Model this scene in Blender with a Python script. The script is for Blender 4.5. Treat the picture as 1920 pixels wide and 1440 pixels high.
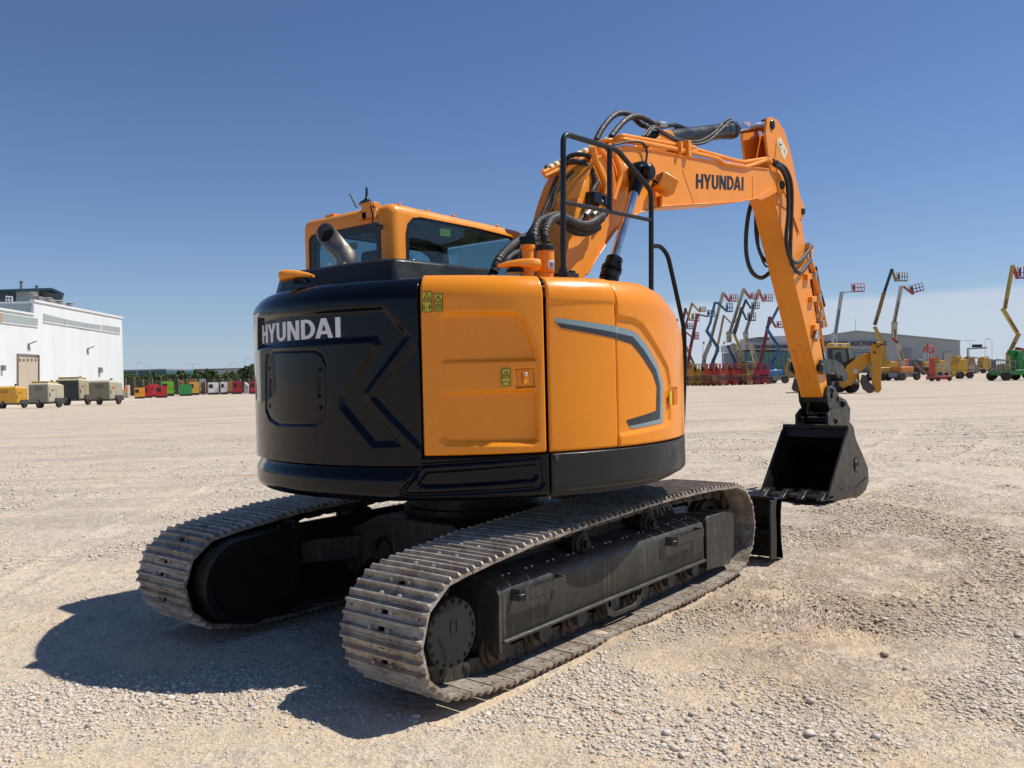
import bpy, bmesh, math, random
import numpy as np
from mathutils import Vector, Matrix
from mathutils.geometry import tessellate_polygon
from mathutils import noise as mnoise
R = math.radians
random.seed(7)
for o in list(bpy.data.objects):
    bpy.data.objects.remove(o)
SC = bpy.context.scene
COL = SC.collection

# ---------------------------------------------------------------- camera
FPX, PITCH, ROLL, YAW = 1589.79, R(-0.625), R(-1.394), R(39.0)
CAM = np.array([-4.5275, -4.0359, 1.6076])
_f = np.array([math.cos(YAW)*math.cos(PITCH), math.sin(YAW)*math.cos(PITCH), math.sin(PITCH)])
_r = np.cross(_f, [0, 0, 1]); _r /= np.linalg.norm(_r); _u = np.cross(_r, _f)
_r, _u = math.cos(ROLL)*_r+math.sin(ROLL)*_u, -math.sin(ROLL)*_r+math.cos(ROLL)*_u
cd = bpy.data.cameras.new('camera'); cam = bpy.data.objects.new('camera', cd); COL.objects.link(cam)
cd.sensor_width = 36; cd.lens = FPX/1920*36; cd.clip_start = .05; cd.clip_end = 6000
cam.matrix_world = Matrix(((_r[0], _u[0], -_f[0], CAM[0]), (_r[1], _u[1], -_f[1], CAM[1]), (_r[2], _u[2], -_f[2], CAM[2]), (0, 0, 0, 1)))
SC.camera = cam

# ---------------------------------------------------------------- light
SUN_EL, SUN_AZ = R(56.6), R(-42)
sv = Vector((math.cos(SUN_EL)*math.cos(SUN_AZ), math.cos(SUN_EL)*math.sin(SUN_AZ), math.sin(SUN_EL)))
W = bpy.data.worlds.new("World"); SC.world = W; W.use_nodes = True
wt = W.node_tree; wn = wt.nodes; wl = wt.links; wn.clear()
wo = wn.new('ShaderNodeOutputWorld'); bg = wn.new('ShaderNodeBackground')
sky = wn.new('ShaderNodeTexSky'); sky.sky_type = 'NISHITA'; sky.sun_disc = False
sky.sun_elevation = SUN_EL; sky.sun_rotation = math.atan2(sv.x, sv.y)
sky.altitude = 300; sky.air_density = 1.0; sky.dust_density = .15; sky.ozone_density = 1.1
bg.inputs['Strength'].default_value = .074
# thin cirrus haze bank low over the yard (a real cloud bank, by direction)
tc = wn.new('ShaderNodeTexCoord'); sp = wn.new('ShaderNodeSeparateXYZ'); wl.new(tc.outputs['Generated'], sp.inputs[0])
def wmath(op, a, b=None, c=None):
    n = wn.new('ShaderNodeMath'); n.operation = op
    for i, v in enumerate((a, b, c)):
        if v is None: continue
        if isinstance(v, (int, float)): n.inputs[i].default_value = v
        else: wl.new(v, n.inputs[i])
    return n.outputs[0]
dx, dy = math.cos(R(10)), math.sin(R(10))
side = wmath('ADD', wmath('MULTIPLY', sp.outputs[0], dx), wmath('MULTIPLY', sp.outputs[1], dy))
nz = wn.new('ShaderNodeTexNoise'); nz.inputs['Scale'].default_value = 5; nz.inputs['Detail'].default_value = 4
mp = wn.new('ShaderNodeMapping'); mp.inputs['Scale'].default_value = (1, 1, 6); wl.new(tc.outputs['Generated'], mp.inputs[0]); wl.new(mp.outputs[0], nz.inputs['Vector'])
edge = wmath('ADD', wmath('MULTIPLY', wmath('SUBTRACT', nz.outputs[0], .5), .012), .077)
band = wn.new('ShaderNodeMapRange'); band.interpolation_type = 'SMOOTHSTEP'
wl.new(wmath('SUBTRACT', sp.outputs[2], edge), band.inputs['Value'])
band.inputs['From Min'].default_value = .006; band.inputs['From Max'].default_value = -.006
sd = wn.new('ShaderNodeMapRange'); sd.interpolation_type = 'SMOOTHSTEP'; wl.new(side, sd.inputs['Value'])
sd.inputs['From Min'].default_value = .84; sd.inputs['From Max'].default_value = .95
cl = wmath('MULTIPLY', wmath('MULTIPLY', band.outputs[0], sd.outputs[0]), .62)
mx = wn.new('ShaderNodeMix'); mx.data_type = 'RGBA'; wl.new(cl, mx.inputs['Factor'])
tn = wn.new('ShaderNodeMix'); tn.data_type = 'RGBA'; tn.blend_type = 'MULTIPLY'; tn.inputs[0].default_value = 1; tn.inputs[7].default_value = (.80, .95, 1.24, 1)
hz = wn.new('ShaderNodeMix'); hz.data_type = 'RGBA'; hf = wmath('MULTIPLY', wmath('POWER', 2.718, wmath('MULTIPLY', wmath('ABSOLUTE', sp.outputs[2]), -13.0)), .66)
wl.new(hf, hz.inputs[0]); wl.new(sky.outputs[0], tn.inputs[6]); wl.new(tn.outputs[2], hz.inputs[6]); hz.inputs[7].default_value = (5.6, 7.3, 9.9, 1); wl.new(hz.outputs[2], mx.inputs[6]); mx.inputs[7].default_value = (8.2, 8.9, 10.2, 1)
wl.new(mx.outputs[2], bg.inputs['Color']); wl.new(bg.outputs[0], wo.inputs[0])
sl = bpy.data.lights.new('sun', 'SUN'); sl.energy = 5.0; sl.angle = R(.53); sl.color = (1, .95, .87)
so = bpy.data.objects.new('sun', sl); COL.objects.link(so); so.rotation_euler = sv.to_track_quat('Z', 'Y').to_euler()
SC.view_settings.view_transform = 'Standard'; SC.view_settings.look = 'None'; SC.view_settings.exposure = 0.03
SC.render.resolution_x = 1024; SC.render.resolution_y = 768

# ---------------------------------------------------------------- helpers
def ray(px, py):
    return _f+_r*(px-960)/FPX-_u*(py-720)/FPX
def on(px, py, ax, val):            # the point of the plane axis=val seen at a photo position
    d = ray(px, py); t = (val-CAM[ax])/d[ax]; q = CAM+t*d
    return (float(q[0]), float(q[1]), float(q[2]))
def pY(px, py, y): return on(px, py, 1, y)
def pX(px, py, x): return on(px, py, 0, x)
def pZ(px, py, z): return on(px, py, 2, z)
def dep(px, py, d):                 # at depth d
    q = CAM+ray(px, py)*d; return (float(q[0]), float(q[1]), float(q[2]))
def path(pts, y):                   # photo positions with their own depth plane
    if not isinstance(y, (list, tuple)): y = [y]*len(pts)
    return [pY(p[0], p[1], yy) for p, yy in zip(pts, y)]
RH = Vector((math.sin(YAW), -math.cos(YAW), 0)); FH = Vector((math.cos(YAW), math.sin(YAW), 0))

def smoothpath(pts, n=6):           # Catmull-Rom
    P = [Vector(p) for p in pts]
    if len(P) < 3: return P
    out = []; Q = [P[0]*2-P[1]]+P+[P[-1]*2-P[-2]]
    for i in range(1, len(Q)-2):
        a, b, c, d = Q[i-1:i+3]
        for k in range(n):
            t = k/n
            out.append(.5*((2*b)+(c-a)*t+(2*a-5*b+4*c-d)*t*t+(3*b-a-3*c+d)*t**3))
    out.append(P[-1]); return out
def roundpath(pts, r=.05, n=5):     # bent tube: straight runs with rounded corners
    P = [Vector(p) for p in pts]; out = [P[0]]
    for i in range(1, len(P)-1):
        a, b, c = P[i-1:i+2]; u = (a-b); v = (c-b)
        rr = min(r, u.length*.45, v.length*.45); u.normalize(); v.normalize()
        for k in range(n+1):
            t = k/n; out.append((b+u*rr)*(1-t)**2+b*2*t*(1-t)+(b+v*rr)*t*t)
    out.append(P[-1]); return out

SPLIT = {'bolt', 'roller_collar', 'rivet', 'cover_bolt', 'hose_fitting', 'clevis', 'valve_block', 'pipe_clamp', 'pipe_bracket', 'rib', 'roof_bolt', 'pivot_pin', 'weld_seam', 'pin'}
class MB:
    def __init__(s): s.v = []; s.f = []; s.m = []; s.cur = 0
    def face(s, idx): s.f.append(tuple(idx)); s.m.append(s.cur)
    def add(s, V, F):
        b = len(s.v); s.v += [tuple(q) for q in V]
        for f in F: s.face([b+i for i in f])
        return s
    def box(s, a, b):
        x0, y0, z0 = a; x1, y1, z1 = b
        return s.add([(x0, y0, z0), (x1, y0, z0), (x1, y1, z0), (x0, y1, z0), (x0, y0, z1), (x1, y0, z1), (x1, y1, z1), (x0, y1, z1)],
                     [(0, 3, 2, 1), (4, 5, 6, 7), (0, 1, 5, 4), (1, 2, 6, 5), (2, 3, 7, 6), (3, 0, 4, 7)])
    def obox(s, c, ux, uy, uz):     # oriented: centre + half vectors
        c, ux, uy, uz = map(Vector, (c, ux, uy, uz)); V = []
        for k in (-1, 1):
            for (i, j) in ((-1, -1), (1, -1), (1, 1), (-1, 1)): V.append(c+ux*i+uy*j+uz*k)
        return s.add(V, [(0, 3, 2, 1), (4, 5, 6, 7), (0, 1, 5, 4), (1, 2, 6, 5), (2, 3, 7, 6), (3, 0, 4, 7)])
    def bar(s, a, b, w, h, up=(0, 0, 1)):
        a, b = Vector(a), Vector(b); d = (b-a); L = d.length
        if L < 1e-6: return s
        d /= L; up = Vector(up); sd_ = d.cross(up)
        if sd_.length < 1e-3: sd_ = d.cross(Vector((1, 0, 0)))
        sd_.normalize(); up = sd_.cross(d)
        return s.obox((a+b)/2, d*L/2, sd_*w/2, up*h/2)
    def prism(s, loops, fn, a, b):  # loops: [outer, hole..] 2-D; fn(u,v,w)->3-D
        if not isinstance(loops[0][0], (list, tuple)): loops = [loops]
        tr = tessellate_polygon([[Vector((p[0], p[1], 0)) for p in L] for L in loops])
        allp = [p for L in loops for p in L]; n = len(allp)
        V = [fn(p[0], p[1], a) for p in allp]+[fn(p[0], p[1], b) for p in allp]; F = []
        if len(loops) == 1:
            F = [tuple(range(n)), tuple(range(2*n-1, n-1, -1))]
        else:
            for t in tr: F.append(tuple(t)); F.append(tuple(n+i for i in reversed(t)))
        o = 0
        for L in loops:
            m = len(L)
            for i in range(m): F.append((o+i, o+(i+1) % m, n+o+(i+1) % m, n+o+i))
            o += m
        return s.add(V, F)
    def pxz(s, loops, y0, y1): return s.prism(loops, lambda u, v, w: (u, w, v), y0, y1)
    def pyz(s, loops, x0, x1): return s.prism(loops, lambda u, v, w: (w, u, v), x0, x1)
    def pxy(s, loops, z0, z1): return s.prism(loops, lambda u, v, w: (u, v, w), z0, z1)
    def tube(s, pts, r, n=8, closed=False, caps=True):
        P = [Vector(p) for p in pts]; m = len(P)
        rr = r if isinstance(r, (list, tuple)) else [r]*m
        T = []
        for i in range(m):
            if closed: t = P[(i+1) % m]-P[i-1]
            else: t = P[min(i+1, m-1)]-P[max(i-1, 0)]
            T.append(t.normalized() if t.length > 1e-9 else Vector((0, 0, 1)))
        nv = T[0].cross(Vector((0, 0, 1)))
        if nv.length < .1: nv = T[0].cross(Vector((0, 1, 0)))
        nv.normalize(); V = []
        for i in range(m):
            nv = nv-T[i]*nv.dot(T[i]); nv.normalize(); bn = T[i].cross(nv)
            for k in range(n):
                a = 2*math.pi*k/n; V.append(P[i]+(nv*math.cos(a)+bn*math.sin(a))*rr[i])
        F = []
        for i in range(m if closed else m-1):
            j = (i+1) % m
            for k in range(n): F.append((i*n+k, i*n+(k+1) % n, j*n+(k+1) % n, j*n+k))
        if caps and not closed: F.append(tuple(range(n-1, -1, -1))); F.append(tuple((m-1)*n+k for k in range(n)))
        return s.add(V, F)
    def cyl(s, a, b, r, n=20, r2=None): return s.tube([a, b], [r, r if r2 is None else r2], n)
    def lathe(s, prof, o, ax, n=28):
        o = Vector(o); ax = Vector(ax).normalized(); u = ax.cross(Vector((0, 0, 1)))
        if u.length < .1: u = ax.cross(Vector((1, 0, 0)))
        u.normalize(); w = ax.cross(u); V = []
        for (r, h) in prof:
            for k in range(n):
                a = 2*math.pi*k/n; V.append(o+ax*h+(u*math.cos(a)+w*math.sin(a))*max(r, 1e-4))
        F = []
        for i in range(len(prof)-1):
            for k in range(n): F.append((i*n+k, i*n+(k+1) % n, (i+1)*n+(k+1) % n, (i+1)*n+k))
        F.append(tuple(range(n-1, -1, -1))); F.append(tuple((len(prof)-1)*n+k for k in range(n)))
        return s.add(V, F)
    def grid(s, G, wrap=False):     # G[i][j] points
        ni, nj = len(G), len(G[0]); b = len(s.v)
        for row in G: s.v += [tuple(q) for q in row]
        for i in range(ni-1):
            for j in range(nj-1): s.face((b+i*nj+j, b+i*nj+j+1, b+(i+1)*nj+j+1, b+(i+1)*nj+j))
        return s
    def build(s, name, mat, parent=None, smooth=None, bevel=0, seg=2, org=None, recalc=True):
        if name in SPLIT and s.f:       # countable pieces become objects of their own
            par = list(range(len(s.v)))
            def find(a):
                while par[a] != a: par[a] = par[par[a]]; a = par[a]
                return a
            for f_ in s.f:
                r0_ = find(f_[0])
                for k_ in f_[1:]: par[find(k_)] = r0_
            comp = {}
            for f_ in s.f: comp.setdefault(find(f_[0]), []).append(f_)
            if len(comp) > 1:
                first = None
                for fs in comp.values():
                    m2 = MB(); mp2 = {}
                    for f_ in fs:
                        for k_ in f_:
                            if k_ not in mp2: mp2[k_] = len(m2.v); m2.v.append(s.v[k_])
                        m2.f.append(tuple(mp2[k_] for k_ in f_)); m2.m.append(0)
                    o_ = m2.build(name, mat, parent, smooth, bevel, seg, org, recalc); first = first or o_
                return first
        me = bpy.data.meshes.new(name)
        o0 = Vector((0, 0, 0))
        if org is not None: o0 = Vector(org)
        elif parent is not None: o0 = ORG.get(parent.name, o0)
        me.from_pydata([(q[0]-o0.x, q[1]-o0.y, q[2]-o0.z) for q in s.v], [], s.f)
        mats = mat if isinstance(mat, (list, tuple)) else [mat]
        for m_ in mats: me.materials.append(m_)
        if len(mats) > 1: me.polygons.foreach_set('material_index', s.m)
        if recalc:
            bm = bmesh.new(); bm.from_mesh(me); bmesh.ops.recalc_face_normals(bm, faces=bm.faces); bm.to_mesh(me); bm.free()
        me.update()
        if smooth is not None:
            me.polygons.foreach_set('use_smooth', [True]*len(me.polygons))
            me.set_sharp_from_angle(angle=R(smooth))
        ob = bpy.data.objects.new(name, me); COL.objects.link(ob)
        if parent is not None: ob.parent = parent; ORG[ob.name] = o0
        elif org is not None: ob.location = o0; ORG[ob.name] = o0
        if bevel:
            bv = ob.modifiers.new('bevel', 'BEVEL'); bv.width = bevel; bv.segments = seg; bv.limit_method = 'ANGLE'; bv.angle_limit = R(35); bv.harden_normals = False
            if smooth is None:
                me.polygons.foreach_set('use_smooth', [True]*len(me.polygons)); me.set_sharp_from_angle(angle=R(35))
        return ob
ORG = {}
def thing(name, label, cat, loc=(0, 0, 0), group=None):
    o = bpy.data.objects.new(name, None); COL.objects.link(o); o.location = loc; o.empty_display_size = .1
    o['label'] = label; o['category'] = cat
    if group: o['group'] = group
    ORG[o.name] = Vector(loc); return o
def tag(o, label=None, cat=None, group=None, kind=None):
    if label: o['label'] = label
    if cat: o['category'] = cat
    if group: o['group'] = group
    if kind: o['kind'] = kind
    return o
def dup(root, loc, rz, label, group=None):
    r = root.copy(); COL.objects.link(r); r.location = loc; r.rotation_euler = (0, 0, rz); r['label'] = label
    if group: r['group'] = group
    for ch in list(root.children):
        c = ch.copy(); COL.objects.link(c); c.parent = r
        for g in list(ch.children):
            d = g.copy(); COL.objects.link(d); d.parent = c
    return r
def rrect(x0, z0, x1, z1, r, n=5):
    out = []
    for (cx, cz, a0) in ((x1-r, z0+r, -90), (x1-r, z1-r, 0), (x0+r, z1-r, 90), (x0+r, z0+r, 180)):
        for k in range(n+1): a = R(a0+90*k/n); out.append((cx+r*math.cos(a), cz+r*math.sin(a)))
    return out

# ---------------------------------------------------------------- materials
def newmat(name):
    m = bpy.data.materials.new(name); m.use_nodes = True; nt = m.node_tree
    return m, nt, nt.nodes, nt.links, nt.nodes['Principled BSDF']
def mixn(nt, fac, a, b):
    n = nt.nodes.new('ShaderNodeMix'); n.data_type = 'RGBA'
    for sock, v in ((0, fac), (6, a), (7, b)):
        if isinstance(v, (int, float)): n.inputs[sock].default_value = v
        elif isinstance(v, tuple): n.inputs[sock].default_value = (*v[:3], 1)
        else: nt.links.new(v, n.inputs[sock])
    return n.outputs[2]
def noise(nt, scale, detail=4, rough=.5, stretch=None, dist=0):
    t = nt.nodes.new('ShaderNodeTexNoise'); t.inputs['Scale'].default_value = scale; t.inputs['Detail'].default_value = detail
    t.inputs['Roughness'].default_value = rough; t.inputs['Distortion'].default_value = dist
    g = nt.nodes.new('ShaderNodeNewGeometry')
    if stretch:
        mp_ = nt.nodes.new('ShaderNodeMapping'); mp_.inputs['Scale'].default_value = stretch
        nt.links.new(g.outputs['Position'], mp_.inputs[0]); nt.links.new(mp_.outputs[0], t.inputs['Vector'])
    else: nt.links.new(g.outputs['Position'], t.inputs['Vector'])
    return t.outputs[0]
def ramp(nt, v, lo, hi, a=0., b=1.):
    n = nt.nodes.new('ShaderNodeMapRange'); nt.links.new(v, n.inputs[0]); n.interpolation_type = 'SMOOTHSTEP'
    n.inputs[1].default_value = lo; n.inputs[2].default_value = hi; n.inputs[3].default_value = a; n.inputs[4].default_value = b
    return n.outputs[0]
def bump(nt, v, st, dist, prev=None):
    n = nt.nodes.new('ShaderNodeBump'); n.inputs['Strength'].default_value = st; n.inputs['Distance'].default_value = dist
    nt.links.new(v, n.inputs['Height'])
    if prev is not None: nt.links.new(prev, n.inputs['Normal'])
    return n.outputs[0]
def mul(nt, a, b):
    n = nt.nodes.new('ShaderNodeMath'); n.operation = 'MULTIPLY'
    for i, v in enumerate((a, b)):
        if isinstance(v, (int, float)): n.inputs[i].default_value = v
        else: nt.links.new(v, n.inputs[i])
    return n.outputs[0]
def upness(nt, lo=.2, hi=1.):
    g = nt.nodes.new('ShaderNodeNewGeometry'); s_ = nt.nodes.new('ShaderNodeSeparateXYZ'); nt.links.new(g.outputs['Normal'], s_.inputs[0])
    return ramp(nt, s_.outputs[2], lo, hi)
DUST = (.36, .29, .215)
def paint(name, col, rough=.3, dust=.15, coat=.0, metal=0., streak=0., bmp=0., scale=6, spec=.5):
    m, nt, nn, ll, b = newmat(name)
    c = mixn(nt, ramp(nt, noise(nt, scale, 5, .6), .35, .75, 0, .22), col, tuple(x*.72 for x in col))
    if dust: # settled dust: thicker on surfaces that face up, patchy
        d = mul(nt, ramp(nt, noise(nt, scale*2.3, 6, .65), .3, .75), upness(nt, -.4, 1.))
        c = mixn(nt, mul(nt, d, dust), c, DUST)
    if streak:
        st = mul(nt, ramp(nt, noise(nt, 16, 4, .7, (3.2, 3.2, .12)), .52, .7), streak)
        c = mixn(nt, st, c, DUST)
    ll.new(c, b.inputs['Base Color'])
    r_ = ramp(nt, noise(nt, scale*1.7, 4, .6), .3, .75, rough*.8, min(1, rough*1.35+.04)); ll.new(r_, b.inputs['Roughness'])
    b.inputs['Metallic'].default_value = metal; b.inputs['Specular IOR Level'].default_value = spec
    if coat: b.inputs['Coat Weight'].default_value = coat; b.inputs['Coat Roughness'].default_value = .04
    if bmp: ll.new(bump(nt, noise(nt, 60, 4, .7), bmp, .002), b.inputs['Normal'])
    return m
M = {}
M['orange'] = paint('orange_paint', (.88, .285, .005), .25, .07, coat=.15, scale=3.5, spec=.4, streak=.05)
M['orange_boom'] = paint('orange_boom_paint', (.88, .30, .022), .38, .16, scale=4, spec=.4, streak=.07)
M['black_gloss'] = paint('black_gloss_paint', (.0018, .003, .006), .05, .006, scale=3, spec=.26)
m_ = M['black_gloss']; nt_ = m_.node_tree; m_.node_tree.links.new(bump(nt_, noise(nt_, 2.2, 2, .5), .5, .010), nt_.nodes['Principled BSDF'].inputs['Normal'])
M['black'] = paint('black_paint', (.004, .006, .007), .25, .05, scale=5, spec=.3)
M['char'] = paint('charcoal_paint', (.015, .019, .020), .33, .04, scale=4, spec=.32)
M['frame'] = paint('undercarriage_paint', (.032, .034, .031), .42, .22, streak=.22, scale=7, spec=.35)
M['frame_dk'] = paint('dark_frame_paint', (.006, .0065, .0065), .45, .14, scale=7, spec=.25)
M['bucket'] = paint('bucket_paint', (.011, .0125, .0125), .3, .10, bmp=.15, scale=5, spec=.3)
M['rust'] = paint('rusty_roller_steel', (.085, .05, .032), .62, .4, metal=.3, bmp=.5, scale=14)
M['link'] = paint('track_link_steel', (.05, .042, .034), .55, .5, metal=.35, bmp=.5, scale=14)
M['hose'] = paint('rubber_hose', (.018, .019, .019), .55, .22, scale=20)
M['rubber'] = paint('tyre_rubber', (.02, .02, .02), .8, .5, scale=3)
M['chrome'] = paint('chromed_rod', (.66, .67, .66), .2, .0, metal=1.)
M['steel'] = paint('dull_steel_fitting', (.42, .40, .36), .35, .2, metal=.8, scale=20)
M['exhaust'] = paint('exhaust_steel', (.20, .18, .155), .48, .15, metal=.85, scale=9)
M['soot'] = paint('sooty_inside', (.012, .008, .006), .9, 0)
M['yellowlab'] = paint('warning_yellow', (.62, .53, .03), .4, .05)
M['ink'] = paint('black_ink', (.008, .009, .012), .35, .0)
M['white'] = paint('white_lettering', (.72, .73, .76), .35, .05)
M['decal_blue'] = paint('grey_blue_stripe', (.23, .33, .37), .35, .04)
M['decal_dark'] = paint('dark_grey_stripe', (.03, .038, .046), .35, .04)
M['seat'] = paint('seat_fabric', (.02, .021, .023), .8, 0)
M['inside'] = paint('cab_trim', (.06, .064, .068), .6, 0)
M['tail'] = paint('cream_plate', (.75, .68, .45), .45, .1)
# worn steel of the track shoes
m, nt, nn, ll, b = newmat('worn_track_steel')
n1 = noise(nt, 9, 6, .7); n2 = noise(nt, 45, 5, .7)
c = mixn(nt, ramp(nt, n1, .38, .66), (.37, .33, .275), (.20, .145, .105))
c = mixn(nt, ramp(nt, n2, .5, .72, 0, .75), c, (.58, .52, .44))
ll.new(c, b.inputs['Base Color']); b.inputs['Metallic'].default_value = .2
ll.new(ramp(nt, n2, .3, .7, .33, .62), b.inputs['Roughness']); ll.new(bump(nt, n2, .5, .004), b.inputs['Normal']); M['shoe'] = m
# tinted window glass
def glass(name, tint, refl=.10):
    m, nt, nn, ll, b = newmat(name); nn.remove(b)
    t = nn.new('ShaderNodeBsdfTransparent'); t.inputs[0].default_value = (*tint, 1)
    g = nn.new('ShaderNodeBsdfGlossy'); g.inputs['Roughness'].default_value = .02; g.inputs[0].default_value = (.9, .95, .97, 1)
    lw = nn.new('ShaderNodeLayerWeight'); pw = nn.new('ShaderNodeMath'); pw.operation = 'POWER'; ll.new(lw.outputs['Facing'], pw.inputs[0]); pw.inputs[1].default_value = 3.2; ma = nn.new('ShaderNodeMath'); ma.operation = 'MULTIPLY_ADD'; ll.new(pw.outputs[0], ma.inputs[0]); ma.inputs[1].default_value = .7; ma.inputs[2].default_value = .045; fr = ma
    mx_ = nn.new('ShaderNodeMixShader'); ll.new(fr.outputs[0], mx_.inputs[0]); ll.new(t.outputs[0], mx_.inputs[1]); ll.new(g.outputs[0], mx_.inputs[2])
    ll.new(mx_.outputs[0], nn['Material Output'].inputs[0]); return m
M['glass'] = glass('tinted_glass', (.40, .55, .57))
M['mglass'] = paint('dark_glass', (.02, .03, .035), .06, .05)
_pc = {}
def P(r, g, b_, rough=.45, dust=.07):   # plain paint by colour, cached
    k = (r, g, b_, rough, dust)
    if k not in _pc: _pc[k] = paint('paint', (r, g, b_), rough, dust, scale=1.2)
    return _pc[k]
def text_mesh(body, size, depth=.002, off=0., spacing=1.):
    cu = bpy.data.curves.new('lettering', 'FONT'); cu.body = body; cu.size = size; cu.extrude = depth; cu.offset = off; cu.space_character = spacing
    cu.resolution_u = 3
    ob = bpy.data.objects.new('lettering', cu); COL.objects.link(ob)
    dg = bpy.context.evaluated_depsgraph_get(); me = bpy.data.meshes.new_from_object(ob.evaluated_get(dg))
    V = [tuple(v.co) for v in me.vertices]; F = [tuple(p.vertices) for p in me.polygons]
    bpy.data.objects.remove(ob); bpy.data.curves.remove(cu); bpy.data.meshes.remove(me)
    return V, F
# heavy block capitals as outlines in a unit-high box
def _D(w, h, t, n=8):
    def arc(rx, ry, cx, cy): return [(cx+rx*math.cos(R(-90+180*k/n)), cy+ry*math.sin(R(-90+180*k/n))) for k in range(n+1)]
    return [[(0, 0)]+arc(w*.62, .5, w*.38, .5)+[(0, 1)], [(t, .17)]+arc(w*.62-t, .33, w*.38, .5)+[(t, .83)]]
def _U(w, t, n=8):
    o = [(w/2+w/2*math.cos(R(180+180*k/n)), .36+.36*math.sin(R(180+180*k/n))) for k in range(n+1)]
    i = [(w/2+(w/2-t)*math.cos(R(360-180*k/n)), .36+.2*math.sin(R(360-180*k/n))) for k in range(n+1)]
    return [o+[(w, 1), (w-t, 1)]+i+[(t, 1), (0, 1)]]
GL = {
 'H': (.72, [[(0, 0), (.21, 0), (.21, .42), (.51, .42), (.51, 0), (.72, 0), (.72, 1), (.51, 1), (.51, .6), (.21, .6), (.21, 1), (0, 1)]]),
 'Y': (.74, [[(.265, 0), (.475, 0), (.475, .40), (.74, 1), (.51, 1), (.37, .62), (.23, 1), (0, 1), (.265, .40)]]),
 'U': (.70, _U(.70, .21)),
 'N': (.74, [[(0, 0), (.2, 0), (.2, .62), (.5, 0), (.74, 0), (.74, 1), (.54, 1), (.54, .38), (.24, 1), (0, 1)]]),
 'D': (.74, _D(.74, 1, .21)),
 'A': (.82, [[(0, 0), (.21, 0), (.265, .2), (.555, .2), (.61, 0), (.82, 0), (.53, 1), (.29, 1)], [(.31, .37), (.51, .37), (.41, .72)]]),
 'I': (.21, [[(0, 0), (.21, 0), (.21, 1), (0, 1)]]),
}
def word(mb, s, total, h, fn, a, b, gap=.11):   # fn(u,v,w): u in 0..total
    kern = lambda i: {'DA': -.10, 'HY': -.05, 'YU': -.03}.get(s[i-1:i+1], 0) if i else 0
    W_ = sum(GL[c][0] for c in s)+gap*(len(s)-1)+sum(kern(i) for i in range(len(s))); x = 0
    for i_, c in enumerate(s):
        w, loops = GL[c]; x += kern(i_)
        mb.prism([[((x+q[0])/W_*total, q[1]*h) for q in L] for L in loops], fn, a, b); x += w+gap
# ================================================================ GROUND
rng = np.random.default_rng(3)
def vnoise(X, Y, sc, seed):         # smooth value noise, numpy
    g = np.random.default_rng(seed).random((257, 257)); x = X/sc+1000; y = Y/sc+1000
    xi = np.floor(x).astype(int); yi = np.floor(y).astype(int); fx = x-xi; fy = y-yi
    fx = fx*fx*(3-2*fx); fy = fy*fy*(3-2*fy); a = g[xi % 256, yi % 256]; b = g[(xi+1) % 256, yi % 256]; c = g[xi % 256, (yi+1) % 256]; d = g[(xi+1) % 256, (yi+1) % 256]
    return (a*(1-fx)+b*fx)*(1-fy)+(c*(1-fx)+d*fx)*fy
def gravel_mask(X, Y):              # where loose stones lie
    n = .5*vnoise(X, Y, 1.1, 1)+.3*vnoise(X, Y, .42, 2)+.2*vnoise(X, Y, 2.9, 3)
    # disturbed soil and stones to the right of the tracks and near the camera
    tx, ty = pZ(1560, 1150, 0)[:2]; d = np.hypot(X-tx, (Y-ty))
    n = n+.13*np.exp(-(d/1.6)**2)
    tx, ty = pZ(1450, 1390, 0)[:2]; n = n+.20*np.exp(-(np.hypot(X-tx, Y-ty)/.55)**2)
    tx, ty = pZ(1800, 1330, 0)[:2]; n = n+.16*np.exp(-(np.hypot(X-tx, Y-ty)/.6)**2)
    tx, ty = pZ(60, 1330, 0)[:2]; n = n+.14*np.exp(-(np.hypot(X-tx, Y-ty)/.5)**2)
    tx, ty = pZ(1000, 1200, 0)[:2]; n = n-.07*np.exp(-(np.hypot(X-tx, Y-ty)/.6)**2)
    tx, ty = pZ(300, 1400, 0)[:2]; n = n-.10*np.exp(-(np.hypot(X-tx, Y-ty)/.45)**2)
    for (x0, y0, ang, off, cv) in TRK:      # wheels have swept these lanes clear
        u = (X-x0)*math.cos(ang)+(Y-y0)*math.sin(ang); w = -(X-x0)*math.sin(ang)+(Y-y0)*math.cos(ang)-cv*u*u
        for d_ in (0, off): n = n-.16*np.exp(-((w-d_)/.2)**4)+.05*np.exp(-((np.abs(w-d_)-.36)/.1)**2)
    rx, ry = pZ(1420, 1130, 0)[:2]; u = (X-rx)*.5+(Y-ry)*.866; w = -(X-rx)*.866+(Y-ry)*.5
    n = n-.20*np.exp(-(w/.38)**4)*np.exp(-(u/1.3)**4)
    return n
TRK = []
for (pa, pb, off, cv) in (((700, 800), (60, 900), 1.9, .01), ((1700, 800), (1890, 1000), 1.8, -.02), ((420, 820), (30, 800), 1.9, -.006), ((1350, 760), (1880, 790), 2.0, .004), ((1500, 890), (1915, 1050), 1.7, .05)):
    a_, b2_ = pZ(*pa, 0), pZ(*pb, 0); TRK.append((a_[0], a_[1], math.atan2(b2_[1]-a_[1], b2_[0]-a_[0]), off, cv))
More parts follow.
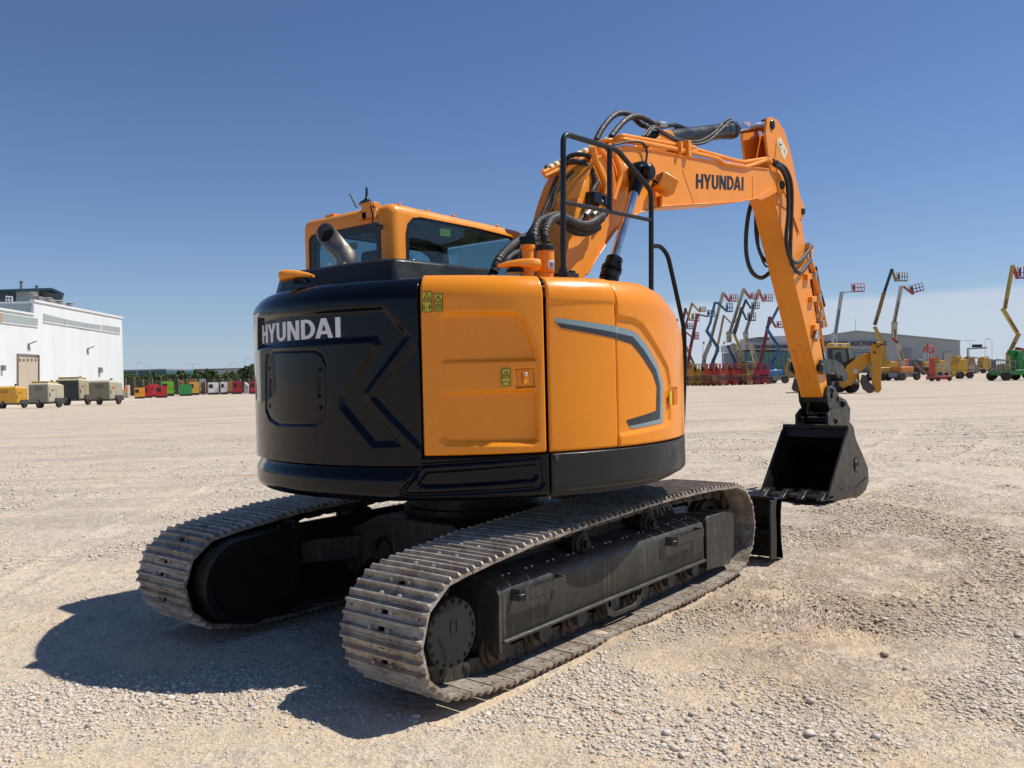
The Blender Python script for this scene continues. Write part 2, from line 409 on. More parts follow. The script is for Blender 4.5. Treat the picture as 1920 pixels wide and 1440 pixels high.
def height(X, Y):
    h = .030*(vnoise(X, Y, 1.3, 11)-.5)+.018*(vnoise(X, Y, .5, 12)-.5)+.014*(vnoise(X, Y, .17, 13)-.5)+.008*(vnoise(X, Y, .06, 14)-.5)
    m_ = np.clip((gravel_mask(X, Y)-.5)*6, 0, 1); h += m_*.014*(vnoise(X, Y, .035, 15)-.3)
    # the machine has pressed the ground flat under its tracks
    for s_ in (-1, 1):
        q = np.maximum(np.abs(X)-1.65, 0)+np.maximum(np.abs(Y-s_*1.005)-.33, 0); h = h*np.clip(q/.30, 0, 1)-.012*(1-np.clip(q/.15, 0, 1))
    h = h-.06*np.exp(-((X-6.7)**2+(Y+.35)**2)/(2*.85**2))
    # old track ruts on the right: grouser prints
    rx, ry = pZ(1420, 1130, 0)[:2]; u = (X-rx)*.5+(Y-ry)*.866; w = -(X-rx)*.866+(Y-ry)*.5
    mk = np.exp(-(w/.38)**4)*np.exp(-(u/1.3)**4); h += mk*.022*np.sin(u*2*np.pi/.07+2*vnoise(X, Y, .5, 16))
    rx, ry = pZ(1600, 1100, 0)[:2]; mk = np.exp(-(np.hypot(X-rx, Y-ry)/1.5)**2); h += mk*(.035*(vnoise(X, Y, .28, 21)-.5)+.02*(vnoise(X, Y, .11, 22)-.5))
    for (px, py, ln, am, ang) in ((1130, 1195, .35, .05, -.4), (1480, 1240, .5, .05, -1.0), (1400, 1150, .6, .035, -1.0), (1850, 1040, .6, .04, -.7)):
        ax, ay = pZ(px, py, 0)[:2]; u = (X-ax)*math.cos(ang)+(Y-ay)*math.sin(ang); w = -(X-ax)*math.sin(ang)+(Y-ay)*math.cos(ang)
        h += am*np.exp(-(u/ln)**2-(w/.10)**2)*(.6+.8*vnoise(X, Y, .08, 17))
    # wheel tracks sweeping across the yard: shallow troughs with lug prints
    for (x0, y0, ang, off, cv) in TRK:
        u = (X-x0)*math.cos(ang)+(Y-y0)*math.sin(ang); w = -(X-x0)*math.sin(ang)+(Y-y0)*math.cos(ang)-cv*u*u
        for d_ in (0, off):
            q = np.abs(w-d_); mk = np.exp(-(q/.16)**4); h += mk*(-.010+.007*np.sin((u+np.where(w > d_, 1, -1)*.8*q)*2*np.pi/.16))+.008*np.exp(-((q-.22)/.06)**2)
    return h
def np_mesh(name, V, F, mat, smooth=True):
    me = bpy.data.meshes.new(name); V = np.asarray(V, 'f4'); F = np.asarray(F, 'i4')
    me.vertices.add(len(V)); me.vertices.foreach_set('co', V.ravel())
    k = F.shape[1]; me.loops.add(F.size); me.loops.foreach_set('vertex_index', F.ravel())
    me.polygons.add(len(F)); me.polygons.foreach_set('loop_start', np.arange(0, F.size, k, dtype='i4'))
    me.polygons.foreach_set('use_smooth', np.full(len(F), smooth)); me.update(calc_edges=True); me.validate()
    me.materials.append(mat); o = bpy.data.objects.new(name, me); COL.objects.link(o); return o
# ground sheet: polar fan, fine near the camera, out to the horizon
na = 900; ang = YAW+np.linspace(R(-44), R(44), na); ang = np.concatenate([ang, YAW+np.linspace(R(46), R(314), 120)])
rad = [1.2]
while rad[-1] < 14: rad.append(rad[-1]*1.0048+.0008)
while rad[-1] < 60: rad.append(rad[-1]*1.012)
while rad[-1] < 5000: rad.append(rad[-1]*1.12)
rad = np.array([0.02, .3, .7]+rad)
A, Rr = np.meshgrid(ang, rad); X = CAM[0]+Rr*np.cos(A); Y = CAM[1]+Rr*np.sin(A)
fade = np.clip((40-Rr)/25, 0, 1); Z = height(X, Y)*fade+.0*Rr
V = np.stack([X, Y, Z], -1).reshape(-1, 3); nr, nc = X.shape
i, j = np.meshgrid(np.arange(nr-1), np.arange(nc), indexing='ij'); j2 = (j+1) % nc
F = np.stack([i*nc+j, i*nc+j2, (i+1)*nc+j2, (i+1)*nc+j], -1).reshape(-1, 4)[:, ::-1]
m, nt, nn, ll, b = newmat('sandy_gravel')
big = noise(nt, .35, 5, .6); mid = noise(nt, 2.2, 6, .65); fine = noise(nt, 38, 5, .7)
def rotnoise(scale, sx, sy, ang_, detail=5):
    t_ = nn.new('ShaderNodeTexNoise'); t_.inputs['Scale'].default_value = scale; t_.inputs['Detail'].default_value = detail; t_.inputs['Roughness'].default_value = .6; t_.inputs['Distortion'].default_value = 1.3
    g_ = nn.new('ShaderNodeNewGeometry'); m1 = nn.new('ShaderNodeMapping'); m1.inputs['Rotation'].default_value = (0, 0, ang_); m2 = nn.new('ShaderNodeMapping'); m2.inputs['Scale'].default_value = (sx, sy, 1)
    ll.new(g_.outputs['Position'], m1.inputs[0]); ll.new(m1.outputs[0], m2.inputs[0]); ll.new(m2.outputs[0], t_.inputs['Vector']); return t_.outputs[0]
strk = rotnoise(.5, .28, 1.5, -(YAW-R(90)), 7); strk2 = rotnoise(.7, .22, 1.5, -(YAW-R(70)), 6); grain = noise(nt, 11, 9, .85); grain2 = noise(nt, 3.2, 8, .8)
c = mixn(nt, ramp(nt, mid, .35, .7), (.62, .51, .365), (.55, .46, .345))
c = mixn(nt, ramp(nt, big, .4, .62, 0, .7), c, (.55, .475, .39))
c = mixn(nt, ramp(nt, strk, .50, .62, 0, .75), c, (.43, .365, .30))
c = mixn(nt, ramp(nt, strk2, .54, .66, 0, .5), c, (.62, .51, .37))
c = mixn(nt, mul(nt, ramp(nt, grain, .46, .60), ramp(nt, strk, .40, .58, .25, .8)), c, (.30, .25, .20))
c = mixn(nt, ramp(nt, grain2, .49, .62, 0, .5), c, (.36, .31, .26))
c = mixn(nt, ramp(nt, rotnoise(.9, .3, 1.3, -(YAW-R(95)), 7), .56, .68, 0, .6), c, (.40, .28, .18))
def spot(px, py, r0, r1):           # (uses the node tree being built) distance mask round a place on the ground
    q_ = pZ(px, py, 0); g_ = nn.new('ShaderNodeNewGeometry'); vd = nn.new('ShaderNodeVectorMath'); vd.operation = 'DISTANCE'; ll.new(g_.outputs['Position'], vd.inputs[0]); vd.inputs[1].default_value = q_; return ramp(nt, vd.outputs['Value'], r0, r1, 1, 0)
churn = noise(nt, 2.6, 6, .7)
c = mixn(nt, mul(nt, spot(700, 1400, 2., 6.), ramp(nt, mid, .3, .6, .3, .85)), c, (.60, .46, .30))
for (px_, py_, r0_, r1_, am_) in ((1440, 1120, .5, 1.6, .75), (1780, 1060, .6, 2.0, .6), (1560, 1260, .2, .9, .55), (1150, 1190, .1, .5, .6), (1700, 990, .8, 3., .45)):
    c = mixn(nt, mul(nt, mul(nt, spot(px_, py_, r0_, r1_), ramp(nt, churn, .38, .58)), am_), c, (.29, .20, .13))
vo = nn.new('ShaderNodeTexVoronoi'); vo.inputs['Scale'].default_value = 42; g = nn.new('ShaderNodeNewGeometry'); ll.new(g.outputs['Position'], vo.inputs['Vector'])
vo2 = nn.new('ShaderNodeTexVoronoi'); vo2.inputs['Scale'].default_value = 17; ll.new(g.outputs['Position'], vo2.inputs['Vector'])
sep = nn.new('ShaderNodeSeparateColor'); ll.new(vo.outputs['Color'], sep.inputs[0])
sep2 = nn.new('ShaderNodeSeparateColor'); ll.new(vo2.outputs['Color'], sep2.inputs[0])
gm = ramp(nt, noise(nt, 1.3, 6, .7), .42, .62)
c = mixn(nt, mul(nt, gm, ramp(nt, sep.outputs[0], .3, 1, 0, .7)), c, (.58, .53, .46))
c = mixn(nt, mul(nt, gm, ramp(nt, sep.outputs[1], .72, .95, 0, .7)), c, (.26, .23, .2))
c = mixn(nt, ramp(nt, sep2.outputs[0], .86, .97, 0, .5), c, (.33, .29, .25))
ll.new(c, b.inputs['Base Color']); b.inputs['Roughness'].default_value = .92; b.inputs['Specular IOR Level'].default_value = .2
b1 = bump(nt, vo.outputs['Distance'], .55, .012); b2 = bump(nt, vo2.outputs['Distance'], .35, .02, b1); b3 = bump(nt, fine, .5, .006, b2)
ll.new(b3, b.inputs['Normal']); M['ground'] = m
tag(np_mesh('ground', V, F, m), 'pale sandy gravel yard stretching to the horizon', None, None, 'structure')
# loose stones: one object
def stones(n_try, rmin, rmax, smin, smax, seed, thr, spread=R(40)):
    rg = np.random.default_rng(seed)
    a = YAW+rg.uniform(-spread, spread, n_try); r = np.sqrt(rg.uniform(rmin**2, rmax**2, n_try))
    x = CAM[0]+r*np.cos(a); y = CAM[1]+r*np.sin(a); gmk = gravel_mask(x, y)
    keep = (gmk+rg.normal(0, .035, n_try) > thr+.018)
    for s_ in (-1, 1): keep &= ~((np.abs(x) < 1.75) & (np.abs(y-s_*1.005) < .33))
    x, y = x[keep], y[keep]; n = len(x)
    s_ = smin+(smax-smin)*rg.random(n)**3.2
    return x, y, s_
t = (1+5**.5)/2
IC = np.array([(-1, t, 0), (1, t, 0), (-1, -t, 0), (1, -t, 0), (0, -1, t), (0, 1, t), (0, -1, -t), (0, 1, -t), (t, 0, -1), (t, 0, 1), (-t, 0, -1), (-t, 0, 1)])/math.hypot(1, t)
IF = np.array([(0, 11, 5), (0, 5, 1), (0, 1, 7), (0, 7, 10), (0, 10, 11), (1, 5, 9), (5, 11, 4), (11, 10, 2), (10, 7, 6), (7, 1, 8), (3, 9, 4), (3, 4, 2), (3, 2, 6), (3, 6, 8), (3, 8, 9), (4, 9, 5), (2, 4, 11), (6, 2, 10), (8, 6, 7), (9, 8, 1)])
parts = [stones(9000, 10, 26, .014, .036, 12, .50), stones(130000, 2.4, 6, .003, .014, 5, .57), stones(80000, 4.5, 11, .004, .018, 6, .58), stones(16000, 2.6, 11, .009, .027, 8, .61), stones(30000, 2.4, 9, .002, .006, 9, .38), stones(16000, 10, 24, .007, .018, 10, .60)]
bx_, by_ = [], []
for (px, py) in ((1650, 1225), (1660, 1240), (1645, 1215), (1460, 1194), (1612, 1180), (1300, 1343), (1290, 1352), (1160, 1040), (1150, 1045), (780, 1345), (1530, 1160), (1700, 1260)):
    q = pZ(px, py, 0); bx_.append(q[0]); by_.append(q[1])
parts.append((np.array(bx_), np.array(by_), np.full(len(bx_), .026)))
x = np.concatenate([p[0] for p in parts]); y = np.concatenate([p[1] for p in parts]); s_ = np.concatenate([p[2] for p in parts]); n = len(x)
z = height(x, y)
ax_ = rng.uniform(.65, 1.25, (n, 3)); ax_[:, 2] *= .50
th = rng.uniform(0, 2*np.pi, n); jit = rng.uniform(.8, 1.2, (n, 12, 1))
L = IC[None]*jit*ax_[:, None]*s_[:, None, None]
ct, st_ = np.cos(th)[:, None], np.sin(th)[:, None]
LX = L[..., 0]*ct-L[..., 1]*st_; LY = L[..., 0]*st_+L[..., 1]*ct
V = np.stack([LX+x[:, None], LY+y[:, None], L[..., 2]+z[:, None]+(s_*.22)[:, None]], -1).reshape(-1, 3)
F = (IF[None]+(np.arange(n)*12)[:, None, None]).reshape(-1, 3)
# finer grit, eight-sided grains, over almost everything
gp = [stones(170000, 2.3, 6.5, .0025, .0075, 31, .36, R(36)), stones(150000, 5.5, 13, .004, .012, 32, .42, R(36)), stones(90000, 11, 28, .008, .022, 33, .44, R(36))]
gx = np.concatenate([p[0] for p in gp]); gy = np.concatenate([p[1] for p in gp]); gs = np.concatenate([p[2] for p in gp]); gn = len(gx)
gz = height(gx, gy)*np.clip((40-np.hypot(gx-CAM[0], gy-CAM[1]))/25, 0, 1)
OC = np.array([(1, 0, 0), (0, 1, 0), (-1, 0, 0), (0, -1, 0), (0, 0, .62), (0, 0, -.6)], float); OF = np.array([(0, 1, 4), (1, 2, 4), (2, 3, 4), (3, 0, 4), (1, 0, 5), (2, 1, 5), (3, 2, 5), (0, 3, 5)])
LL = OC[None]*rng.uniform(.6, 1.3, (gn, 6, 1))*gs[:, None, None]; t0 = rng.uniform(0, 6.28, gn)[:, None]
GV = np.stack([LL[..., 0]*np.cos(t0)-LL[..., 1]*np.sin(t0)+gx[:, None], LL[..., 0]*np.sin(t0)+LL[..., 1]*np.cos(t0)+gy[:, None], LL[..., 2]+(gz+gs*.2)[:, None]], -1).reshape(-1, 3)
GF = (OF[None]+(np.arange(gn)*6)[:, None, None]).reshape(-1, 3)
m, nt, nn, ll, b = newmat('loose_stone')
g = nn.new('ShaderNodeNewGeometry'); cr = nn.new('ShaderNodeValToRGB'); ll.new(g.outputs['Random Per Island'], cr.inputs[0])
cr.color_ramp.elements[0].color = (.62, .52, .40, 1); cr.color_ramp.elements[1].color = (.74, .70, .63, 1)
for pos, cc in ((.25, (.60, .54, .46)), (.5, (.72, .67, .58)), (.7, (.44, .40, .35)), (.85, (.60, .49, .36))): e = cr.color_ramp.elements.new(pos); e.color = (*cc, 1)
c = mixn(nt, ramp(nt, noise(nt, 90, 4, .7), .4, .7, 0, .5), cr.outputs[0], (.52, .43, .32))
for (px_, py_, r0_, r1_, am_) in ((1440, 1120, .5, 1.7, .7), (1780, 1060, .6, 2.2, .6), (1560, 1260, .2, .9, .5), (1700, 990, .8, 3., .5)): c = mixn(nt, mul(nt, spot(px_, py_, r0_, r1_), am_), c, (.44, .34, .23)); ll.new(c, b.inputs['Base Color'])
b.inputs['Roughness'].default_value = .88; b.inputs['Specular IOR Level'].default_value = .25; ll.new(bump(nt, noise(nt, 150, 3, .7), .5, .003), b.inputs['Normal'])
tag(np_mesh('grit', GV, GF, m, False), 'fine grit strewn all over the sandy ground', 'grit', None, 'stuff')
tag(np_mesh('gravel', V, F, m, True), 'loose pale pebbles scattered over the sandy ground', 'gravel', None, 'stuff')
# ================================================================ EXCAVATOR: undercarriage
EX = thing('crawler_excavator', 'big orange and black crawler excavator parked on the gravel in the foreground, seen from behind', 'excavator')
def arcp(cx, cz, r, a0, a1, n): return [(cx+r*math.cos(R(a0+(a1-a0)*k/n)), cz+r*math.sin(R(a0+(a1-a0)*k/n))) for k in range(n+1)]
# chain line (at the plate's outer face, without grousers): clockwise seen from the right side
RB, RF_ = .288, .33
loop = arcp(-1.545, .362, RB, 262, 100, 24)+[(-1.0, .708), (-.27, .735), (.1, .744), (.53, .752), (1.1, .742)]+arcp(1.565, .384, RF_, 86, -78, 24)+[(1.25, .026), (.6, .024), (0, .024), (-.7, .024), (-1.2, .026)]
lp = [Vector((p[0], p[1])) for p in loop]
seg = [0]
for i in range(len(lp)): seg.append(seg[-1]+(lp[(i+1) % len(lp)]-lp[i]).length)
LT = seg[-1]; NS = int(round(LT/.1715)); PIT = LT/NS
def at_s(s_):
    s_ = s_ % LT
    for i in range(len(lp)):
        if s_ <= seg[i+1]: t_ = (s_-seg[i])/(seg[i+1]-seg[i]); return lp[i].lerp(lp[(i+1) % len(lp)], t_)
def shoe_mb():
    mb = MB(); h = PIT/2; g = .026
    # profile along travel u, outward n : plate 10 mm with three grouser bars, leading lip curls
    prof = [(-h+.005, -.012), (-h+.007, -.002), (-h+.012, .002), (-h+.018, g), (-h+.029, g), (-h+.040, .001), (-.014, 0), (-.006, g), (.006, g), (.014, 0), (h-.040, .001), (h-.029, g), (h-.018, g), (h-.010, .0), (h-.003, -.006), (h-.003, -.013), (h-.012, -.012), (-h+.02, -.012)]
    hw = .281
    def ex(y0, y1, pr, t0=0, t1=0):
        V = [(q[0], y0, q[1]-(t0 if q[1] > .015 else 0)) for q in pr]+[(q[0], y1, q[1]-(t1 if q[1] > .015 else 0)) for q in pr]; n = len(pr)
        mb.add(V, [tuple(range(n)), tuple(range(2*n-1, n-1, -1))]+[(i, (i+1) % n, n+(i+1) % n, n+i) for i in range(n)])
    ex(-hw, -hw+.012, prof, .016, .002); ex(-hw+.012, -.024, prof, .002, 0); ex(.024, hw-.012, prof, 0, .002); ex(hw-.012, hw, prof, .002, .016)
    # centre strip with two oval openings
    a = [q for q in prof if q[0] < -h+.045 and q[0] > -h-.1][:6]
    for (u0, u1, gr) in ((-h+.005, -.060, (-h+.018, -h+.029)), (-.030, .030, (-.006, .006)), (.056, h-.003, (h-.029, h-.018))):
        ex(-.024, .024, [(u0, -.011), (u0+.001, 0), (gr[0]-.006, .001), (gr[0], g), (gr[1], g), (gr[1]+.006, .001), (u1-.001, 0), (u1, -.011)])
    for (u, y) in ((-.045, -.062), (-.045, .062), (.045, -.062), (.045, .062)):
        mb.lathe([(.013, -.002), (.013, .013), (.010, .019), (.004, .020)], (u, y, 0), (0, 0, 1), 8)
    mb.cur = 1
    for y in (-.235, .235):
        for u in (-.045, .040): mb.lathe([(.0075, -.012), (.0075, .0015)], (u, y, 0), (0, 0, 1), 8); mb.lathe([(.0075, -.0125), (.0075, -.011)], (u, y, 0), (0, 0, 1), 8)
    return mb
def shoe_fn(i, yc):
    s0 = i*PIT; a = at_s(s0-PIT/2); b_ = at_s(s0+PIT/2); d = (b_-a).normalized(); n_ = Vector((-d.y, d.x)); mid = (a+b_)/2
    return Matrix(((d.x, 0, n_.x, mid.x), (0, 1, 0, yc), (d.y, 0, n_.y, mid.y), (0, 0, 0, 1)))
shoe_proto = None; link_v = None
def track(yc, nm):
    global shoe_proto
    # chain of links
    mb = MB(); h = PIT/2
    base = MB()
    for sy in (-1, 1):
        y0, y1 = sy*.058, sy*.086
        base.pxz([(-h*.92, -.016), (h*.92, -.016), (h*.92, -.045), (h*1.12, -.052), (h*1.2, -.07), (h*1.1, -.092), (h*.6, -.102), (-h*.6, -.102), (-h*.95, -.09), (-h*.98, -.05)], y0, y1)
        base.cyl((h*.97, y0-sy*.004, -.068), (h*.97, y1+sy*.010, -.068), .024, 12)
        base.cyl((h*.97, y1, -.068), (h*.97, y1+sy*.016, -.068), .014, 10)
        base.pxz([(-.03, -.03), (.004, -.03), (.004, -.075), (-.03, -.075)], y1, y1+sy*.003)
    base.cyl((h*.97, -.07, -.068), (h*.97, .07, -.068), .02, 10)
    for i in range(NS):
        Mx = shoe_fn(i, yc); b0 = len(mb.v); mb.v += [tuple(Mx@Vector(q)) for q in base.v]
        for f in base.f: mb.face([b0+k for k in f])
    tr = mb.build('track', M['link'], EX, smooth=30)
    if shoe_proto is None:
        shoe_proto = shoe_mb().build('track_shoe', [M['shoe'], M['ink']], tr, smooth=30); first = shoe_proto
    for i in range(NS):
        if i == 0 and shoe_proto.parent == tr: o = shoe_proto
        else: o = shoe_proto.copy(); COL.objects.link(o); o.parent = tr
        Mx = shoe_fn(i, yc)
        o.matrix_local = Mx@Matrix.Rotation(random.uniform(-.02, .02), 4, 'Y')
    return tr
trR = track(-1.005, 'r'); trL = track(1.005, 'l')
for s in (-1, 1):
    Y = lambda v: s*v   # s=-1 is the right side
    # track frame: box with a sloping dusty cover
    mb = MB(); cs = [(Y(.76), .19), (Y(1.19), .19), (Y(1.20), .205), (Y(1.20), .455), (Y(1.192), .485), (Y(1.17), .505), (Y(1.14), .515), (Y(.97), .545), (Y(.93), .60), (Y(.80), .62), (Y(.76), .60)]
    mb.pyz(cs, -1.165, 1.165)
    mb.pyz([(Y(1.20), .205), (Y(1.222), .205), (Y(1.222), .222), (Y(1.20), .228)], -1.16, 1.16)   # bottom lip
    fr = mb.build('track_frame', M['frame'], EX, bevel=.006)
    mb = MB()
    for (a_, b_) in ((-1.19, -1.165),): mb.pyz([(Y(.76), .16), (Y(1.208), .16), (Y(1.212), .46), (Y(1.19), .505), (Y(1.14), .525), (Y(.97), .556), (Y(.92), .61), (Y(.76), .64)], a_, b_)
    mb.build('end_plate', M['frame'], fr, bevel=.004)
    mb = MB()
    for i in range(11):
        x0 = -1.02+i*.205
        for dx in (0, .055):
            mb.lathe([(.009, 0), (.009, .004), (.005, .006)], (x0+dx, Y(1.095), .5225), (0, s*.17, .98), 8)
            if i > 4: mb.lathe([(.007, 0), (.007, .004), (.004, .006)], (x0+dx+.03, Y(.88), .611), (0, s*.15, .98), 8)
    mb.build('rivet', P(.6, .58, .54), fr)  # near-white colour paints in the glint on the bolt heads
    # oval inspection opening
    mb = MB(); mb.pxz(rrect(.515, .335, .565, .425, .024), Y(1.2005), Y(1.203)); mb.build('inspection_hole', M['ink'], fr)
    # idler guard at the front
    mb = MB()
    o_ = [(1.19, .50), (1.22, .53), (1.60, .525), (1.66, .50), (1.68, .46), (1.665, .19), (1.58, .105), (1.21, .13)]
    mb.pxz(o_, Y(.80), Y(1.21)); mb.build('idler_guard', M['frame'], EX, bevel=.012)
    mb = MB(); mb.pxz([(1.185, .135), (1.215, .135), (1.215, .505), (1.185, .50)], Y(1.205), Y(1.213)); mb.build('guard_plate', M['frame'], EX)
    # idler wheel
    mb = MB(); c0 = (1.565, Y(1.005), .384)
    mb.lathe([(.05, -.15), (.08, -.15), (.08, -.10), (.15, -.095), (.16, -.055), (.222, -.05), (.225, -.02), (.24, -.015), (.24, .015), (.225, .02), (.222, .05), (.16, .055), (.15, .095), (.08, .10), (.08, .15), (.05, .15)], c0, (0, 1, 0), 40)
    mb.build('idler_wheel', M['frame_dk'], EX, smooth=30)
    # sprocket with teeth
    mb = MB(); cz = .362; cx = -1.545; pr = []
    for k in range(21):
        a0 = 360*k/21; pr += [(cx+.205*math.cos(R(a0)), cz+.205*math.sin(R(a0))), (cx+.212*math.cos(R(a0+4)), cz+.212*math.sin(R(a0+4))), (cx+.25*math.cos(R(a0+7)), cz+.25*math.sin(R(a0+7))), (cx+.25*math.cos(R(a0+10)), cz+.25*math.sin(R(a0+10))), (cx+.212*math.cos(R(a0+13)), cz+.212*math.sin(R(a0+13)))]
    mb.pxz(pr, Y(.98), Y(1.03)); mb.cyl((cx, Y(.80), cz), (cx, Y(1.05), cz), .185, 32); mb.build('sprocket', M['frame_dk'], EX, smooth=30)
    # final drive
    mb = MB(); mb.lathe([(.19, 0), (.19, .02), (.166, .03), (.166, .125), (.170, .13), (.170, .162), (.165, .168), (.002, .169)], (cx, Y(1.045), cz), (0, s, 0), 48)
    fd = mb.build('final_drive', M['char'], EX, smooth=25)
    mb = MB()
    for k in range(18):
        a = R(360*k/18+6); q = (cx+.153*math.cos(a), Y(1.212), cz+.153*math.sin(a)); mb.lathe([(.012, 0), (.012, .007), (.009, .009)], q, (0, s, 0), 6)
    mb.build('cover_bolt', M['black'], fd)
    if s < 0:
        mb = MB()
        for (a0, b0) in (((-.02, .02), (.02, .03)),):
            pass
        for (u0, v0, u1, v1) in ((-.035, .055, .012, .06), (-.035, .0, .012, .005), (-.035, .0, -.03, .06), (.007, .0, .012, .06)):
            mb.obox((cx+.02+(u0+u1)/2, -1.2155, cz+(v0+v1)/2), ((u1-u0)/2, 0, 0), (0, .0015, 0), (0, 0, (v1-v0)/2))
        ca, sa = math.cos(R(-68)), math.sin(R(-68)); V, F = text_mesh('POWTLIR', .030, .0015, .0008)
        mb.add([(cx-.105+(q[0]*ca-q[1]*sa), -1.2145-q[2], cz+.0+(q[0]*sa+q[1]*ca)) for q in V], F)
        mb.build('cast_marking', M['char'], fd)
    # hose guard near hub
    # lower rollers with collars
    for k in range(7):
        xr = -1.12+k*.365
        mb = MB()
        mb.lathe([(.03, -.135), (.042, -.13), (.075, -.12), (.075, -.10), (.098, -.097), (.098, -.083), (.08, -.08), (.078, .08), (.098, .083), (.098, .097), (.075, .10), (.075, .12), (.042, .13), (.03, .135)], (xr, Y(1.005), .155), (0, 1, 0), 24)
        ro = mb.build('track_roller', M['rust'], EX, smooth=30)
        mb = MB()
        for sy in (-1, 1): mb.pxz([(xr-.055, .20), (xr-.055, .15), (xr-.035, .118), (xr, .108), (xr+.035, .118), (xr+.055, .15), (xr+.055, .20)], Y(1.005)+sy*.135, Y(1.005)+sy*.175)
        mb.build('roller_collar', M['frame'], ro, bevel=.004)
    # centre roller guard
    mb = MB()
    g_ = [(.13, .20), (.60, .20), (.555, .105), (.50, .085), (.235, .085), (.16, .115)]
    g_i = [(.19, .195), (.535, .195), (.50, .125), (.475, .112), (.26, .112), (.21, .135)]
    mb.pxz([[(a-.30, b) for a, b in g_], [(a-.30, b) for a, b in g_i]], Y(1.185), Y(1.20)); mb.build('roller_guard', M['frame'], EX, bevel=.003)
    # carrier rollers
    for (xr, zr) in ((-.275, .568), (.535, .572)):
        mb = MB()
        mb.lathe([(.035, -.17), (.06, -.16), (.075, -.15), (.075, -.10), (.09, -.098), (.092, -.075), (.075, -.07), (.075, .07), (.092, .075), (.09, .098), (.075, .10), (.07, .115), (.045, .125), (.045, .135), (.026, .138), (.026, .158)], (xr, Y(1.0), zr), (0, s, 0), 28)
        mb.box((xr-.05, min(Y(.80), Y(.86)), .50), (xr+.05, max(Y(.80), Y(.86)), zr+.02)); mb.build('carrier_roller', M['frame_dk'], EX, smooth=30)
    # saw-tooth steps
    for (x0, x1) in ((-1.075, -.675), (.60, 1.03)):
        mb = MB(); n = 15; za, zb = .415, .478
        top = []
        for k in range(n):
            u = x0+.07+(x1-x0-.11)*k/n; du = (x1-x0-.11)/n; top += [(u, zb+.006), (u+du*.5, zb-.006)]
        lo = [(q[0], 2*(za+zb)/2-q[1]) for q in reversed(top[:len(top)*2//3])]
        mb.pxz([(x0+.035, za), (x0+.035, zb)]+top+[(x1, zb), (x1, za)]+lo, Y(1.262), Y(1.27))
        mb.tube(roundpath([(x0+.0, Y(1.2), za+.035), (x0+.0, Y(1.262), za+.035), (x0+.05, Y(1.266), za+.035)], .03), .004, 4)
        mb.pxy([(x0, Y(1.20)), (x0+.01, Y(1.25)), (x0+.04, Y(1.27)), (x0+.04, Y(1.262)), (x0+.016, Y(1.245)), (x0+.008, Y(1.20))], za, zb)
        mb.pxy([(x1, Y(1.20)), (x1, Y(1.262)), (x1-.03, Y(1.27)), (x1-.03, Y(1.263)), (x1-.01, Y(1.255)), (x1-.008, Y(1.20))], za, zb)
        mb.build('step', M['frame'], fr)
    # travel-motor guard on the inner side
    mb = MB()
    og = arcp(-1.50, .36, .262, 95, 262, 18)+[(-1.40, .075), (-1.13, .24), (-1.12, .62), (-1.20, .645)]
    ig = arcp(-1.49, .35, .222, 95, 262, 18)+[(-1.38, .115), (-1.14, .26), (-1.14, .585), (-1.2, .6)]
    y_in = .60 if s > 0 else .66; mb.pxz([og, ig], Y(y_in), Y(.735)); mb.pxz(ig, Y(y_in+.015), Y(y_in+.04)); mb.build('motor_guard', M['frame_dk'], EX, bevel=.006)
    mb = MB(); mb.pxz([(-1.12, .14), (1.3, .14), (1.5, .35), (1.3, .52), (.8, .61), (-.9, .61), (-1.12, .66)], Y(.70), Y(.77))
    mb.box((-1.12, min(Y(.60), Y(.70)), .25), (-1.07, max(Y(.60), Y(.70)), .68)); mb.build('inner_side_plate', M['frame_dk'], EX, bevel=.005)
# centre frame
mb = MB()
mb.pyz([(-.72, .30), (-.60, .56), (-.35, .665), (.35, .665), (.60, .56), (.72, .30), (.60, .22), (.45, .36), (-.45, .36), (-.60, .22)], -.62, .62)
mb.pxy([(-1.0, .70), (-.55, .45), (-.55, -.45), (-1.0, -.70), (-.8, -.70), (.8, -.70), (1.1, -.70), (.55, -.45), (.55, .45), (1.1, .70)], .36, .52)
mb.pxy([(.3, .28), (2.15, .42), (2.15, .30), (.3, .10)], .30, .42); mb.pxy([(.3, -.28), (2.15, -.42), (2.15, -.30), (.3, -.10)], .30, .42)
cf = mb.build('centre_frame', M['frame'], EX, bevel=.012)
mb = MB(); mb.tube([Vector((-.63, .28+.07*math.cos(R(a)), .44+.075*math.sin(R(a)))) for a in range(-10, 200, 15)], .014, 8); mb.build('towing_eye', M['frame_dk'], cf, smooth=40)
mb = MB(); mb.lathe([(.50, 0), (.50, .05), (.46, .055), (.46, .13), (.52, .135), (.52, .20), (.4, .205)], (0, 0, .66), (0, 0, 1), 64)
mb.build('slewing_ring', M['frame_dk'], EX, smooth=30)
# dozer blade
mb = MB()
pr = [(2.32, .03), (2.45, .0), (2.48, .0), (2.44, .12), (2.425, .28), (2.44, .40), (2.475, .50), (2.45, .515), (2.36, .515), (2.34, .48), (2.33, .42), (2.335, .28), (2.335, .14)]
mb.pxz(pr, -1.28, 1.28)
for y in (-1.28, 1.265): mb.pxz([(2.21, .03), (2.48, .0), (2.455, .14), (2.445, .28), (2.455, .40), (2.48, .515), (2.24, .515), (2.22, .48)], y, y+.02)
mb.box((2.21, -1.26, .24), (2.35, 1.26, .27)); mb.tube([(2.34, -1.27, .512), (2.34, 1.27, .512)], .022, 10)
mb.build('dozer_blade', M['black'], EX, bevel=.006)
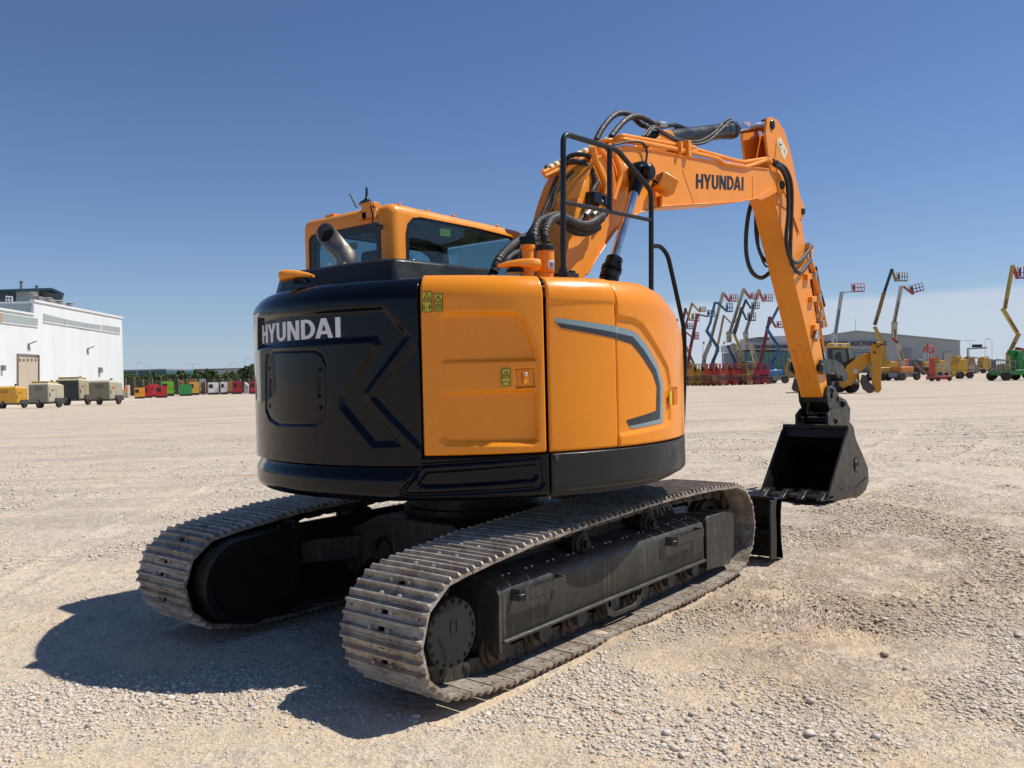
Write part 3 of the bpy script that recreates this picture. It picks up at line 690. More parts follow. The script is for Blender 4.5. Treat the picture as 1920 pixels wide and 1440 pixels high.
# ================================================================ EXCAVATOR: upper structure
RT, RC, YS = 1.484, .60, 1.25
cxc = -math.sqrt((RT-RC)**2-(YS-RC)**2)
phi = math.degrees(math.atan2(YS-RC, -cxc))       # tangent direction on the tail circle (about 132 deg)
def bodypath():
    P_ = []
    x = .2
    while x > cxc: P_.append((x, YS, 0, 1)); x -= .006
    for k in range(int(RC*R(phi-90)/.006)+1):
        a = R(90)+k*.006/RC; P_.append((cxc+RC*math.cos(a), YS-RC+RC*math.sin(a), math.cos(a), math.sin(a)))
    n = int(RT*R(360-2*phi)/.006)
    for k in range(n+1): a = R(phi)+R(360-2*phi)*k/n; P_.append((RT*math.cos(a), RT*math.sin(a), math.cos(a), math.sin(a)))
    n = int(RC*R(phi-90)/.006)
    for k in range(1, n+1): a = R(360-phi)+R(phi-90)*k/n; P_.append((cxc+RC*math.cos(a), -YS+RC+RC*math.sin(a), math.cos(a), math.sin(a)))
    x = cxc+.006
    while x < .60: P_.append((x, -YS, 0, -1)); x += .006
    rc = .45; n = int(rc*R(90)/.006)
    for k in range(n+1): a = R(-90)+R(90)*k/n; P_.append((.60+rc*math.cos(a), -YS+rc+rc*math.sin(a), math.cos(a), math.sin(a)))
    y = -.79
    while y < -.40: P_.append((1.05, y, 1, 0)); y += .006
    return np.array(P_)
BP = bodypath(); BS = np.concatenate([[0], np.cumsum(np.hypot(*(BP[1:, :2]-BP[:-1, :2]).T))])
def toSZ(px, py):                  # photo position -> (s, z) on the body's side wall
    d = ray(px, py); o = CAM
    A_ = BP[:-1, :2]; B_ = BP[1:, :2]; e = B_-A_; w = A_-o[:2]
    den = d[0]*e[:, 1]-d[1]*e[:, 0]; den = np.where(np.abs(den) < 1e-12, 1e-12, den)
    t_ = (w[:, 0]*e[:, 1]-w[:, 1]*e[:, 0])/den; q = (w[:, 0]*d[1]-w[:, 1]*d[0])/den
    ok = (t_ > 0) & (q >= 0) & (q <= 1)
    if not ok.any():
        p2 = BP[:, :2]-o[:2]; cr = np.abs(p2[:, 0]*d[1]-p2[:, 1]*d[0])/np.hypot(d[0], d[1]); cr[BP[:, 0] > 2] = 9
        k = int(np.argmin(cr)); t0 = float((p2[k]@d[:2])/(d[:2]@d[:2])); return float(BS[k]), float(o[2]+t0*d[2])
    k = np.where(ok)[0][np.argmin(t_[ok])]
    return float(BS[k]+q[k]*(BS[k+1]-BS[k])), float(o[2]+t_[k]*d[2])
def SZ(pts): return [toSZ(*p) for p in pts]
def atS(s_):                       # arrays -> x,y,nx,ny
    return [np.interp(s_, BS, BP[:, i]) for i in range(4)]
def sdf_poly(S, Z, poly):          # signed distance, negative inside
    d = np.full(S.shape, 1e9); ins = np.zeros(S.shape, bool); n = len(poly)
    for i in range(n):
        a = poly[i]; b_ = poly[(i+1) % n]; ex, ez = b_[0]-a[0], b_[1]-a[1]; L2 = ex*ex+ez*ez+1e-12
        t_ = np.clip(((S-a[0])*ex+(Z-a[1])*ez)/L2, 0, 1); d = np.minimum(d, np.hypot(S-a[0]-t_*ex, Z-a[1]-t_*ez))
        c_ = ((a[1] > Z) != (b_[1] > Z)) & (S < ex*(Z-a[1])/(ez if abs(ez) > 1e-9 else 1e-9)+a[0]); ins ^= c_
    return np.where(ins, -d, d)
def sdf_line(S, Z, line):
    d = np.full(S.shape, 1e9)
    for a, b_ in zip(line[:-1], line[1:]):
        ex, ez = b_[0]-a[0], b_[1]-a[1]; t_ = np.clip(((S-a[0])*ex+(Z-a[1])*ez)/(ex*ex+ez*ez+1e-12), 0, 1); d = np.minimum(d, np.hypot(S-a[0]-t_*ex, Z-a[1]-t_*ez))
    return d
def sm(x): x = np.clip(x, 0, 1); return x*x*(3-2*x)
def skin(name, mat, s0, s1, z0, ztop, disp=None, rtop=.12, hin=.13, cover=.45, edge=(1, 1, 1), ds=.007, dz=.007, off=0, zbot=None, rbot=0):
    """curved panel: runs along the body contour, rolls over at the top"""
    ns = int((s1-s0)/ds)+1; s_ = np.linspace(s0, s1, ns); zt = ztop(s_) if callable(ztop) else np.full(ns, ztop)
    rows = []; nz_ = int((np.max(zt)-rtop-z0)/dz)+1
    zl = z0 if zbot is None else zbot(s_)
    for k in range(nz_+1):
        t_ = k/nz_; z = zl+(zt-rtop-zl)*t_; rows.append((z, np.zeros(ns)))
    if rtop:
        for k in range(1, 13): a = R(90*k/12); rows.append((zt-rtop+rtop*np.sin(a), np.full(ns, hin*(1-np.cos(a)))))
        for k in range(1, 6): rows.append((zt+.004*k, np.full(ns, hin+cover*k/5)))
    Z = np.array([r_[0]*np.ones(ns) for r_ in rows]).T; I = np.array([r_[1] for r_ in rows]).T; S = np.repeat(s_[:, None], Z.shape[1], 1)
    D = off+I+(disp(S, Z)*np.ones_like(S) if disp else 0)
    if rbot: D = D+rbot*(1-np.sqrt(np.clip(1-(1-np.clip((Z-z0)/rbot, 0, 1))**2, 0, 1)))
    e = .008
    if edge[0]: D = D+.016*(1-sm((S-s0)/e))
    if edge[1]: D = D+.016*(1-sm((s1-S)/e))
    if edge[2]: D = D+.016*(1-sm((Z-(zl if np.isscalar(zl) else zl[:, None]))/e))
    x, y, nx, ny = atS(S)
    V = np.stack([x-nx*D, y-ny*D, Z], -1).reshape(-1, 3)
    ni, nj = S.shape; i, j = np.meshgrid(np.arange(ni-1), np.arange(nj-1), indexing='ij')
    F = np.stack([i*nj+j, (i+1)*nj+j, (i+1)*nj+j+1, i*nj+j+1], -1).reshape(-1, 4)
    o = np_mesh(name, V, F, mat); o.parent = EX; ORG[o.name] = Vector((0, 0, 0))
    return o
def onskin(s_, z, out=.002, D=0):
    x, y, nx, ny = atS(np.array([s_])); return (float(x[0]-nx[0]*(D-out)), float(y[0]-ny[0]*(D-out)), float(z))
# key stations
s_gap = toSZ(787, 700)[0]; s_door = toSZ(1023, 700)[0]; s_mid0 = toSZ(1029, 700)[0]; s_mid1 = toSZ(1158.5, 700)[0]; s_end = float(BS[-1]); s_left0 = 0.0
# ---- counterweight with its chevron relief
chev = SZ([(484, 598), (600, 586), (716, 578), (764, 630), (683, 737), (683, 745), (748, 832), (700, 834), (640, 762), (638, 745), (708, 648), (700, 636), (484, 652)])
big_ = SZ([(700, 737), (787, 640), (787, 838), (697, 745)])
win = SZ([(498, 680), (500, 664), (510, 657), (590, 655), (604, 664), (612, 684), (613, 770), (606, 788), (592, 797), (520, 796), (505, 786), (498, 768)])
grooves = [[(715, 579), (762, 629), (682, 741)], [(707, 648), (640, 746), (697, 829), (748, 831), (684, 746)], [(484, 653), (600, 643), (697, 635), (708, 646)], [(484, 600), (600, 587), (715, 579)], [(785, 641), (699, 741), (785, 838)]]
grooves = [SZ(g_) for g_ in grooves]
def cw_disp(S, Z):
    d = .024*(1-sm((sdf_poly(S, Z, chev)+.016)/.034))
    w = sdf_poly(S, Z, win); d = d+.014*(1-sm((w+.004)/.010))-.009*(1-sm((w+.016)/.010))
    d = d+.018*(1-sm((sdf_poly(S, Z, big_)+.012)/.028))
    for (px, py0, py1) in ((504, 690, 690), (506, 712, 740), (505, 760, 760), (600, 690, 690), (598, 708, 740), (601, 762, 762)):
        a = toSZ(px, py0); b_ = toSZ(px, py1); d = d+.012*(1-sm((sdf_line(S, Z, [a, (b_[0], b_[1]+1e-4)])-.008)/.008))
    x_ = (Z-2.03)/.10; d = d+.02*sm(x_)   # shoulder
    return d
s_cw0 = BS[np.argmin(np.abs(BP[:, 0]+.25)+(BP[:, 1] < 0)*9)]
cw = skin('counterweight', M['black_gloss'], s_cw0, s_gap, 1.125, 2.16, cw_disp, rtop=.10, hin=.12, cover=.62, edge=(1, 1, 0), ds=.006, dz=.006)
def low_disp(S, Z):
    g_ = SZ([(752, 924), (792, 872), (1016, 856), (1020, 904), (1012, 915), (770, 928)]); g2 = SZ([(785, 908), (800, 888), (1004, 872), (1007, 890), (1002, 900), (800, 912)])
    a = sdf_poly(S, Z, g_); b_ = sdf_poly(S, Z, g2)
    d = .014*(1-sm((np.abs(a)-.003)/.012))+.022*(1-sm((b_+.004)/.016))
    d = d+np.where(S < s_gap-.02, .030*sm((Z-1.035)/.085), 0)
    return d
zlow = lambda s_: np.full_like(s_, 1.172)
bump_ = skin('tail_bumper', M['black_gloss'], s_cw0, s_mid0-.005, .925, lambda s_: np.where(s_ < s_gap-.01, 1.122, 1.170), low_disp, rtop=.012, hin=.014, cover=.03, edge=(1, 1, 0), ds=.006, dz=.006, rbot=.06)
skin('front_skirt', M['char'], s_mid0+.003, s_end, .955, lambda s_: 1.168+0*s_, None, rtop=.008, hin=.012, cover=.03, edge=(1, 1, 1), rbot=.03, zbot=lambda s_: .925+.035*sm((s_-s_mid0-.7)/.9))
# ---- orange doors
A_ = SZ([(827, 606), (832, 592), (842, 588), (955, 586), (972, 590), (982, 603), (1004, 655), (1007, 676), (827, 680)])
B_ = SZ([(827, 736), (1008, 730), (1009, 826), (1000, 830), (840, 831), (828, 822)])
FR_ = SZ([(824, 600), (834, 586), (958, 583), (976, 588), (1006, 650), (1010, 680), (1010, 828), (1000, 834), (838, 835), (824, 824)])
latch = SZ([(968, 692), (1002, 690), (1004, 725), (970, 727)])
def door_disp(S, Z):
    a = sdf_poly(S, Z, A_); b_ = sdf_poly(S, Z, B_); f_ = sdf_poly(S, Z, FR_)
    sm0 = np.clip((S-S.min())/(S.max()-S.min()), 0, 1)
    d = .010*(1-sm((f_+.006)/.014)) + (.008+.026*sm0)*(1-sm((a+.018)/.024)) + (.008+.026*sm0)*(1-sm((b_+.018)/.024))
    l_ = sdf_poly(S, Z, latch); d = d+.018*(1-sm((l_+.002)/.007))
    return d
door = skin('rear_door', M['orange'], s_gap+.010, s_door, 1.178, lambda s_: np.interp(s_, [s_gap, s_door], [2.168, 2.155]), door_disp, rtop=.13, hin=.11, cover=.30, edge=(1, 1, 1), ds=.005, dz=.005)
xa = np.array([-9, 0, .2, .4, .6, .75, .86, 1.0, 1.06]); za = np.array([2.155, 2.153, 2.125, 2.055, 1.955, 1.83, 1.73, 1.60, 1.55])
def ztop(s_): x = atS(s_)[0]; y = atS(s_)[1]; return np.interp(x, xa, za)-.18*sm((y+.85)/.5)*(x > .9)
skin('centre_panel', M['orange'], s_mid0, s_mid1-.003, 1.176, ztop, lambda S, Z: .006*sm((2.02-Z)/.03), rtop=.13, hin=.11, cover=.45, edge=(1, 1, 1))
pr_ = SZ([(1158, 595), (1190, 601), (1204, 610), (1252, 690), (1257, 720), (1257, 788), (1250, 797), (1158, 815)])
lt2 = SZ([(1259, 728), (1270, 727), (1270, 760), (1259, 761)])
def fr_disp(S, Z):
    a = sdf_poly(S, Z, pr_); return .014*(1-sm((a+.012)/.03))+.012*(1-sm((sdf_poly(S, Z, lt2)+.002)/.006))
skin('front_panel', M['orange'], s_mid1+.003, s_end, 1.176, ztop, fr_disp, rtop=.16, hin=.15, cover=.40, edge=(1, 1, 1), ds=.006, dz=.006)
# dark core behind the panel gaps, floor and machine deck
mb = MB(); lo = BP[::8]; core = [(q[0]-q[2]*.05, q[1]-q[3]*.05) for q in lo]+[(1.0, .10), (.2, .15), (.2, 1.15)]
mb.pxy(core, .94, 1.78); mb.build('machine_deck', M['black'], EX)
mb = MB(); core = [(q[0]-q[2]*.09, q[1]-q[3]*.09) for q in lo if q[0] < .35]+[(.35, -1.0), (.35, -.3), (-.35, -.2), (-.35, 1.15)]
mb.pxy(core, 1.78, 2.04); mb.build('engine_bay', M['black'], EX)
# raised engine cover
mb = MB()
c1 = pZ(729, 487, 2.30); c2 = pZ(570, 508, 2.30); c3 = pZ(885, 500, 2.30)
tp = [(-1.16, .60), (-1.20, .50), (-1.17, -.30), (-1.12, -.42), (-1.05, -.44), (-.30, -.47), (-.30, .72), (-1.10, .66)]
V = [(x, y, 2.302) for x, y in tp]+[(-1.19, .64, 2.15), (-1.235, .52, 2.15), (-1.20, -.33, 2.15), (-1.15, -.45, 2.15), (-1.06, -.475, 2.15), (-.30, -.505, 2.15), (-.30, .76, 2.15), (-1.12, .70, 2.15)]
n = 8; mb.add(V, [tuple(range(n))]+[(i, (i+1) % n, n+(i+1) % n, n+i) for i in range(n)])
ec = mb.build('engine_cover', M['char'], EX, bevel=.018)
mb = MB()
for (px, py) in ((775, 491), (618, 499), (646, 497)): q = pZ(px, py, 2.31); mb.lathe([(.012, -.01), (.012, .012), (.008, .016)], q, (0, 0, 1), 8)
mb.build('bolt', M['steel'], ec)
# exhaust
mb = MB(); e0 = Vector(pX(650, 493, -.86)); n = 28
pth = [e0+Vector((0, 0, -.06)), e0+Vector((0, 0, .03))]
r_ = .066
V = []; 
ax = Vector((-.55, .45, .72)).normalized()
prev = None; G_ = []
def ring(c, t_, r, cut=None):
    t_ = t_.normalized(); u = t_.cross(Vector((0, 1, .01))).normalized(); w = t_.cross(u)
    return [c+(u*math.cos(2*math.pi*k/n)+w*math.sin(2*math.pi*k/n))*r for k in range(n+1)]
top_c = e0+Vector((-.075, .105, .205))
dr = (top_c-(e0+Vector((0, 0, .05)))).normalized()
rings = [ring(e0+Vector((0, 0, -.08)), Vector((0, 0, 1)), r_), ring(e0+Vector((0, 0, .02)), Vector((0, 0, 1)), r_), ring(e0+Vector((0, .015, .05)), (Vector((0, 0, 1))+dr), r_)]
# the outlet is cut vertically, so that its mouth is a tall oval facing back and left
mouth = []
cutn = Vector((-.75, -.10, .45)).normalized(); cutp = top_c
for q in rings[-1]:
    t_ = (cutp-q).dot(cutn)/dr.dot(cutn); mouth.append(q+dr*t_)
rings.append(mouth); mb.grid(rings)
exh = mb.build('exhaust_pipe', M['exhaust'], EX, smooth=50, recalc=True)
so_ = exh.modifiers.new('thickness', 'SOLIDIFY'); so_.thickness = .005
mb = MB(); mc = sum((Vector(q) for q in mouth[:-1]), Vector())/n; back = [q-dr*.05+(mc-q)*.05 for q in mouth]; V = back[:-1]+[mc-dr*.12]
mb.add(V, [(i, (i+1) % n, n) for i in range(n)]); mb.build('exhaust_throat', M['soot'], exh, smooth=60)
# lettering on the counterweight
u0, z0_ = toSZ(486, 645); u1, z1_ = toSZ(634, 632); zt_ = toSZ(634, 594)[1]
wid = u1-toSZ(486, 645)[0]; hh = zt_-z1_
mb = MB()
def cwf(u, v, w):
    s_ = u0+u/wid*(u1-u0); x, y, nx, ny = atS(np.array([s_])); D = .024-w
    return (float(x[0]-nx[0]*D), float(y[0]-ny[0]*D), z1_+v)
word(mb, 'HYUNDAI', wid, hh, cwf, -.012, .003); mb.build('lettering', M['white'], cw)
# stripe decals on the doors
def strip(mb, A, B, n, dispf, out=.0022):
    a = SZ(A); b_ = SZ(B)
    def samp(L):
        L = np.array(L); c_ = np.concatenate([[0], np.cumsum(np.hypot(*(L[1:]-L[:-1]).T))]); t_ = np.linspace(0, c_[-1], n); return np.interp(t_, c_, L[:, 0]), np.interp(t_, c_, L[:, 1])
    a = samp(a); b_ = samp(b_); G = []
    for k in range(5):
        t_ = k/4; S = a[0]*(1-t_)+b_[0]*t_; Z = a[1]*(1-t_)+b_[1]*t_
        D = (dispf(S, Z) if dispf else 0)-out; x, y, nx, ny = atS(S); G.append(list(zip(x-nx*D, y-ny*D, Z)))
    mb.grid(G)
def stripe_disp(S, Z):
    mid = .006*sm((2.02-Z)/.03)
    return np.where(S < s_mid1, mid, fr_disp(S, Z))
o1 = [(1039.8, 595.6), (1153.7, 611), (1193, 621), (1215.6, 646), (1238, 688), (1246.5, 719), (1246, 792.5), (1187.4, 803.7)]
o2 = [(1043.5, 604.6), (1153.7, 623), (1190, 631), (1210, 654.7), (1234, 694), (1241.4, 722), (1241, 785.4), (1183, 799)]
o3 = [(1052.5, 614.7), (1153.7, 634.4), (1187.4, 644.8), (1207, 668.7), (1228, 702.5), (1235, 725), (1234, 770), (1177, 788)]
mb = MB(); strip(mb, o1, o2, 160, stripe_disp); mb.build('light_stripe', M['decal_blue'], EX, smooth=60, recalc=False)
mb = MB(); strip(mb, o2, o3, 160, stripe_disp); mb.build('dark_stripe', M['decal_dark'], EX, smooth=60, recalc=False)
# warning labels
def decal_rect(mb, x0, y0, x1, y1, D, out=.003):
    a = SZ([(x0, y1), (x1, y1), (x1, y0), (x0, y0)]); 
    if isinstance(D, float): mb.add([onskin(q[0], q[1], out, D) for q in a], [(0, 1, 2, 3)])
def lines(mb, segs, D, w=.0022, out=.0045):
    for s0 in segs:
        q = [Vector(onskin(*toSZ(*p), out, D)) for p in s0]
        for a, b_ in zip(q[:-1], q[1:]): mb.bar(a, b_, w*1.4, .001, up=(-.6, -.8, 0))
for (x0, y0, x1, y1, D, split) in ((791, 547, 810, 585.5, .0, .5), (813.5, 551, 830, 584, .0, .5)):
    mb = MB(); decal_rect(mb, x0, y0, x1, y1, D); lab = mb.build('warning_label', M['yellowlab'], EX, recalc=False)
    mb = MB(); xm, ym = (x0+x1)/2, (y0+y1)/2; h = (y1-y0)/2
    lines(mb, [[(x0+.4, y0+.4), (x1-.4, y0+.4), (x1-.4, y1-.4), (x0+.4, y1-.4), (x0+.4, y0+.4)], [(x0, ym), (x1, ym)], [(x0+2.5, ym-3), (xm, y0+3), (x1-2.5, ym-3), (x0+2.5, ym-3)]], D)
    if x0 < 800: lines(mb, [[(xm-4, ym-5), (xm, ym-8), (xm+3, ym-5)], [(x0+2, ym+6), (x0+5, ym+6), (x0+5, y1-4), (x0+2, y1-4), (x0+2, ym+6)], [(xm-2, y1-8), (xm+2, y1-8)], [(x1-4, ym+5), (x1-4, y1-4)], [(x1-3, ym+7), (x1-3, y1-8)], [(x1-5, ym+7), (x1-5, y1-8)]], D)
    else: lines(mb, [[(xm, y0+6), (xm, ym-6)], [(x0+3, ym+4), (x1-3, ym+3), (x1-3, y1-5), (x0+3, y1-4), (x0+3, ym+4)], [(xm, ym+4), (xm, y1-4)], [(x0+4, ym+7), (x1-4, ym+7)]], D)
    mb.build('label_print', M['ink'], lab)
mb = MB(); decal_rect(mb, 941, 691, 957, 724, .006); lab = mb.build('warning_label', M['yellowlab'], EX, recalc=False)
mb = MB(); lines(mb, [[(941.4, 691.4), (956.6, 691.4), (956.6, 723.6), (941.4, 723.6), (941.4, 691.4)], [(941, 708), (957, 708)], [(943.5, 705), (949, 695), (954.5, 705), (943.5, 705)], [(948, 702), (951, 700), (949, 704)], [(943, 719), (945, 716), (953, 716), (955, 719)], [(949, 711), (949, 713)]], .006); mb.build('label_print', M['ink'], lab)
# door latches
mb = MB(); a = [Vector(onskin(*toSZ(*p), .0, .020)) for p in ((970, 725), (1002, 723), (1001, 692), (969, 694))]
mb.add(a, [(0, 1, 2, 3)]); mb.build('latch_recess', M['orange'], door, recalc=False)
mb = MB(); q = Vector(onskin(*toSZ(988, 709), .002, .016)); mb.obox(q, (.021, -.006, 0), (.002, .006, 0), (0, 0, .032))
hd = mb.build('latch_handle', M['orange'], door, bevel=.003)
mb = MB(); q = Vector(onskin(*toSZ(987, 702), .010, .014)); mb.lathe([(.011, -.004), (.011, .004), (.008, .006)], q, (-.3, -.95, 0), 16); mb.build('lock', M['chrome'], door, smooth=30)
mb = MB(); q = Vector(onskin(*toSZ(1265, 745), .003, .012)); mb.obox(q, (.010, .006, 0), (.004, -.008, 0), (0, 0, .045)); mb.build('latch_handle', M['orange'], EX, bevel=.003)
mb = MB(); a = [Vector(onskin(*toSZ(*p), .004, .0)) for p in ((1254.5, 758), (1259, 757.5), (1259, 733), (1254.5, 733.5))]; mb.add(a, [(0, 1, 2, 3)]); mb.build('warning_label', M['yellowlab'], EX, recalc=False)
mb = MB(); q = Vector(onskin(*toSZ(1044, 858), .0)); mb.lathe([(.024, -.004), (.024, .004), (.018, .008)], q, (0, -1, 0), 18); mb.build('rubber_plug', M['hose'], EX, smooth=30)
# orange mirrors / camera pods on the tail and on the side
def pod(c, w, dirv, tail):
    mb = MB(); d = Vector(dirv).normalized(); s_ = d.cross(Vector((0, 0, 1)))
    G = []
    for (t_, hw, zt, zb) in ((-.5, .20, .006, -.01), (-.3, .30, .022, -.012), (.0, .42, .036, -.012), (.3, .5, .04, -.02), (.47, .5, .036, -.03), (.5, .46, .026, -.022)):
        r0 = []
        for k in range(17):
            a = 2*math.pi*k/16; zz = math.sin(a); xx = math.cos(a); xx = math.copysign(abs(xx)**.5, xx)
            r0.append(Vector(c)+d*t_*w+s_*xx*hw*w*.55+Vector((0, 0, zt*max(0, zz)**.6+zb*max(0, -zz)**.6)))
        G.append(r0)
    mb.grid(G); mb.add(G[-1][:-1], [tuple(range(16))]); mb.add(G[0][:-1], [tuple(range(16))])
    p_ = mb.build('camera_pod', M['orange_boom'], EX, smooth=45)
    mb = MB(); mb.lathe([(.055, -.03), (.05, -.01), (.03, .0)], Vector(c)-Vector((0, 0, .012))-d*.02, (0, 0, 1), 14)
    mb.obox(Vector(c)+d*w*.505+Vector((0, 0, .002)), d*.003, s_*.03, (0, 0, .012)); mb.build('camera_lens', M['black'], p_, smooth=30)
pod(pX(558, 518, -1.33), .20, (-.55, .83, 0), 0)
pod(pY(972, 498, -1.02), .24, (.78, -.62, 0), 0)
# fuel and oil filler necks
mb = MB(); q = Vector(pY(1023, 512, -.90)); mb.lathe([(.056, -.08), (.056, -.005), (.052, .0), (.056, .01), (.056, .135), (.05, .137)], q, (0, 0, 1), 28); fn_ = mb.build('filler_neck', M['orange'], EX, smooth=30)
mb = MB(); mb.lathe([(.060, 0), (.062, .008), (.062, .03), (.054, .038), (.02, .041)], q+Vector((0, 0, .135)), (0, 0, 1), 28); mb.lathe([(.008, .04), (.008, .055)], q+Vector((0, 0, .135)), (0, 0, 1), 8); mb.build('filler_cap', M['char'], fn_, smooth=30)
mb = MB()
for k in range(7):
    a0, a1 = R(-128+k*8), R(-120+k*8)
    for (z_a, z_b) in ((.02, .075),): mb.add([(q.x+.0575*math.cos(a), q.y+.0575*math.sin(a), q.z+z) for (a, z) in ((a0, z_a), (a1, z_a), (a1, z_b), (a0, z_b))], [(0, 1, 2, 3)])
mb.build('fuel_sticker', M['white'], fn_, recalc=False)
mb = MB()
def onneck(a, z): return Vector((q.x+.0582*math.cos(R(a)), q.y+.0582*math.sin(R(a)), q.z+z))
for (a0, z0n, a1, z1n) in ((-112, .030, -112, .058), (-112, .058, -100, .058), (-100, .058, -100, .030), (-100, .030, -112, .030), (-109, .045, -103, .045), (-97, .032, -97, .055), (-122, .066, -82, .066)): mb.bar(onneck(a0, z0n), onneck(a1, z1n), .003, .001, up=(-.6, -.8, 0))
mb.build('label_print', M['ink'], fn_)
mb = MB(); q = Vector(pY(990, 505, -.90)); mb.lathe([(.036, -.05), (.036, .115), (.046, .125), (.046, .145), (.036, .15)], q, (0, 0, 1), 24); nk = mb.build('filler_neck', M['orange'], EX, smooth=30)
mb = MB(); pr2 = []
for k in range(48): a = 2*math.pi*k/48; rr = .048 if k % 2 else .044; pr2.append((q.x+rr*math.cos(a), q.y+rr*math.sin(a)))
mb.pxy(pr2, q.z+.15, q.z+.195); mb.build('filler_cap', M['black'], nk, smooth=30)
# handrails
mb = MB(); Yr = -1.12; rr = .0175
T_ = lambda L, r=.07: roundpath(path(L, Yr), r)
mb.tube(T_([(1056, 518), (1056, 250), (1157, 281), (1221, 357), (1221, 592)], .06), rr, 12)
mb.tube(path([(1143, 277), (1143, 396)], Yr), rr, 12); mb.tube(path([(1057, 379), (1221, 413)], Yr), rr*.8, 12)
mb.tube([pY(1221, 575, Yr), pY(1221, 600, Yr)], .022, 12)
q = Vector(pY(1056, 516, Yr)); mb.box((q.x-.03, q.y-.05, q.z-.012), (q.x+.09, q.y+.05, q.z+.012)); mb.cyl(q+Vector((0, 0, -.02)), q+Vector((0, 0, .04)), .026, 14)
for dx in (.05, .08): mb.lathe([(.012, 0), (.012, .018), (.006, .022)], q+Vector((dx, -.02, .01)), (0, 0, 1), 8)
mb.build('handrail', M['char'], EX, smooth=35)
mb = MB(); L = [(1222, 462), (1238, 461), (1252, 478), (1266, 540), (1283, 618), (1284, 700), (1280, 800), (1277, 850)]
mb.tube(roundpath(path(L, [-1.12, -1.13, -1.14, -1.16, -1.2, -1.22, -1.22, -1.22]), .06), .016, 12); mb.build('grab_rail', M['black'], EX, smooth=35)
# ---- cab: rounded shell with real window openings
def rbox(a, b, r, seg_=4):
    bm = bmesh.new(); bmesh.ops.create_cube(bm, size=1)
    for v in bm.verts: v.co = Vector([(a[i]+b[i])/2+v.co[i]*(b[i]-a[i]) for i in range(3)])
    bmesh.ops.bevel(bm, geom=list(bm.edges), offset=r, segments=seg_, affect='EDGES', profile=.5)
    return bm
def tmpobj(bm):
    me = bpy.data.meshes.new('cutter'); bm.to_mesh(me); bm.free(); o = bpy.data.objects.new('cutter', me); COL.objects.link(o); return o
def mbobj(mb):
    me = bpy.data.meshes.new('cutter'); me.from_pydata(mb.v, [], mb.f); bm = bmesh.new(); bm.from_mesh(me); bmesh.ops.recalc_face_normals(bm, faces=bm.faces); bm.to_mesh(me); bm.free()
    o = bpy.data.objects.new('cutter', me); COL.objects.link(o); return o
CX0, CX1, CY0, CY1, CZ0, CZ1 = -.52, 1.28, .23, 1.23, 1.0, 2.815
bm = rbox((CX0, CY0, CZ0), (CX1, CY1, CZ1), .075, 5)
for v in bm.verts:                 # windscreen leans back towards the roof, roof falls slightly to the front
    if v.co.x > .9: v.co.x -= .30*max(0, (v.co.z-1.9)/.9)**1.5; 
    if v.co.z > 2.5: v.co.z -= .035*max(0, v.co.x)**1.5
shell = tmpobj(bm)
bm = rbox((CX0+.05, CY0+.05, CZ0+.05), (CX1-.09, CY1-.05, CZ1-.06), .03, 2)
for v in bm.verts:
    if v.co.x > .9: v.co.x -= .30*max(0, (v.co.z-1.9)/.9)**1.5
inner = tmpobj(bm)
cuts = [inner]
mb = MB(); rw = [q[0::2] for q in [pY(757, 540, CY0), pY(756, 430, CY0), pY(762, 405, CY0), pY(775, 395, CY0), pY(860, 402, CY0), pY(940, 421, CY0), pY(966, 430, CY0)]]
rw = [(-.395, 1.75), (-.395, 2.60), (-.375, 2.675), (-.32, 2.725), (-.24, 2.74), (.35, 2.735), (.78, 2.715), (.88, 2.67), (1.0, 2.4), (1.06, 2.0), (1.06, 1.75)]
mb.pxz(rw, CY0-.1, CY0+.12); cuts.append(mbobj(mb))
mb = MB(); mb.pxz(rw, CY1-.12, CY1+.1); cuts.append(mbobj(mb))
mb = MB(); mb.pyz(rrect(CY0+.11, 2.02, CY1-.09, 2.69, .06), CX0-.1, CX0+.12); cuts.append(mbobj(mb))
mb = MB(); mb.pyz(rrect(CY0+.09, 1.4, CY1-.09, 2.745, .04), .74, CX1+.2); cuts.append(mbobj(mb))
for i, c_ in enumerate(cuts):
    bo = shell.modifiers.new('b%d' % i, 'BOOLEAN'); bo.operation = 'DIFFERENCE'; bo.solver = 'EXACT'; bo.object = c_
dg = bpy.context.evaluated_depsgraph_get(); me = bpy.data.meshes.new_from_object(shell.evaluated_get(dg))
for c_ in cuts+[shell]: bpy.data.objects.remove(c_)
me.materials.clear(); me.materials.append(M['orange_boom']); me.polygons.foreach_set('use_smooth', [True]*len(me.polygons)); me.set_sharp_from_angle(angle=R(28))
me.materials.append(M['inside'])
for p_ in me.polygons:
    c_ = p_.center; p_.material_index = 1 if (CX0+.046 < c_.x < 1.17 and CY0+.046 < c_.y < CY1-.046 and c_.z < CZ1-.052 and not (abs(p_.normal.x) < .1 and abs(p_.normal.z) > .9 and c_.z < 2.7 and False)) else 0
cab = bpy.data.objects.new('cab', me); COL.objects.link(cab); cab.parent = EX; ORG[cab.name] = Vector((0, 0, 0))
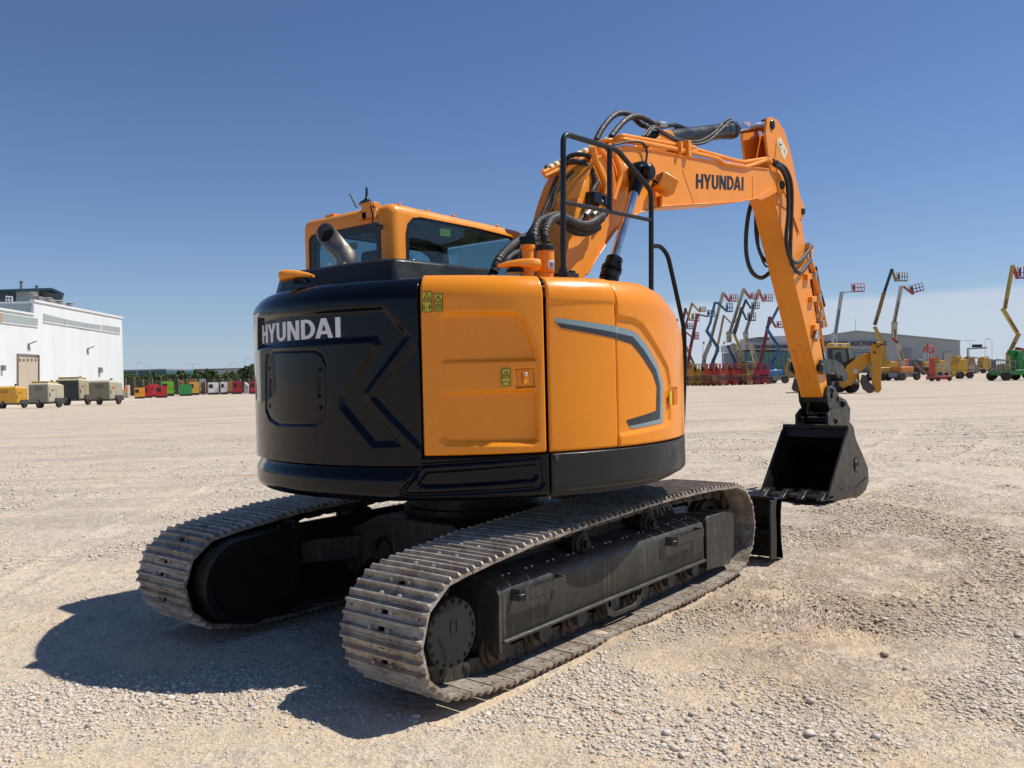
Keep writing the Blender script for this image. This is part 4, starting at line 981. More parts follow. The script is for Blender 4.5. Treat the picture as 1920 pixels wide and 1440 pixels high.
# glass with black ceramic borders
def pane(name, loop, fn, w0, w1, border=.045):
    cxm = sum(p[0] for p in loop)/len(loop); czm = sum(p[1] for p in loop)/len(loop)
    hw = max(abs(p[0]-cxm) for p in loop); hz = max(abs(p[1]-czm) for p in loop)
    inn = [(cxm+(p[0]-cxm)*(1-border/hw), czm+(p[1]-czm)*(1-border/hz)) for p in loop]
    mb = MB(); mb.add([fn(p[0], p[1], w0) for p in loop], [tuple(range(len(loop)))]); g_ = mb.build(name, M['glass'], cab, recalc=False)
    mb = MB(); mb.prism([[(cxm+(p[0]-cxm)*1.004, czm+(p[1]-czm)*1.004) for p in loop], inn], fn, w0-.003 if w0 < w1 else w0+.003, w0-.001 if w0 < w1 else w0+.001); mb.build('window_border', M['ink'], g_)
pane('side_window', rw, lambda u, v, w: (u, w, v), CY0+.012, CY0+.018)
pane('left_window', rw, lambda u, v, w: (u, w, v), CY1-.012, CY1-.018)
pane('rear_window', rrect(CY0+.11, 2.02, CY1-.09, 2.69, .06), lambda u, v, w: (w, u, v), CX0+.012, CX0+.018, .06)
mb = MB(); mb.add([(1.19, CY0+.1, 1.5), (1.19, CY1-.1, 1.5), (1.20, CY1-.1, 1.95), (1.20, CY0+.1, 1.95), (.99, CY0+.1, 2.735), (.99, CY1-.1, 2.735)], [(0, 1, 2, 3), (3, 2, 5, 4)]); mb.build('windscreen', M['glass'], cab, recalc=False)
mb = MB(); mb.obox((.05, .72, 1.75), (.24, 0, 0), (0, .25, 0), (0, 0, .06)); mb.obox((-.20, .72, 2.06), (.06, 0, 0), (0, .22, 0), (-.04, 0, .30)); mb.obox((-.24, .72, 2.46), (.045, 0, 0), (0, .13, 0), (0, 0, .10)); mb.box((-.1, .6, 1.1), (.2, .85, 1.7))
mb.build('driver_seat', M['seat'], cab, bevel=.04, seg=3)
mb = MB(); mb.box((-.2, .30, 1.5), (.45, .44, 1.98)); mb.box((-.2, 1.0, 1.5), (.45, 1.12, 1.98)); mb.obox((.85, .75, 1.9), (.06, 0, 0), (0, .16, 0), (0, 0, .10)); mb.box((CX0+.06, CY0+.06, 1.2), (CX0+.16, CY1-.06, 2.0))
mb.bar((.9, CY0+.1, 1.5), (1.02, CY0+.1, 2.0), .03, .03); mb.cyl((.3, .38, 1.98), (.32, .38, 2.12), .015, 8); mb.lathe([(.005, 0), (.03, .02), (.03, .06), (.01, .08)], (.32, .38, 2.1), (0, 0, 1), 10)
mb.build('console', M['inside'], cab, bevel=.015)
mb = MB(); q = pY(866, 444, CY1-.05); mb.box((.62, CY0+.024, 2.44), (.70, CY0+.026, 2.52))
mb.v = []; mb.f = []; mb.m = []; a = [pY(px, py, CY0+.022) for (px, py) in ((825, 442), (845, 444), (845, 428), (825, 426))]; mb.add(a, [(0, 1, 2, 3)]); lb = mb.build('window_sticker', P(.45, .62, .12), cab, recalc=False)
mb = MB(); a = [pX(px, py, CX0+.022) for (px, py) in ((656, 468), (670, 467), (670, 454), (656, 455))]; mb.add(a, [(0, 1, 2, 3)]); mb.build('window_sticker', P(.35, .38, .10), cab, recalc=False)
# wiper, aerial, beacon bracket, roof bolts
mb = MB(); b0 = Vector(pX(690, 395, CX0-.03))
mb.obox(b0, (.012, 0, 0), (0, .055, 0), (0, 0, .055)); mb.obox(b0+Vector((.03, -.055, 0)), (.03, 0, 0), (0, .006, 0), (0, 0, .055))
mb.obox(b0+Vector((0, .055, -.03)), (.012, 0, 0), (0, .05, 0), (0, 0, .025)); br = mb.build('bracket', M['orange_boom'], cab, bevel=.004)
mb = MB(); mb.tube(smoothpath([b0+Vector((-.01, -.04, .02)), b0+Vector((-.03, -.08, -.04)), b0+Vector((-.02, -.07, -.1)), b0+Vector((-.03, -.12, -.12))]), .006, 6)
mb.tube(smoothpath([b0+Vector((0, -.02, .03)), b0+Vector((-.02, -.10, .0)), b0+Vector((-.02, -.14, -.11))]), .005, 6); mb.lathe([(.018, 0), (.016, .03)], b0+Vector((-.02, -.15, -.12)), (0, 0, -1), 10); mb.build('wiring', M['ink'], br, smooth=40)
mb = MB(); t0 = pX(688, 383, CX0+.03); mb.lathe([(.06, 0), (.05, .015), (.022, .032), (.010, .05), (.008, .10), (.006, .12)], Vector(t0), (0, 0, 1), 16); mb.cyl(pX(669, 389, CX0), pX(656, 364, CX0), .006, 6); mb.build('aerial', M['ink'], cab, smooth=40)
mb = MB()
for (x, y) in ((-.40, .28), (.15, .28), (.66, .28), (-.46, .95), (-.1, .3)): mb.lathe([(.012, -.005), (.012, .006), (.008, .011)], (x, y, 2.812-.03*max(0, x)), (0, 0, 1), 10)
mb.obox((-.44, .95, 2.82), (.03, 0, 0), (0, .05, 0), (0, 0, .008)); mb.build('roof_bolt', M['orange_boom'], cab)
# ================================================================ EXCAVATOR: boom, arm, bucket
YB = -.13; BR, BL = YB-.19, YB+.19; AR, AL = YB-.14, YB+.14
def XZ(pts, y): return [pY(p[0], p[1], y)[0::2] for p in pts]
low = XZ([(1066, 560), (1098, 516), (1120, 478), (1152, 432), (1196, 399), (1240, 387), (1300, 383), (1380, 379), (1425, 371), (1455, 362)], BR)
tipr = XZ([(1471, 352), (1470, 336), (1460, 324)], BR)
upp = XZ([(1440, 317), (1410, 314), (1300, 296), (1225, 282), (1170, 274)], BR)
upl = XZ([(1040, 318), (1022, 352), (1010, 385), (1001, 420), (985, 490), (975, 545)], BL)
boomprof = low+tipr+upp+upl
mb = MB(); mb.pxz(boomprof, BR, BL)
def inset_strip(pts, y0, y1, w=.012):   # flange plates standing proud along the lower and upper edges
    for a, b_ in zip(pts[:-1], pts[1:]): mb.bar((a[0], (y0+y1)/2, a[1]), (b_[0], (y0+y1)/2, b_[1]), w, abs(y1-y0), up=(0, 1, 0))
inset_strip(low[1:9], BR-.018, BL+.018); inset_strip(upp, BR-.014, BL+.014); inset_strip(upl[:5], BR-.014, BL+.014)
boom = mb.build('boom', M['orange_boom'], EX, bevel=.006)
def boss(mb, px, py, y, r, h, s=-1): q = pY(px, py, y); mb.lathe([(r, -.02), (r, h*.7), (r*.9, h)], q, (0, s, 0), 24)
mb = MB(); boss(mb, 1463, 347, BR, .105, .02); mb.build('pivot_boss', M['orange_boom'], boom, smooth=30)
mb = MB(); boss(mb, 1465, 347, BR-.02, .05, .025); mb.lathe([(.012, 0), (.012, .008)], Vector(pY(1465, 347, BR-.045)), (0, -1, 0), 6); mb.build('pivot_pin', M['black'], boom, smooth=30)
mb = MB()  # weld seam
for (a, b_) in (((1279, 316), (1301, 381)), ((1411, 330), (1411, 372))): mb.bar(pY(a[0], a[1], BR-.001), pY(b_[0], b_[1], BR-.001), .009, .006, up=(0, 1, 0))
mb.build('weld_seam', M['orange_boom'], boom)
mb = MB(); a = XZ([(1413, 372), (1446, 352), (1452, 362), (1425, 376)], BR)
mb.pxz(a, BR-.02, BR); mb.build('gusset', M['orange_boom'], boom, bevel=.004)
# lettering on the boom
mb = MB(); A0 = pY(1305, 353, BR-.002); A1 = pY(1394, 357, BR-.002); T0 = pY(1305, 325, BR-.002)
ux = A1[0]-A0[0]; uz = A1[2]-A0[2]; vx, vz = pY(1305, 325.5, BR)[0]-A0[0], pY(1305, 325.5, BR)[2]-A0[2]
word(mb, 'HYUNDAI', 1, 1, lambda u, v, w: (A0[0]+ux*u+vx*v, w, A0[2]+uz*u+vz*v), BR-.0035, BR+.001); mb.build('lettering', M['ink'], boom)
# boom cylinders, one each side
for y, s in ((YB-.315, -1), (YB+.315, 1)):
    pt_ = Vector(pY(1199, 326, YB-.315)); pb = Vector(pY(1140, 528, YB-.315)); pt_.y = y; pb.y = y; d = (pb-pt_).normalized(); L = (pb-pt_).length
    mb = MB(); mb.cyl(pt_+d*L*.80, pb+d*.8, .068, 24); mb.lathe([(.068, 0), (.078, .01), (.078, .06), (.072, .065), (.072, .085), (.083, .09), (.083, .12), (.06, .125)], pt_+d*(L*.99), -d, 24)
    for k in range(3): mb.lathe([(.012, 0), (.012, .02)], pt_+d*L*.9+Vector((.0, s*.07, .03*k)), (0, s, 0), 8)
    bc = mb.build('boom_cylinder', M['black'], EX, smooth=30)
    mb = MB(); mb.cyl(pt_+d*.05, pt_+d*L*.95, .040, 24); mb.build('piston_rod', M['chrome'], bc, smooth=30)
    mb = MB(); mb.lathe([(.095, -.055), (.1, -.045), (.1, .045), (.095, .055)], pt_, (0, 1, 0), 28); mb.cyl(pt_, pt_+d*.20, .075, 20, .05); mb.lathe([(.065, 0), (.07, .02), (.07, .06), (.05, .075)], pt_+Vector((0, s*.05, 0)), (0, s, 0), 20); mb.build('rod_eye', M['black'], bc, smooth=30)
    q = Vector((pt_.x, BR if s < 0 else BL, pt_.z)); mb = MB(); mb.lathe([(.13, 0), (.12, .03), (.08, .06)], q, (0, s, 0), 28); mb.build('cylinder_boss', M['orange_boom'], boom, smooth=30)
# arm cylinder above the boom
c0 = Vector(pY(1232, 262, YB)); c1 = Vector(pY(1441, 235, YB)); d = (c1-c0).normalized()
hp = Vector(pY(1373, 243, YB)); Lb = (hp-c0).dot(d)
mb = MB(); mb.lathe([(.055, -.06), (.085, -.03), (.080, .02), (.080, Lb-.24), (.086, Lb-.23), (.086, Lb-.08), (.095, Lb-.07), (.095, Lb), (.06, Lb+.005)], c0, d, 28)
mb.lathe([(.07, -.07), (.07, .07)], c0, (0, 1, 0), 20); 
for k in range(6): a = R(60*k); mb.lathe([(.014, 0), (.014, .02)], c0+d*Lb+Vector((0, .085*math.cos(a), .085*math.sin(a))), d, 6)
ac = mb.build('arm_cylinder', M['char'], EX, smooth=30)
mb = MB(); mb.cyl(c0+d*Lb, c1-d*.05, .052, 24); mb.build('piston_rod', M['chrome'], ac, smooth=30)
mb = MB(); mb.lathe([(.075, -.07), (.08, -.06), (.08, .06), (.075, .07)], c1, (0, 1, 0), 24); mb.cyl(c1-d*.15, c1, .065, 20); mb.build('rod_eye', M['black'], ac, smooth=30)
mb = MB()
for y in (YB-.115, YB+.085): mb.pxz(XZ([(1196, 284), (1252, 292), (1247, 262), (1238, 248), (1226, 248), (1219, 256)], YB), y, y+.03)
mb.build('clevis', M['orange_boom'], boom, bevel=.006)
mb = MB(); L = path([(1250, 236), (1268, 234), (1290, 243), (1345, 238), (1362, 232)], YB); mb.tube(roundpath(L, .08), .02, 10)
mb.tube(roundpath(path([(1268, 246), (1268, 238)], YB), .05), .02, 8); mb.build('oil_pipe', M['char'], ac, smooth=40)
def hose(name, pts, y, r, mat='hose', par=EX, n=8, sm_=7):
    mb = MB(); mb.tube(smoothpath(path(pts, y), sm_), r, n); return mb.build(name, M[mat], par, smooth=50)
hose('hose', [(1118, 262), (1130, 240), (1147, 220), (1163, 212), (1182, 216), (1200, 232), (1212, 237), (1222, 238)], YB+.06, .026)
hose('hose', [(1146, 256), (1162, 236), (1178, 222), (1195, 218), (1212, 224), (1226, 232), (1240, 236)], YB-.06, .026)
mb = MB(); mb.cyl(pY(1232, 234, YB-.06), pY(1246, 235, YB-.05), .034, 12); mb.cyl(pY(1206, 234, YB+.06), pY(1214, 237, YB+.06), .032, 12); mb.build('hose_fitting', M['steel'], ac, smooth=30)
hose('thin_hose', [(1205, 256), (1225, 237), (1245, 248), (1275, 262), (1310, 265), (1340, 248), (1355, 230), (1370, 222)], YB-.12, .013)
hose('thin_hose', [(1212, 256), (1228, 240), (1250, 254), (1290, 270), (1325, 266), (1350, 245), (1368, 228)], YB-.15, .013)
# steel pipes along the boom top
def pipe(pts, y, r, mat='orange_boom', par=None, rd=.06, name='oil_pipe'):
    mb = MB(); mb.tube(roundpath(path(pts, y), rd), r, 10); return mb.build(name, M[mat], par or boom, smooth=50)
pipe([(1018, 324), (1144, 267), (1165, 254), (1285, 275), (1375, 300), (1395, 304), (1437, 297), (1450, 306)], [BL-.02, BR+.16, BR+.02, BR+.02, BR+.02, BR+.02, BR+.0, BR-.02], .021)
pipe([(1022, 331), (1150, 270), (1168, 261), (1270, 280), (1345, 297), (1356, 306), (1400, 313), (1437, 300)], [BL-.06, BR+.10, BR-.01, BR-.01, BR-.01, BR-.01, BR-.01, BR], .021)
pipe([(1110, 272), (1140, 262), (1220, 271)], [BR+.25, BR+.12, BR+.1], .018)
mb = MB()
for (px, py, sc) in ((1285, 280, 1.), (1270, 278, .7)): q = Vector(pY(px, py, BR+.0)); mb.obox(q, (.03*sc, 0, 0), (0, .05, 0), (0, 0, .075*sc))
for (px, py) in ((1297, 277), (1300, 285)): mb.cyl(pY(px-5, py-1, BR-.0), pY(px+4, py+1, BR-.0), .03, 8)
mb.build('pipe_clamp', M['orange_boom'], boom, bevel=.004)
mb = MB()
for i, (px, py) in enumerate(((1030, 318), (1040, 313), (1050, 308), (1061, 303), (1072, 298), (1083, 293), (1094, 288), (1105, 283), (1116, 278), (1127, 273), (1134, 268))):
    yy = BL-.02+(BR+.16-BL+.02)*(px-1018)/(1144-1018)
    a = Vector(pY(px, py-4, yy)); b_ = Vector(pY(px+5, py-6, yy)); mb.cyl(a, b_, .024, 8)
mb.build('hose_fitting', M['tail'], boom, smooth=30)
# the pipe frame that hangs over the back of the boom
pipe([(1112, 276), (1116, 300), (1135, 345), (1133, 365)], BR-.03, .024, rd=.1)
pipe([(1120, 275), (1142, 300), (1150, 345), (1148, 365)], BR-.01, .022, rd=.1)
pipe([(1148, 282), (1160, 310), (1164, 330), (1150, 375)], BR-.03, .022, rd=.1)
pipe([(1017, 323), (1060, 318), (1105, 300), (1112, 274)], [BL, BL-.1, BR+.1, BR], .024, rd=.1)
hose('hose', [(1024, 315), (1050, 308), (1075, 303), (1095, 306), (1110, 322), (1116, 345), (1110, 365), (1103, 385)], [BL, BL-.05, BR+.15, BR+.08, BR, BR-.02, BR-.02, BR-.02], .024)
hose('hose', [(1054, 310), (1070, 292), (1095, 290), (1108, 296)], [BL-.1, BR+.2, BR+.1, BR+.05], .02)
hose('hose', [(1046, 330), (1036, 352), (1030, 372), (1016, 405), (1006, 440)], [BL-.16, BL-.13, BL-.12, BL-.12, BL-.12], .017)
hose('hose', [(1075, 322), (1046, 352), (1036, 385), (1026, 415), (1014, 450)], [BL-.22, BL-.16, BL-.16, BL-.16, BL-.16], .016)
hose('hose', [(1122, 340), (1110, 360), (1102, 390), (1088, 412), (1075, 430)], BR-.03, .020)
hose('cable', [(1150, 272), (1180, 266), (1205, 268), (1213, 285), (1211, 308), (1215, 330), (1230, 341)], BR-.03, .010)
mb = MB()
for (px, py, w_, h_) in ((1112, 372, .06, .045), (1130, 378, .05, .04)): mb.obox(pY(px, py, BR-.03), (w_, 0, 0), (0, .05, 0), (0, 0, h_))
mb.build('valve_block', M['black'], boom, bevel=.006)
mb = MB()
for (a, b_) in (((1107, 393), (1098, 404)), ((1121, 394), (1112, 404)), ((1136, 401), (1128, 412)), ((1131, 370), (1126, 380))): mb.cyl(pY(a[0], a[1], BR-.04), pY(b_[0], b_[1], BR-.05), .024, 12)
mb.build('hose_fitting', M['steel'], boom, smooth=30)
pipe([(1128, 384), (1116, 396)], BR-.04, .02); pipe([(1142, 388), (1132, 402)], BR-.04, .02)
# thick spiral-wrapped hoses looping from the valve to the boom
def spiral(pts, y, r, name='wrapped_hose'):
    P_ = smoothpath(path(pts, y), 24); out = []; rad_ = []; acc = 0; last = P_[0]
    for i, q in enumerate(P_): acc += (q-last).length; last = q; out.append(q); rad_.append(r*(1.0 if (acc/.034) % 1 < .72 else .84))
    mb = MB(); mb.tube(out, rad_, 12); return mb.build(name, M['hose'], EX, smooth=25)
spiral([(926, 510), (935, 488), (950, 470), (975, 450), (1000, 438), (1015, 425)], [-.62, -.62, -.58, -.52, -.46, -.42], .030)
spiral([(1003, 462), (1001, 440), (1008, 418), (1028, 407), (1048, 404), (1060, 410), (1085, 424), (1108, 425), (1128, 410)], [-.70, -.68, -.62, -.58, -.55, -.52, -.48, -.45, -.40], .030)
spiral([(1024, 455), (1022, 435), (1034, 412), (1056, 408), (1080, 418), (1100, 421), (1122, 410), (1135, 400)], [-.74, -.72, -.66, -.6, -.54, -.5, -.46, -.42], .030)
spiral([(985, 470), (995, 440), (1015, 415), (1040, 408), (1075, 432), (1100, 436), (1122, 426)], [-.60, -.58, -.5, -.46, -.42, -.4, -.4], .030)
hose('hose', [(958, 500), (975, 470), (1000, 452), (1018, 445)], [-.5, -.5, -.45, -.42], .022); hose('hose', [(945, 498), (955, 482), (978, 468), (992, 462)], [-.66, -.66, -.6, -.58], .014)
# work light on the boom
mb = MB(); q = Vector(pY(1244, 344, BR-.09)); d_ = Vector((.35, -.25, -.22)).normalized(); s_ = d_.cross(Vector((0, 0, 1))).normalized(); u_ = s_.cross(d_)
mb.obox(q+d_*.02, d_*.085, s_*.075, u_*.075); wl_ = mb.build('work_light', M['orange_boom'], boom, bevel=.015)
mb = MB(); mb.obox(q-d_*.068, d_*.004, s_*.06, u_*.06); mb.build('light_back', M['black'], wl_)
mb = MB(); mb.bar(q+Vector((0, .02, -.05)), Vector(pY(1238, 384, BR+.0)), .02, .09); mb.build('light_bracket', M['orange_boom'], wl_)
# ---- arm
outer = XZ([(1437, 221), (1446, 220), (1456, 225), (1470, 247), (1482, 290), (1492, 340), (1500, 372), (1506, 384), (1508, 400), (1503, 412), (1512, 470), (1522, 540), (1536, 630), (1549, 700), (1553, 742)], AR)
innr = XZ([(1542, 745), (1520, 655), (1497, 560), (1474, 466), (1452, 378), (1446, 340), (1440, 300), (1434, 250)], AR)
prof = outer+innr
mb = MB(); mb.pxz([outer[i] for i in (5, 6, 9, 10, 11, 12, 13, 14)]+innr[:6], AR, AL); arm = mb.build('arm', M['orange_boom'], EX, bevel=.012)
mb = MB()
sp_ = [outer[i] for i in range(0, 10)]+innr[4:]
mb.pxz(sp_, AR-.012, AR+.018); mb.pxz(sp_, AL-.018, AL+.012); 
cc = XZ([(1446, 300), (1486, 330), (1492, 372), (1455, 360)], AR); mb.pxz(cc, AR, AL)
mb.bar((outer[3][0]-.03, YB, outer[3][1]), (outer[5][0]-.03, YB, outer[5][1]), .24, .02, up=(1, 0, .2)); mb.build('arm_bracket', M['orange_boom'], arm, bevel=.005)
mb = MB(); boss(mb, 1447, 234, AR-.012, .055, .02); boss(mb, 1505, 396, AR-.012, .045, .02); mb.build('pivot_pin', M['black'], arm, smooth=30)
mb = MB()  # raised side rib and label on the arm head
a = XZ([(1456, 262), (1464, 256), (1474, 282), (1484, 330), (1500, 420), (1499, 440), (1478, 380), (1458, 330), (1452, 300)], AR-.013)
mb.pxz(a, AR-.020, AR-.010); mb.build('side_plate', M['orange_boom'], arm, bevel=.003)
mb = MB(); mb.add([pY(px, py, AR-.0225) for (px, py) in ((1456, 267), (1463, 256), (1477, 283), (1471, 301))], [(0, 1, 2, 3)]); lb = mb.build('warning_label', M['tail'], arm, recalc=False)
mb = MB()
for seg_ in (((1459, 266), (1464, 272)), ((1464, 272), (1460, 278)), ((1460, 272), (1467, 270)), ((1466, 276), (1463, 283)), ((1470, 279), (1472, 288))): mb.bar(pY(*seg_[0], AR-.024), pY(*seg_[1], AR-.024), .008, .001, up=(0, 1, 0))
mb.build('label_print', M['ink'], lb)
# raised ribs on the inner face, lower end
mb = MB()
def armx(py): # x,z of the inner face at a photo height
    zz = np.array([q[1] for q in innr[:6]]); xx = np.array([q[0] for q in innr[:6]]); z = pY(1500, py, AR)[2]; o_ = np.argsort(zz); return float(np.interp(z, zz[o_], xx[o_])), z
for (y0, y1, pa, pb) in ((AL-.075, AL-.035, 655, 728), (AR+.115, AR+.145, 645, 720), (AR+.03, AR+.065, 655, 700)):
    xa_, za_ = armx(pa); xb_, zb_ = armx(pb); mb.bar((xa_-.004, (y0+y1)/2, za_), (xb_-.004, (y0+y1)/2, zb_), y1-y0, .014, up=(1, 0, .2))
mb.build('rib', M['orange_boom'], arm, bevel=.004)
# hoses from boom pipes down the arm, and loops on the far side
hose('hose', [(1452, 308), (1466, 318), (1476, 345), (1478, 400), (1474, 450), (1482, 485), (1496, 492), (1512, 475), (1522, 462)], [BR-.03, BR-.05, BR-.06, BR-.06, AR-.1, AR-.1, AR-.08, AR-.05, AR-.03], .024)
hose('hose', [(1456, 304), (1474, 318), (1484, 350), (1484, 410), (1482, 460), (1484, 492), (1498, 512), (1510, 500), (1520, 488)], [BR-.03, BR-.04, BR-.05, BR-.05, AR-.1, AR-.1, AR-.08, AR-.05, AR-.03], .024)
mb = MB()
for k in range(9): pass
for (px, py) in ((1452, 307), (1460, 312)): mb.cyl(pY(px-4, py-4, BR-.02), pY(px+3, py+2, BR-.03), .032, 12)
mb.build('hose_fitting', M['black'], boom, smooth=30)
hose('hose', [(1412, 372), (1404, 400), (1399, 440), (1400, 480), (1410, 510), (1428, 521), (1447, 508)], AL+.08, .026)
hose('hose', [(1420, 372), (1417, 410), (1419, 450), (1428, 480), (1442, 494)], AL+.05, .022)
hose('hose', [(1424, 372), (1421, 420), (1424, 470), (1434, 497), (1444, 500)], AL+.06, .012)
# pipes and clamps on the front of the arm
pipe([(1519, 488), (1524, 500), (1548, 612)], AR-.02, .026, par=arm); pipe([(1524, 462), (1519, 478), (1530, 560), (1544, 660)], AR+.05, .02, 'orange_boom', arm); pipe([(1536, 636), (1552, 700), (1563, 775)], AR+.02, .014, 'char', arm)
pipe([(1530, 500), (1545, 600)], AR+.03, .014, 'black', arm)
mb = MB()
for (px, py) in ((1517, 519), (1526, 561), (1531, 613)): mb.obox(pY(px-3, py, AR-.02), (.08, 0, .01), (0, .03, 0), (0, 0, .035))
mb.build('pipe_bracket', M['orange_boom'], arm, bevel=.003)
mb = MB()
for (px, py) in ((1526, 516), (1534, 559), (1540, 608), (1515, 462), (1537, 590)): mb.obox(pY(px, py, AR-.02), (.035, 0, .01), (0, .035, 0), (0, 0, .045))
mb.cyl(pY(1532, 622, AR-.03), pY(1528, 638, AR-.03), .035, 12); mb.build('pipe_clamp', M['steel'], arm, bevel=.003)
hose('hose', [(1531, 534), (1539, 556), (1544, 574)], AR, .03)
# bucket cylinder behind the arm
b0 = Vector(pY(1508, 398, AR)); b1 = Vector(pY(1566, 690, AR)); b0.y = b1.y = YB; d = (b1-b0).normalized(); L = (b1-b0).length
mb = MB(); mb.lathe([(.07, -.05), (.07, L*.62), (.08, L*.63), (.08, L*.68), (.05, L*.685)], b0, d, 24); bcy = mb.build('bucket_cylinder', M['char'], EX, smooth=30)
mb = MB(); mb.cyl(b0+d*L*.68, b1, .04, 20); mb.build('piston_rod', M['chrome'], bcy, smooth=30)
# bucket linkage: curved guide links either side and the push link
for y in (AR-.055, AL+.02):
    mb = MB(); a = XZ([(1536, 684), (1538, 675), (1553, 673), (1568, 676), (1580, 686), (1587, 700), (1588, 712), (1581, 717), (1573, 708), (1566, 698), (1556, 695), (1552, 700), (1542, 702), (1535, 695)], AR-.04)
    mb.pxz(a, y, y+.035); mb.build('guide_link', M['char'], EX, bevel=.006)
mb = MB(); mb.lathe([(.05, AR-.07-YB), (.05, AL+.07-YB)], Vector((pY(1543, 689, AR-.06)[0], YB, pY(1543, 689, AR-.06)[2])), (0, 1, 0), 18); mb.lathe([(.05, AR-.07-YB), (.05, AL+.07-YB)], Vector((pY(1580, 708, AR-.06)[0], YB, pY(1580, 708, AR-.06)[2])), (0, 1, 0), 18)
p0_ = Vector(pY(1580, 706, AR-.05)); p1_ = Vector(pY(1579, 764, AR-.05)); p0_.y = p1_.y = YB; mb.bar(p0_, p1_, .12, .10, up=(1, 0, 0)); mb.build('push_link', M['char'], EX, bevel=.01)
# quick coupler with side plates
qc = None
for y in (AR-.045, AL+.01):
    mb = MB(); a = XZ([(1549, 736), (1552, 724), (1560, 722), (1567, 728), (1572, 742), (1586, 750), (1594, 766), (1593, 788), (1588, 797), (1580, 799), (1566, 788), (1556, 770), (1550, 752)], AR-.04)
    mb.pxz(a, y, y+.035); o_ = mb.build('coupler_plate', M['char'], EX, bevel=.006)
mb = MB()
for (px, py, r_, e) in ((1562, 732, .055, .055), (1584, 757, .05, .075), (1569, 789, .055, .085), (1572, 748, .06, .048)): q_ = Vector(pY(px, py, AR-e)); q_.y = YB; mb.lathe([(r_, AR-e-YB), (r_*1.0, AL+e-YB)], q_, (0, 1, 0), 18); mb.lathe([(r_*.6, AR-e-.015-YB), (r_*.6, AL+e+.015-YB)], q_, (0, 1, 0), 8)
c_ = Vector(pY(1548, 760, YB)); mb.obox(c_, (.16, 0, .02), (0, .14, 0), (-.02, 0, .075)); c_ = Vector(pY(1556, 782, YB)); mb.obox(c_, (.12, 0, 0), (0, .13, 0), (0, 0, .06)); mb.build('quick_coupler', M['black'], EX, bevel=.01)
mb = MB(); q = Vector(pY(1530, 740, YB)); mb.obox(q+Vector((-.01, 0, -.02)), (.10, 0, .03), (0, .19, 0), (-.01, 0, .05)); mb.lathe([(.07, -.19), (.07, .19)], q+Vector((.05, 0, -.03)), (0, 1, 0), 24)
mb.build('arm_end_boss', M['black'], EX, bevel=.01)
# bucket ears
BRt, BLf = -.605, .215
for y in (AR-.075, AL+.045):
    mb = MB(); a = XZ([(1552, 806), (1552, 778), (1560, 766), (1571, 764), (1578, 772), (1600, 800), (1602, 812), (1580, 826)], AR-.07); mb.pxz(a, y, y+.03); mb.build('bucket_ear', M['bucket'], EX, bevel=.005)
# bucket: side plates, curved shell, lip, teeth
sd_o = XZ([(1597, 800), (1601, 806), (1606, 826), (1617, 850), (1628, 878), (1629, 902), (1624, 918), (1612, 934), (1596, 941), (1580, 943), (1556, 938)], BRt)
front = XZ([(1552, 930), (1586, 813), (1590, 803)], BRt)
side = sd_o+front
bk = None
for y in (BRt, BLf-.02):
    mb = MB(); mb.pxz(side, y, y+.02); mb.build('bucket_side', M['bucket'], EX, bevel=.005)
mb = MB(); cx_ = sum(q[0] for q in side)/len(side); cz_ = sum(q[1] for q in side)/len(side)
sh = sd_o; inn = [(q[0]+(cx_-q[0])*.045, q[1]+(cz_-q[1])*.045) for q in sh]
V = []; n = len(sh)
for y in (BRt+.005, BLf-.005): V += [(q[0], y, q[1]) for q in sh]+[(q[0], y, q[1]) for q in inn]
F = []
for i in range(n-1): F += [(i, i+1, 2*n+i+1, 2*n+i), (n+i, n+i+1, 3*n+i+1, 3*n+i)]
F += [(0, n, 3*n, 2*n), (n-1, 2*n-1, 4*n-1, 3*n-1)]
mb.add(V, F); mb.build('bucket_shell', M['bucket'], EX, smooth=40)
q0 = front[0]; q1 = sd_o[-1]
mb = MB(); mb.obox((q1[0]+.02, (BRt+BLf)/2, q1[1]+.03), (.12, 0, .0), (0, (BLf-BRt)/2, 0), (0, 0, .016)); mb.cyl((front[2][0], BRt-.01, front[2][1]+.01), (front[2][0], BLf+.01, front[2][1]+.01), .03, 12); mb.obox((front[2][0]-.0, (BRt+BLf)/2, front[2][1]-.05), (.012, 0, .0), (0, (BLf-BRt)/2, 0), (.02, 0, .07)); mb.build('cutting_lip', M['bucket'], EX, bevel=.004)
for y in (BRt-.012, BLf-.008):   # side rim
    mb = MB(); mb.tube([(front[0][0], y+.01, front[0][1]), (front[1][0], y+.01, front[1][1]), (front[2][0], y+.01, front[2][1])], .012, 6); mb.build('side_rim', M['bucket'], EX, smooth=40)
for k in range(4):
    y = BRt+.06+k*(BLf-BRt-.12)/3
    mb = MB(); x0 = q1[0]; z0 = q1[1]+.035
    V = [(x0+.10, y-.05, z0-.03), (x0+.10, y+.05, z0-.03), (x0+.10, y+.06, z0+.055), (x0+.10, y-.06, z0+.055), (x0-.04, y-.06, z0-.035), (x0-.04, y+.06, z0-.035), (x0-.03, y+.035, z0+.065), (x0-.03, y-.035, z0+.065), (x0-.21, y-.04, z0-.03), (x0-.21, y+.04, z0-.03), (x0-.21, y+.035, z0-.012), (x0-.21, y-.035, z0-.012)]
    mb.add(V, [(0, 1, 5, 4), (3, 2, 6, 7), (0, 3, 7, 4), (1, 2, 6, 5), (4, 5, 9, 8), (7, 6, 10, 11), (4, 7, 11, 8), (5, 6, 10, 9), (8, 9, 10, 11), (0, 1, 2, 3)]); mb.build('bucket_tooth', M['bucket'], EX, bevel=.004)
